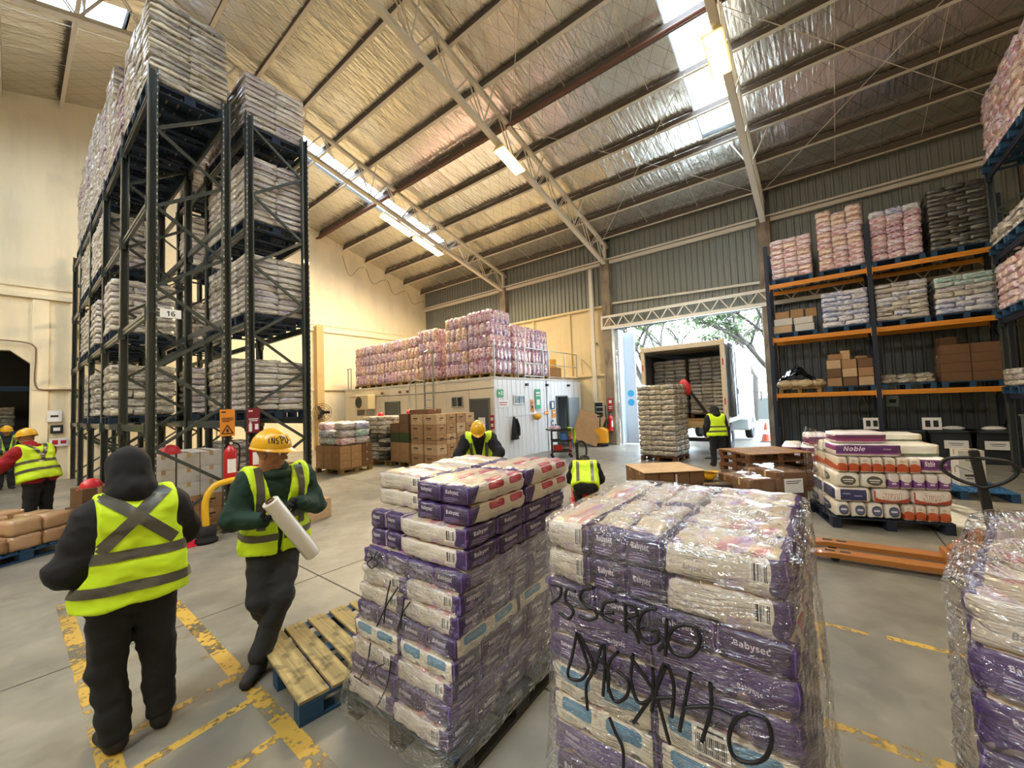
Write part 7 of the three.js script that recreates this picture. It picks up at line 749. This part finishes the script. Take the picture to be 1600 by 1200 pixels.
  const ribbon = (n, pts) => { const P = [], I = []; for (const r of pts) for (const p of r) { if (p) P.push(p.x, p.y, p.z); else P.push(NaN, 0, 0); } const w = pts[0].length; for (let i = 0; i + 1 < pts.length; i++) for (let k = 0; k + 1 < w; k++) { const a = i * w + k, ids = [a, a + 1, a + w + 1, a + w]; if (ids.some(q => Number.isNaN(P[q * 3]))) continue; let mx = 0; for (const q of ids) for (const r of ids) mx = max(mx, Math.hypot(P[q * 3] - P[r * 3], P[q * 3 + 1] - P[r * 3 + 1], P[q * 3 + 2] - P[r * 3 + 2])); if (mx > 0.09) continue; I.push(ids[0], ids[1], ids[2], ids[0], ids[2], ids[3]); } for (let i = 0; i < P.length; i++) if (Number.isNaN(P[i])) P[i] = P[i + 1] = P[i + 2] = pel.y; if (!I.length) return; const keep = new Map(), P2 = []; const I2 = I.map(q => { if (!keep.has(q)) { keep.set(q, P2.length / 3); P2.push(P[q * 3], P[q * 3 + 1], P[q * 3 + 2]); } return keep.get(q); }); const g = new THREE.BufferGeometry(); g.setAttribute('position', new THREE.Float32BufferAttribute(P2, 3)); g.setIndex(I2); g.computeVertexNormals(); part(n, g, STRIPD, o); };
  const ringAt = (u0, w, tilt = 0, slope = 0) => { const pts = []; for (let i = 0; i <= 96; i++) { const a = i / 96 * PI * 2, d = lf.clone().multiplyScalar(-cos(a)).addScaledVector(fw, -sin(a)); const row = []; for (let k = 0; k <= 4; k++) row.push(march(W3(cos(a) * 0.42, u0 + (k / 4 - 0.5) * w + slope * cos(a), sin(a) * 0.42), d)); pts.push(row); } ribbon('reflective_strip', pts); };
  const face = (path, w, back) => { const pts = []; const n = 44; for (let i = 0; i <= n; i++) { const t = i / n, a = path[0], c = path[1], l = mix(a[0], c[0], t), u = mix(a[1], c[1], t), dl = c[0] - a[0], du = c[1] - a[1], L = Math.hypot(dl, du), row = []; for (let k = 0; k <= 4; k++) { const e = (k / 4 - 0.5) * w; row.push(march(W3(l - du / L * e, u + dl / L * e, back ? -0.35 : 0.35), fw.clone().multiplyScalar(back ? 1 : -1))); } pts.push(row); } ribbon('reflective_strip', pts); };
  for (const r of s.rings || []) ringAt(...r); for (const p of s.backStrips || []) face(p, s.stripW || 0.052, true); for (const p of s.frontStrips || []) face(p, s.stripW || 0.052, false);
  if (s.hat) { const g = HAT.clone(); g.translate(0, 0.052, -0.005); g.applyMatrix4(hm); part('hard_hat', g, M.hat, o, 'yellow hard hat'); if (s.hatText) for (const st of s.hatText) { const pts = st.map(([a, y]) => { const th = a * 0.95 - 0.42, rr = Math.sqrt(max(0.05, 1 - (y / 0.122) ** 2)); const p = V(sin(th) * 0.1135 * rr, 0.052 + y, cos(th) * 0.1395 * rr - 0.005); return arr(p.applyMatrix4(hm)); }); part('lettering', tube(pts, 0.004, pts.length * 6, 5), M.marker, o); } }
  return o;
}
const STRIPD = mat(0x5d5c52, 0.35, { metalness: 0.3, side: THREE.DoubleSide });
const stand = o => ({ pelvis: [0, 0.9, 0], chest: [0, 1.25, 0], neck: [0, 1.42, -0.01], shL: [0.19, 1.37, 0], shR: [-0.19, 1.37, 0], elL: [0.25, 1.1, 0.03], elR: [-0.25, 1.1, 0.03], wrL: [0.25, 0.87, 0.13], wrR: [-0.25, 0.87, 0.13], hipL: [0.09, 0.87, 0], hipR: [-0.09, 0.87, 0], knL: [0.1, 0.48, 0.02], knR: [-0.1, 0.48, 0.02], anL: [0.1, 0.09, 0], anR: [-0.1, 0.09, 0], toeL: [0.12, 0.036, 0.15], toeR: [-0.12, 0.036, 0.15], ...o });
// the man seen from behind
person('person seen from behind in a black hood and lime vest with crossed grey strips', [-3.24, 0, -0.49], -PI / 2 + 0.05, {
  j: stand({ pelvis: [0.03, 0.86, 0], chest: [0.02, 1.2, 0.02], neck: [0.03, 1.36, 0.05], shL: [0.175, 1.29, 0.02], shR: [-0.135, 1.31, 0.02], elL: [0.275, 1.04, 0.02], elR: [-0.22, 1.1, 0.1], wrL: [0.21, 0.94, 0.24], wrR: [-0.15, 1.03, 0.32], hipL: [0.12, 0.82, 0], hipR: [-0.06, 0.82, 0], knL: [0.13, 0.46, 0.02], knR: [-0.08, 0.46, 0.0], anL: [0.1, 0.09, -0.02], anR: [-0.1, 0.09, 0.0], toeL: [0.13, 0.036, 0.13], toeR: [-0.13, 0.036, 0.15] }),
  head: [0.04, 1.515, 0.09, 0.1, 0.22, 0], bulk: 1.06, cell: 0.011, trousers: TROUSER, top: BLACKCLOTH, hood: 'up', puff: 0.018, jacketGrow: 0.018, hem: -0.06, rings: [[0.21, 0.055, 0, 0.01], [0.04, 0.055, 0, 0.012]], backStrips: [[[0.17, 0.25], [-0.12, 0.56]], [[-0.16, 0.25], [0.17, 0.56]]], frontStrips: [], stripW: 0.062 });
// the man with the roll of film
person('person in a lettered yellow hat, green top and lime vest carrying a film roll', [-3.35, 0, -1.27], PI / 2 - 0.05, {
  j: stand({ pelvis: [-0.0, 0.9, 0], chest: [0.0, 1.22, 0.03], neck: [-0.02, 1.39, 0.05], shL: [0.18, 1.34, 0.03], shR: [-0.2, 1.35, 0.03], elL: [0.285, 1.09, 0.04], elR: [-0.29, 1.1, 0.06], wrL: [0.09, 1.17, 0.24], wrR: [-0.17, 1.1, 0.25], hipL: [0.085, 0.87, 0], hipR: [-0.085, 0.87, 0], knL: [-0.01, 0.5, 0.14], knR: [-0.13, 0.5, 0.08], anL: [-0.15, 0.11, 0.1], anR: [0.02, 0.2, -0.28], toeL: [-0.25, 0.036, 0.2], toeR: [0.04, 0.05, -0.15] }),
  head: [-0.055, 1.545, 0.1, 0.75, 0.12, 0.06], cell: 0.011, trousers: TROUSER_G, top: GREENCLOTH, hood: 'down', gloves: true, handL: [[-0.9, 0.15, 0.25], [-0.2, -0.3, 1], 0.75], handR: [[0.55, 0.25, 0.75], [0.3, 0.95, -0.1], 0.8], openFront: true, openAt: -0.02, hem: -0.07, rings: [[0.06, 0.05], [0.2, 0.05]], frontStrips: [[[0.125, 0.12], [0.125, 0.56]], [[-0.145, 0.12], [-0.15, 0.56]]], stripW: 0.05, hat: true,
  hatText: [[[-0.75, 0.035], [-0.78, 0.075], [-0.62, 0.035], [-0.6, 0.075]], [[-0.42, 0.075], [-0.5, 0.06], [-0.4, 0.05], [-0.42, 0.035], [-0.52, 0.036]], [[-0.2, 0.03], [-0.2, 0.08]], [[-0.32, 0.08], [-0.05, 0.08], [-0.05, 0.062], [-0.2, 0.055]], [[0.12, 0.08], [0.1, 0.04], [0.22, 0.035], [0.3, 0.06], [0.28, 0.082]], [[-0.95, 0.07], [-0.9, 0.035]]] });
// roll of stretch film he carries
{ const a = V(-3.03, 1.235, -1.115), b = V(-3.03, 0.79, -1.40), d = b.clone().sub(a), L = d.length(), t = thing('film_roll', 'white roll of stretch film held slanting by the person in the marked hat', 'film roll', [0, 0, 0]); const g = lathe([[0.026, -L / 2], [0.052, -L / 2], [0.055, -L / 2 + 0.006], [0.055, L / 2 - 0.006], [0.052, L / 2], [0.026, L / 2], [0.024, L / 2 - 0.02], [0.024, -L / 2 + 0.02], [0.026, -L / 2]], 30); const q = new THREE.Quaternion().setFromUnitVectors(V(0, -1, 0), d.clone().normalize()); g.applyQuaternion(q); g.translate((a.x + b.x) / 2, (a.y + b.y) / 2, (a.z + b.z) / 2); part('film', g, mat(0xdedbd0, 0.25, { clearcoat: 0.7 }), t); const c = lathe([[0.0235, -L / 2 - 0.012], [0.028, -L / 2 - 0.012], [0.028, -L / 2 + 0.003], [0.0235, -L / 2 + 0.003]], 20); const c2 = c.clone(); c2.translate(0, L + 0.009, 0); for (const k of [c, c2]) { k.applyQuaternion(q); k.translate((a.x + b.x) / 2, (a.y + b.y) / 2, (a.z + b.z) / 2); } part('core', [c, c2], CARD_D, t); }
// the man in the red hooded top
person('person in a red hooded top, yellow hat and lime vest turned away', [-10.25, 0, -0.32], -0.95, {
  j: stand({ pelvis: [0, 0.92, 0], chest: [0, 1.24, 0.1], neck: [0, 1.4, 0.17], shL: [0.2, 1.34, 0.12], shR: [-0.2, 1.34, 0.12], elL: [0.3, 1.12, 0.3], elR: [-0.28, 1.1, 0.28], wrL: [0.24, 1.0, 0.52], wrR: [-0.2, 0.98, 0.48] }), head: [0, 1.55, 0.24, 0, 0.2, 0], bulk: 1.12, far: true, cell: 0.016, trousers: TROUSER, top: REDCLOTH, hood: 'down', puff: 0.02, hem: -0.06, rings: [[0.1, 0.045], [0.24, 0.045]], backStrips: [[[0.0, 0.3], [0.13, 0.55]], [[0.0, 0.3], [-0.13, 0.55]], [[0, 0.24], [0, 0.32]]], hat: true });
person('person in lime vest and yellow hat facing out of the gable doorway', [-17.7, 0, 0.05], PI / 2 + 0.1, { j: stand({ wrL: [0.1, 1.0, 0.3], wrR: [-0.1, 1.0, 0.3] }), head: [0, 1.56, 0.02, 0, 0.1, 0], far: true, cell: 0.02, trousers: TROUSER, top: NAVY, hood: 'down', vest: HIVIS_D, openFront: true, rings: [[0.08, 0.05]], frontStrips: [[[0.11, 0.1], [0.12, 0.5]], [[-0.11, 0.1], [-0.12, 0.5]]], hat: true });
// the man bending over behind the leaning stack
person('person bending forward in a yellow hard hat and black hooded top behind the leaning stack', [-4.66, 0, -4.95], 0.72, { j: stand({ pelvis: [0, 0.9, -0.1], chest: [0, 1.19, 0.12], neck: [0, 1.32, 0.26], shL: [0.2, 1.28, 0.18], shR: [-0.2, 1.28, 0.18], elL: [0.32, 1.05, 0.3], elR: [-0.32, 1.05, 0.3], wrL: [0.2, 0.86, 0.45], wrR: [-0.2, 0.86, 0.45], hipL: [0.09, 0.87, -0.1], hipR: [-0.09, 0.87, -0.1] }), head: [0, 1.42, 0.36, 0, 0.75, 0], far: true, cell: 0.016, trousers: TROUSER, top: BLACKCLOTH, hood: 'down', puff: 0.02, hem: -0.05, openFront: true, rings: [[0.1, 0.045]], frontStrips: [[[0.12, 0.1], [0.13, 0.5]], [[-0.12, 0.1], [-0.13, 0.5]]], hat: true });
// the man at the truck
person('person in a black hood and lime vest standing at the open rear of the truck', [-2.3, 0, -11.5], -2.5, { j: stand({ pelvis: [0, 0.84, 0], chest: [0, 1.14, 0.03], neck: [0, 1.29, 0.06], shL: [0.18, 1.25, 0.03], shR: [-0.18, 1.25, 0.03], elL: [0.25, 1.0, 0.04], elR: [-0.25, 1.0, 0.06], wrL: [0.22, 0.8, 0.16], wrR: [-0.18, 0.85, 0.25], hipL: [0.085, 0.8, 0], hipR: [-0.085, 0.8, 0], knL: [0.11, 0.45, 0.02], knR: [-0.12, 0.45, 0.02], anL: [0.12, 0.09, 0], anR: [-0.14, 0.09, 0.0] }), head: [0, 1.43, 0.1, 0.2, 0.25, 0], bulk: 1.08, far: true, cell: 0.017, trousers: NAVY, top: BLACKCLOTH, hood: 'up', hem: -0.06, rings: [[0.06, 0.04], [0.18, 0.04]], backStrips: [], puff: 0.01 });
// the man crouching beyond the leaning stack
person('person crouching with a lime vest back, half hidden behind the leaning stack', [-3.3, 0, -6.1], -2.65, { j: stand({ pelvis: [0, 0.4, -0.1], chest: [0, 0.62, 0.12], neck: [0, 0.7, 0.28], shL: [0.19, 0.68, 0.18], shR: [-0.19, 0.68, 0.18], elL: [0.27, 0.45, 0.28], elR: [-0.27, 0.45, 0.28], wrL: [0.15, 0.3, 0.42], wrR: [-0.15, 0.3, 0.42], hipL: [0.1, 0.38, -0.1], hipR: [-0.1, 0.38, -0.1], knL: [0.16, 0.45, 0.28], knR: [-0.16, 0.42, 0.26], anL: [0.12, 0.1, 0.02], anR: [-0.12, 0.1, 0.0], toeL: [0.14, 0.036, 0.16], toeR: [-0.14, 0.036, 0.15] }), head: [0, 0.7, 0.44, 0, 0.9, 0], far: true, cell: 0.017, trousers: TROUSER, top: BLACKCLOTH, hood: 'up', hem: -0.02, rings: [], backStrips: [[[0.12, 0.0], [0.12, 0.42]], [[-0.12, 0.0], [-0.12, 0.42]]] });

renderer.render(scene, camera);
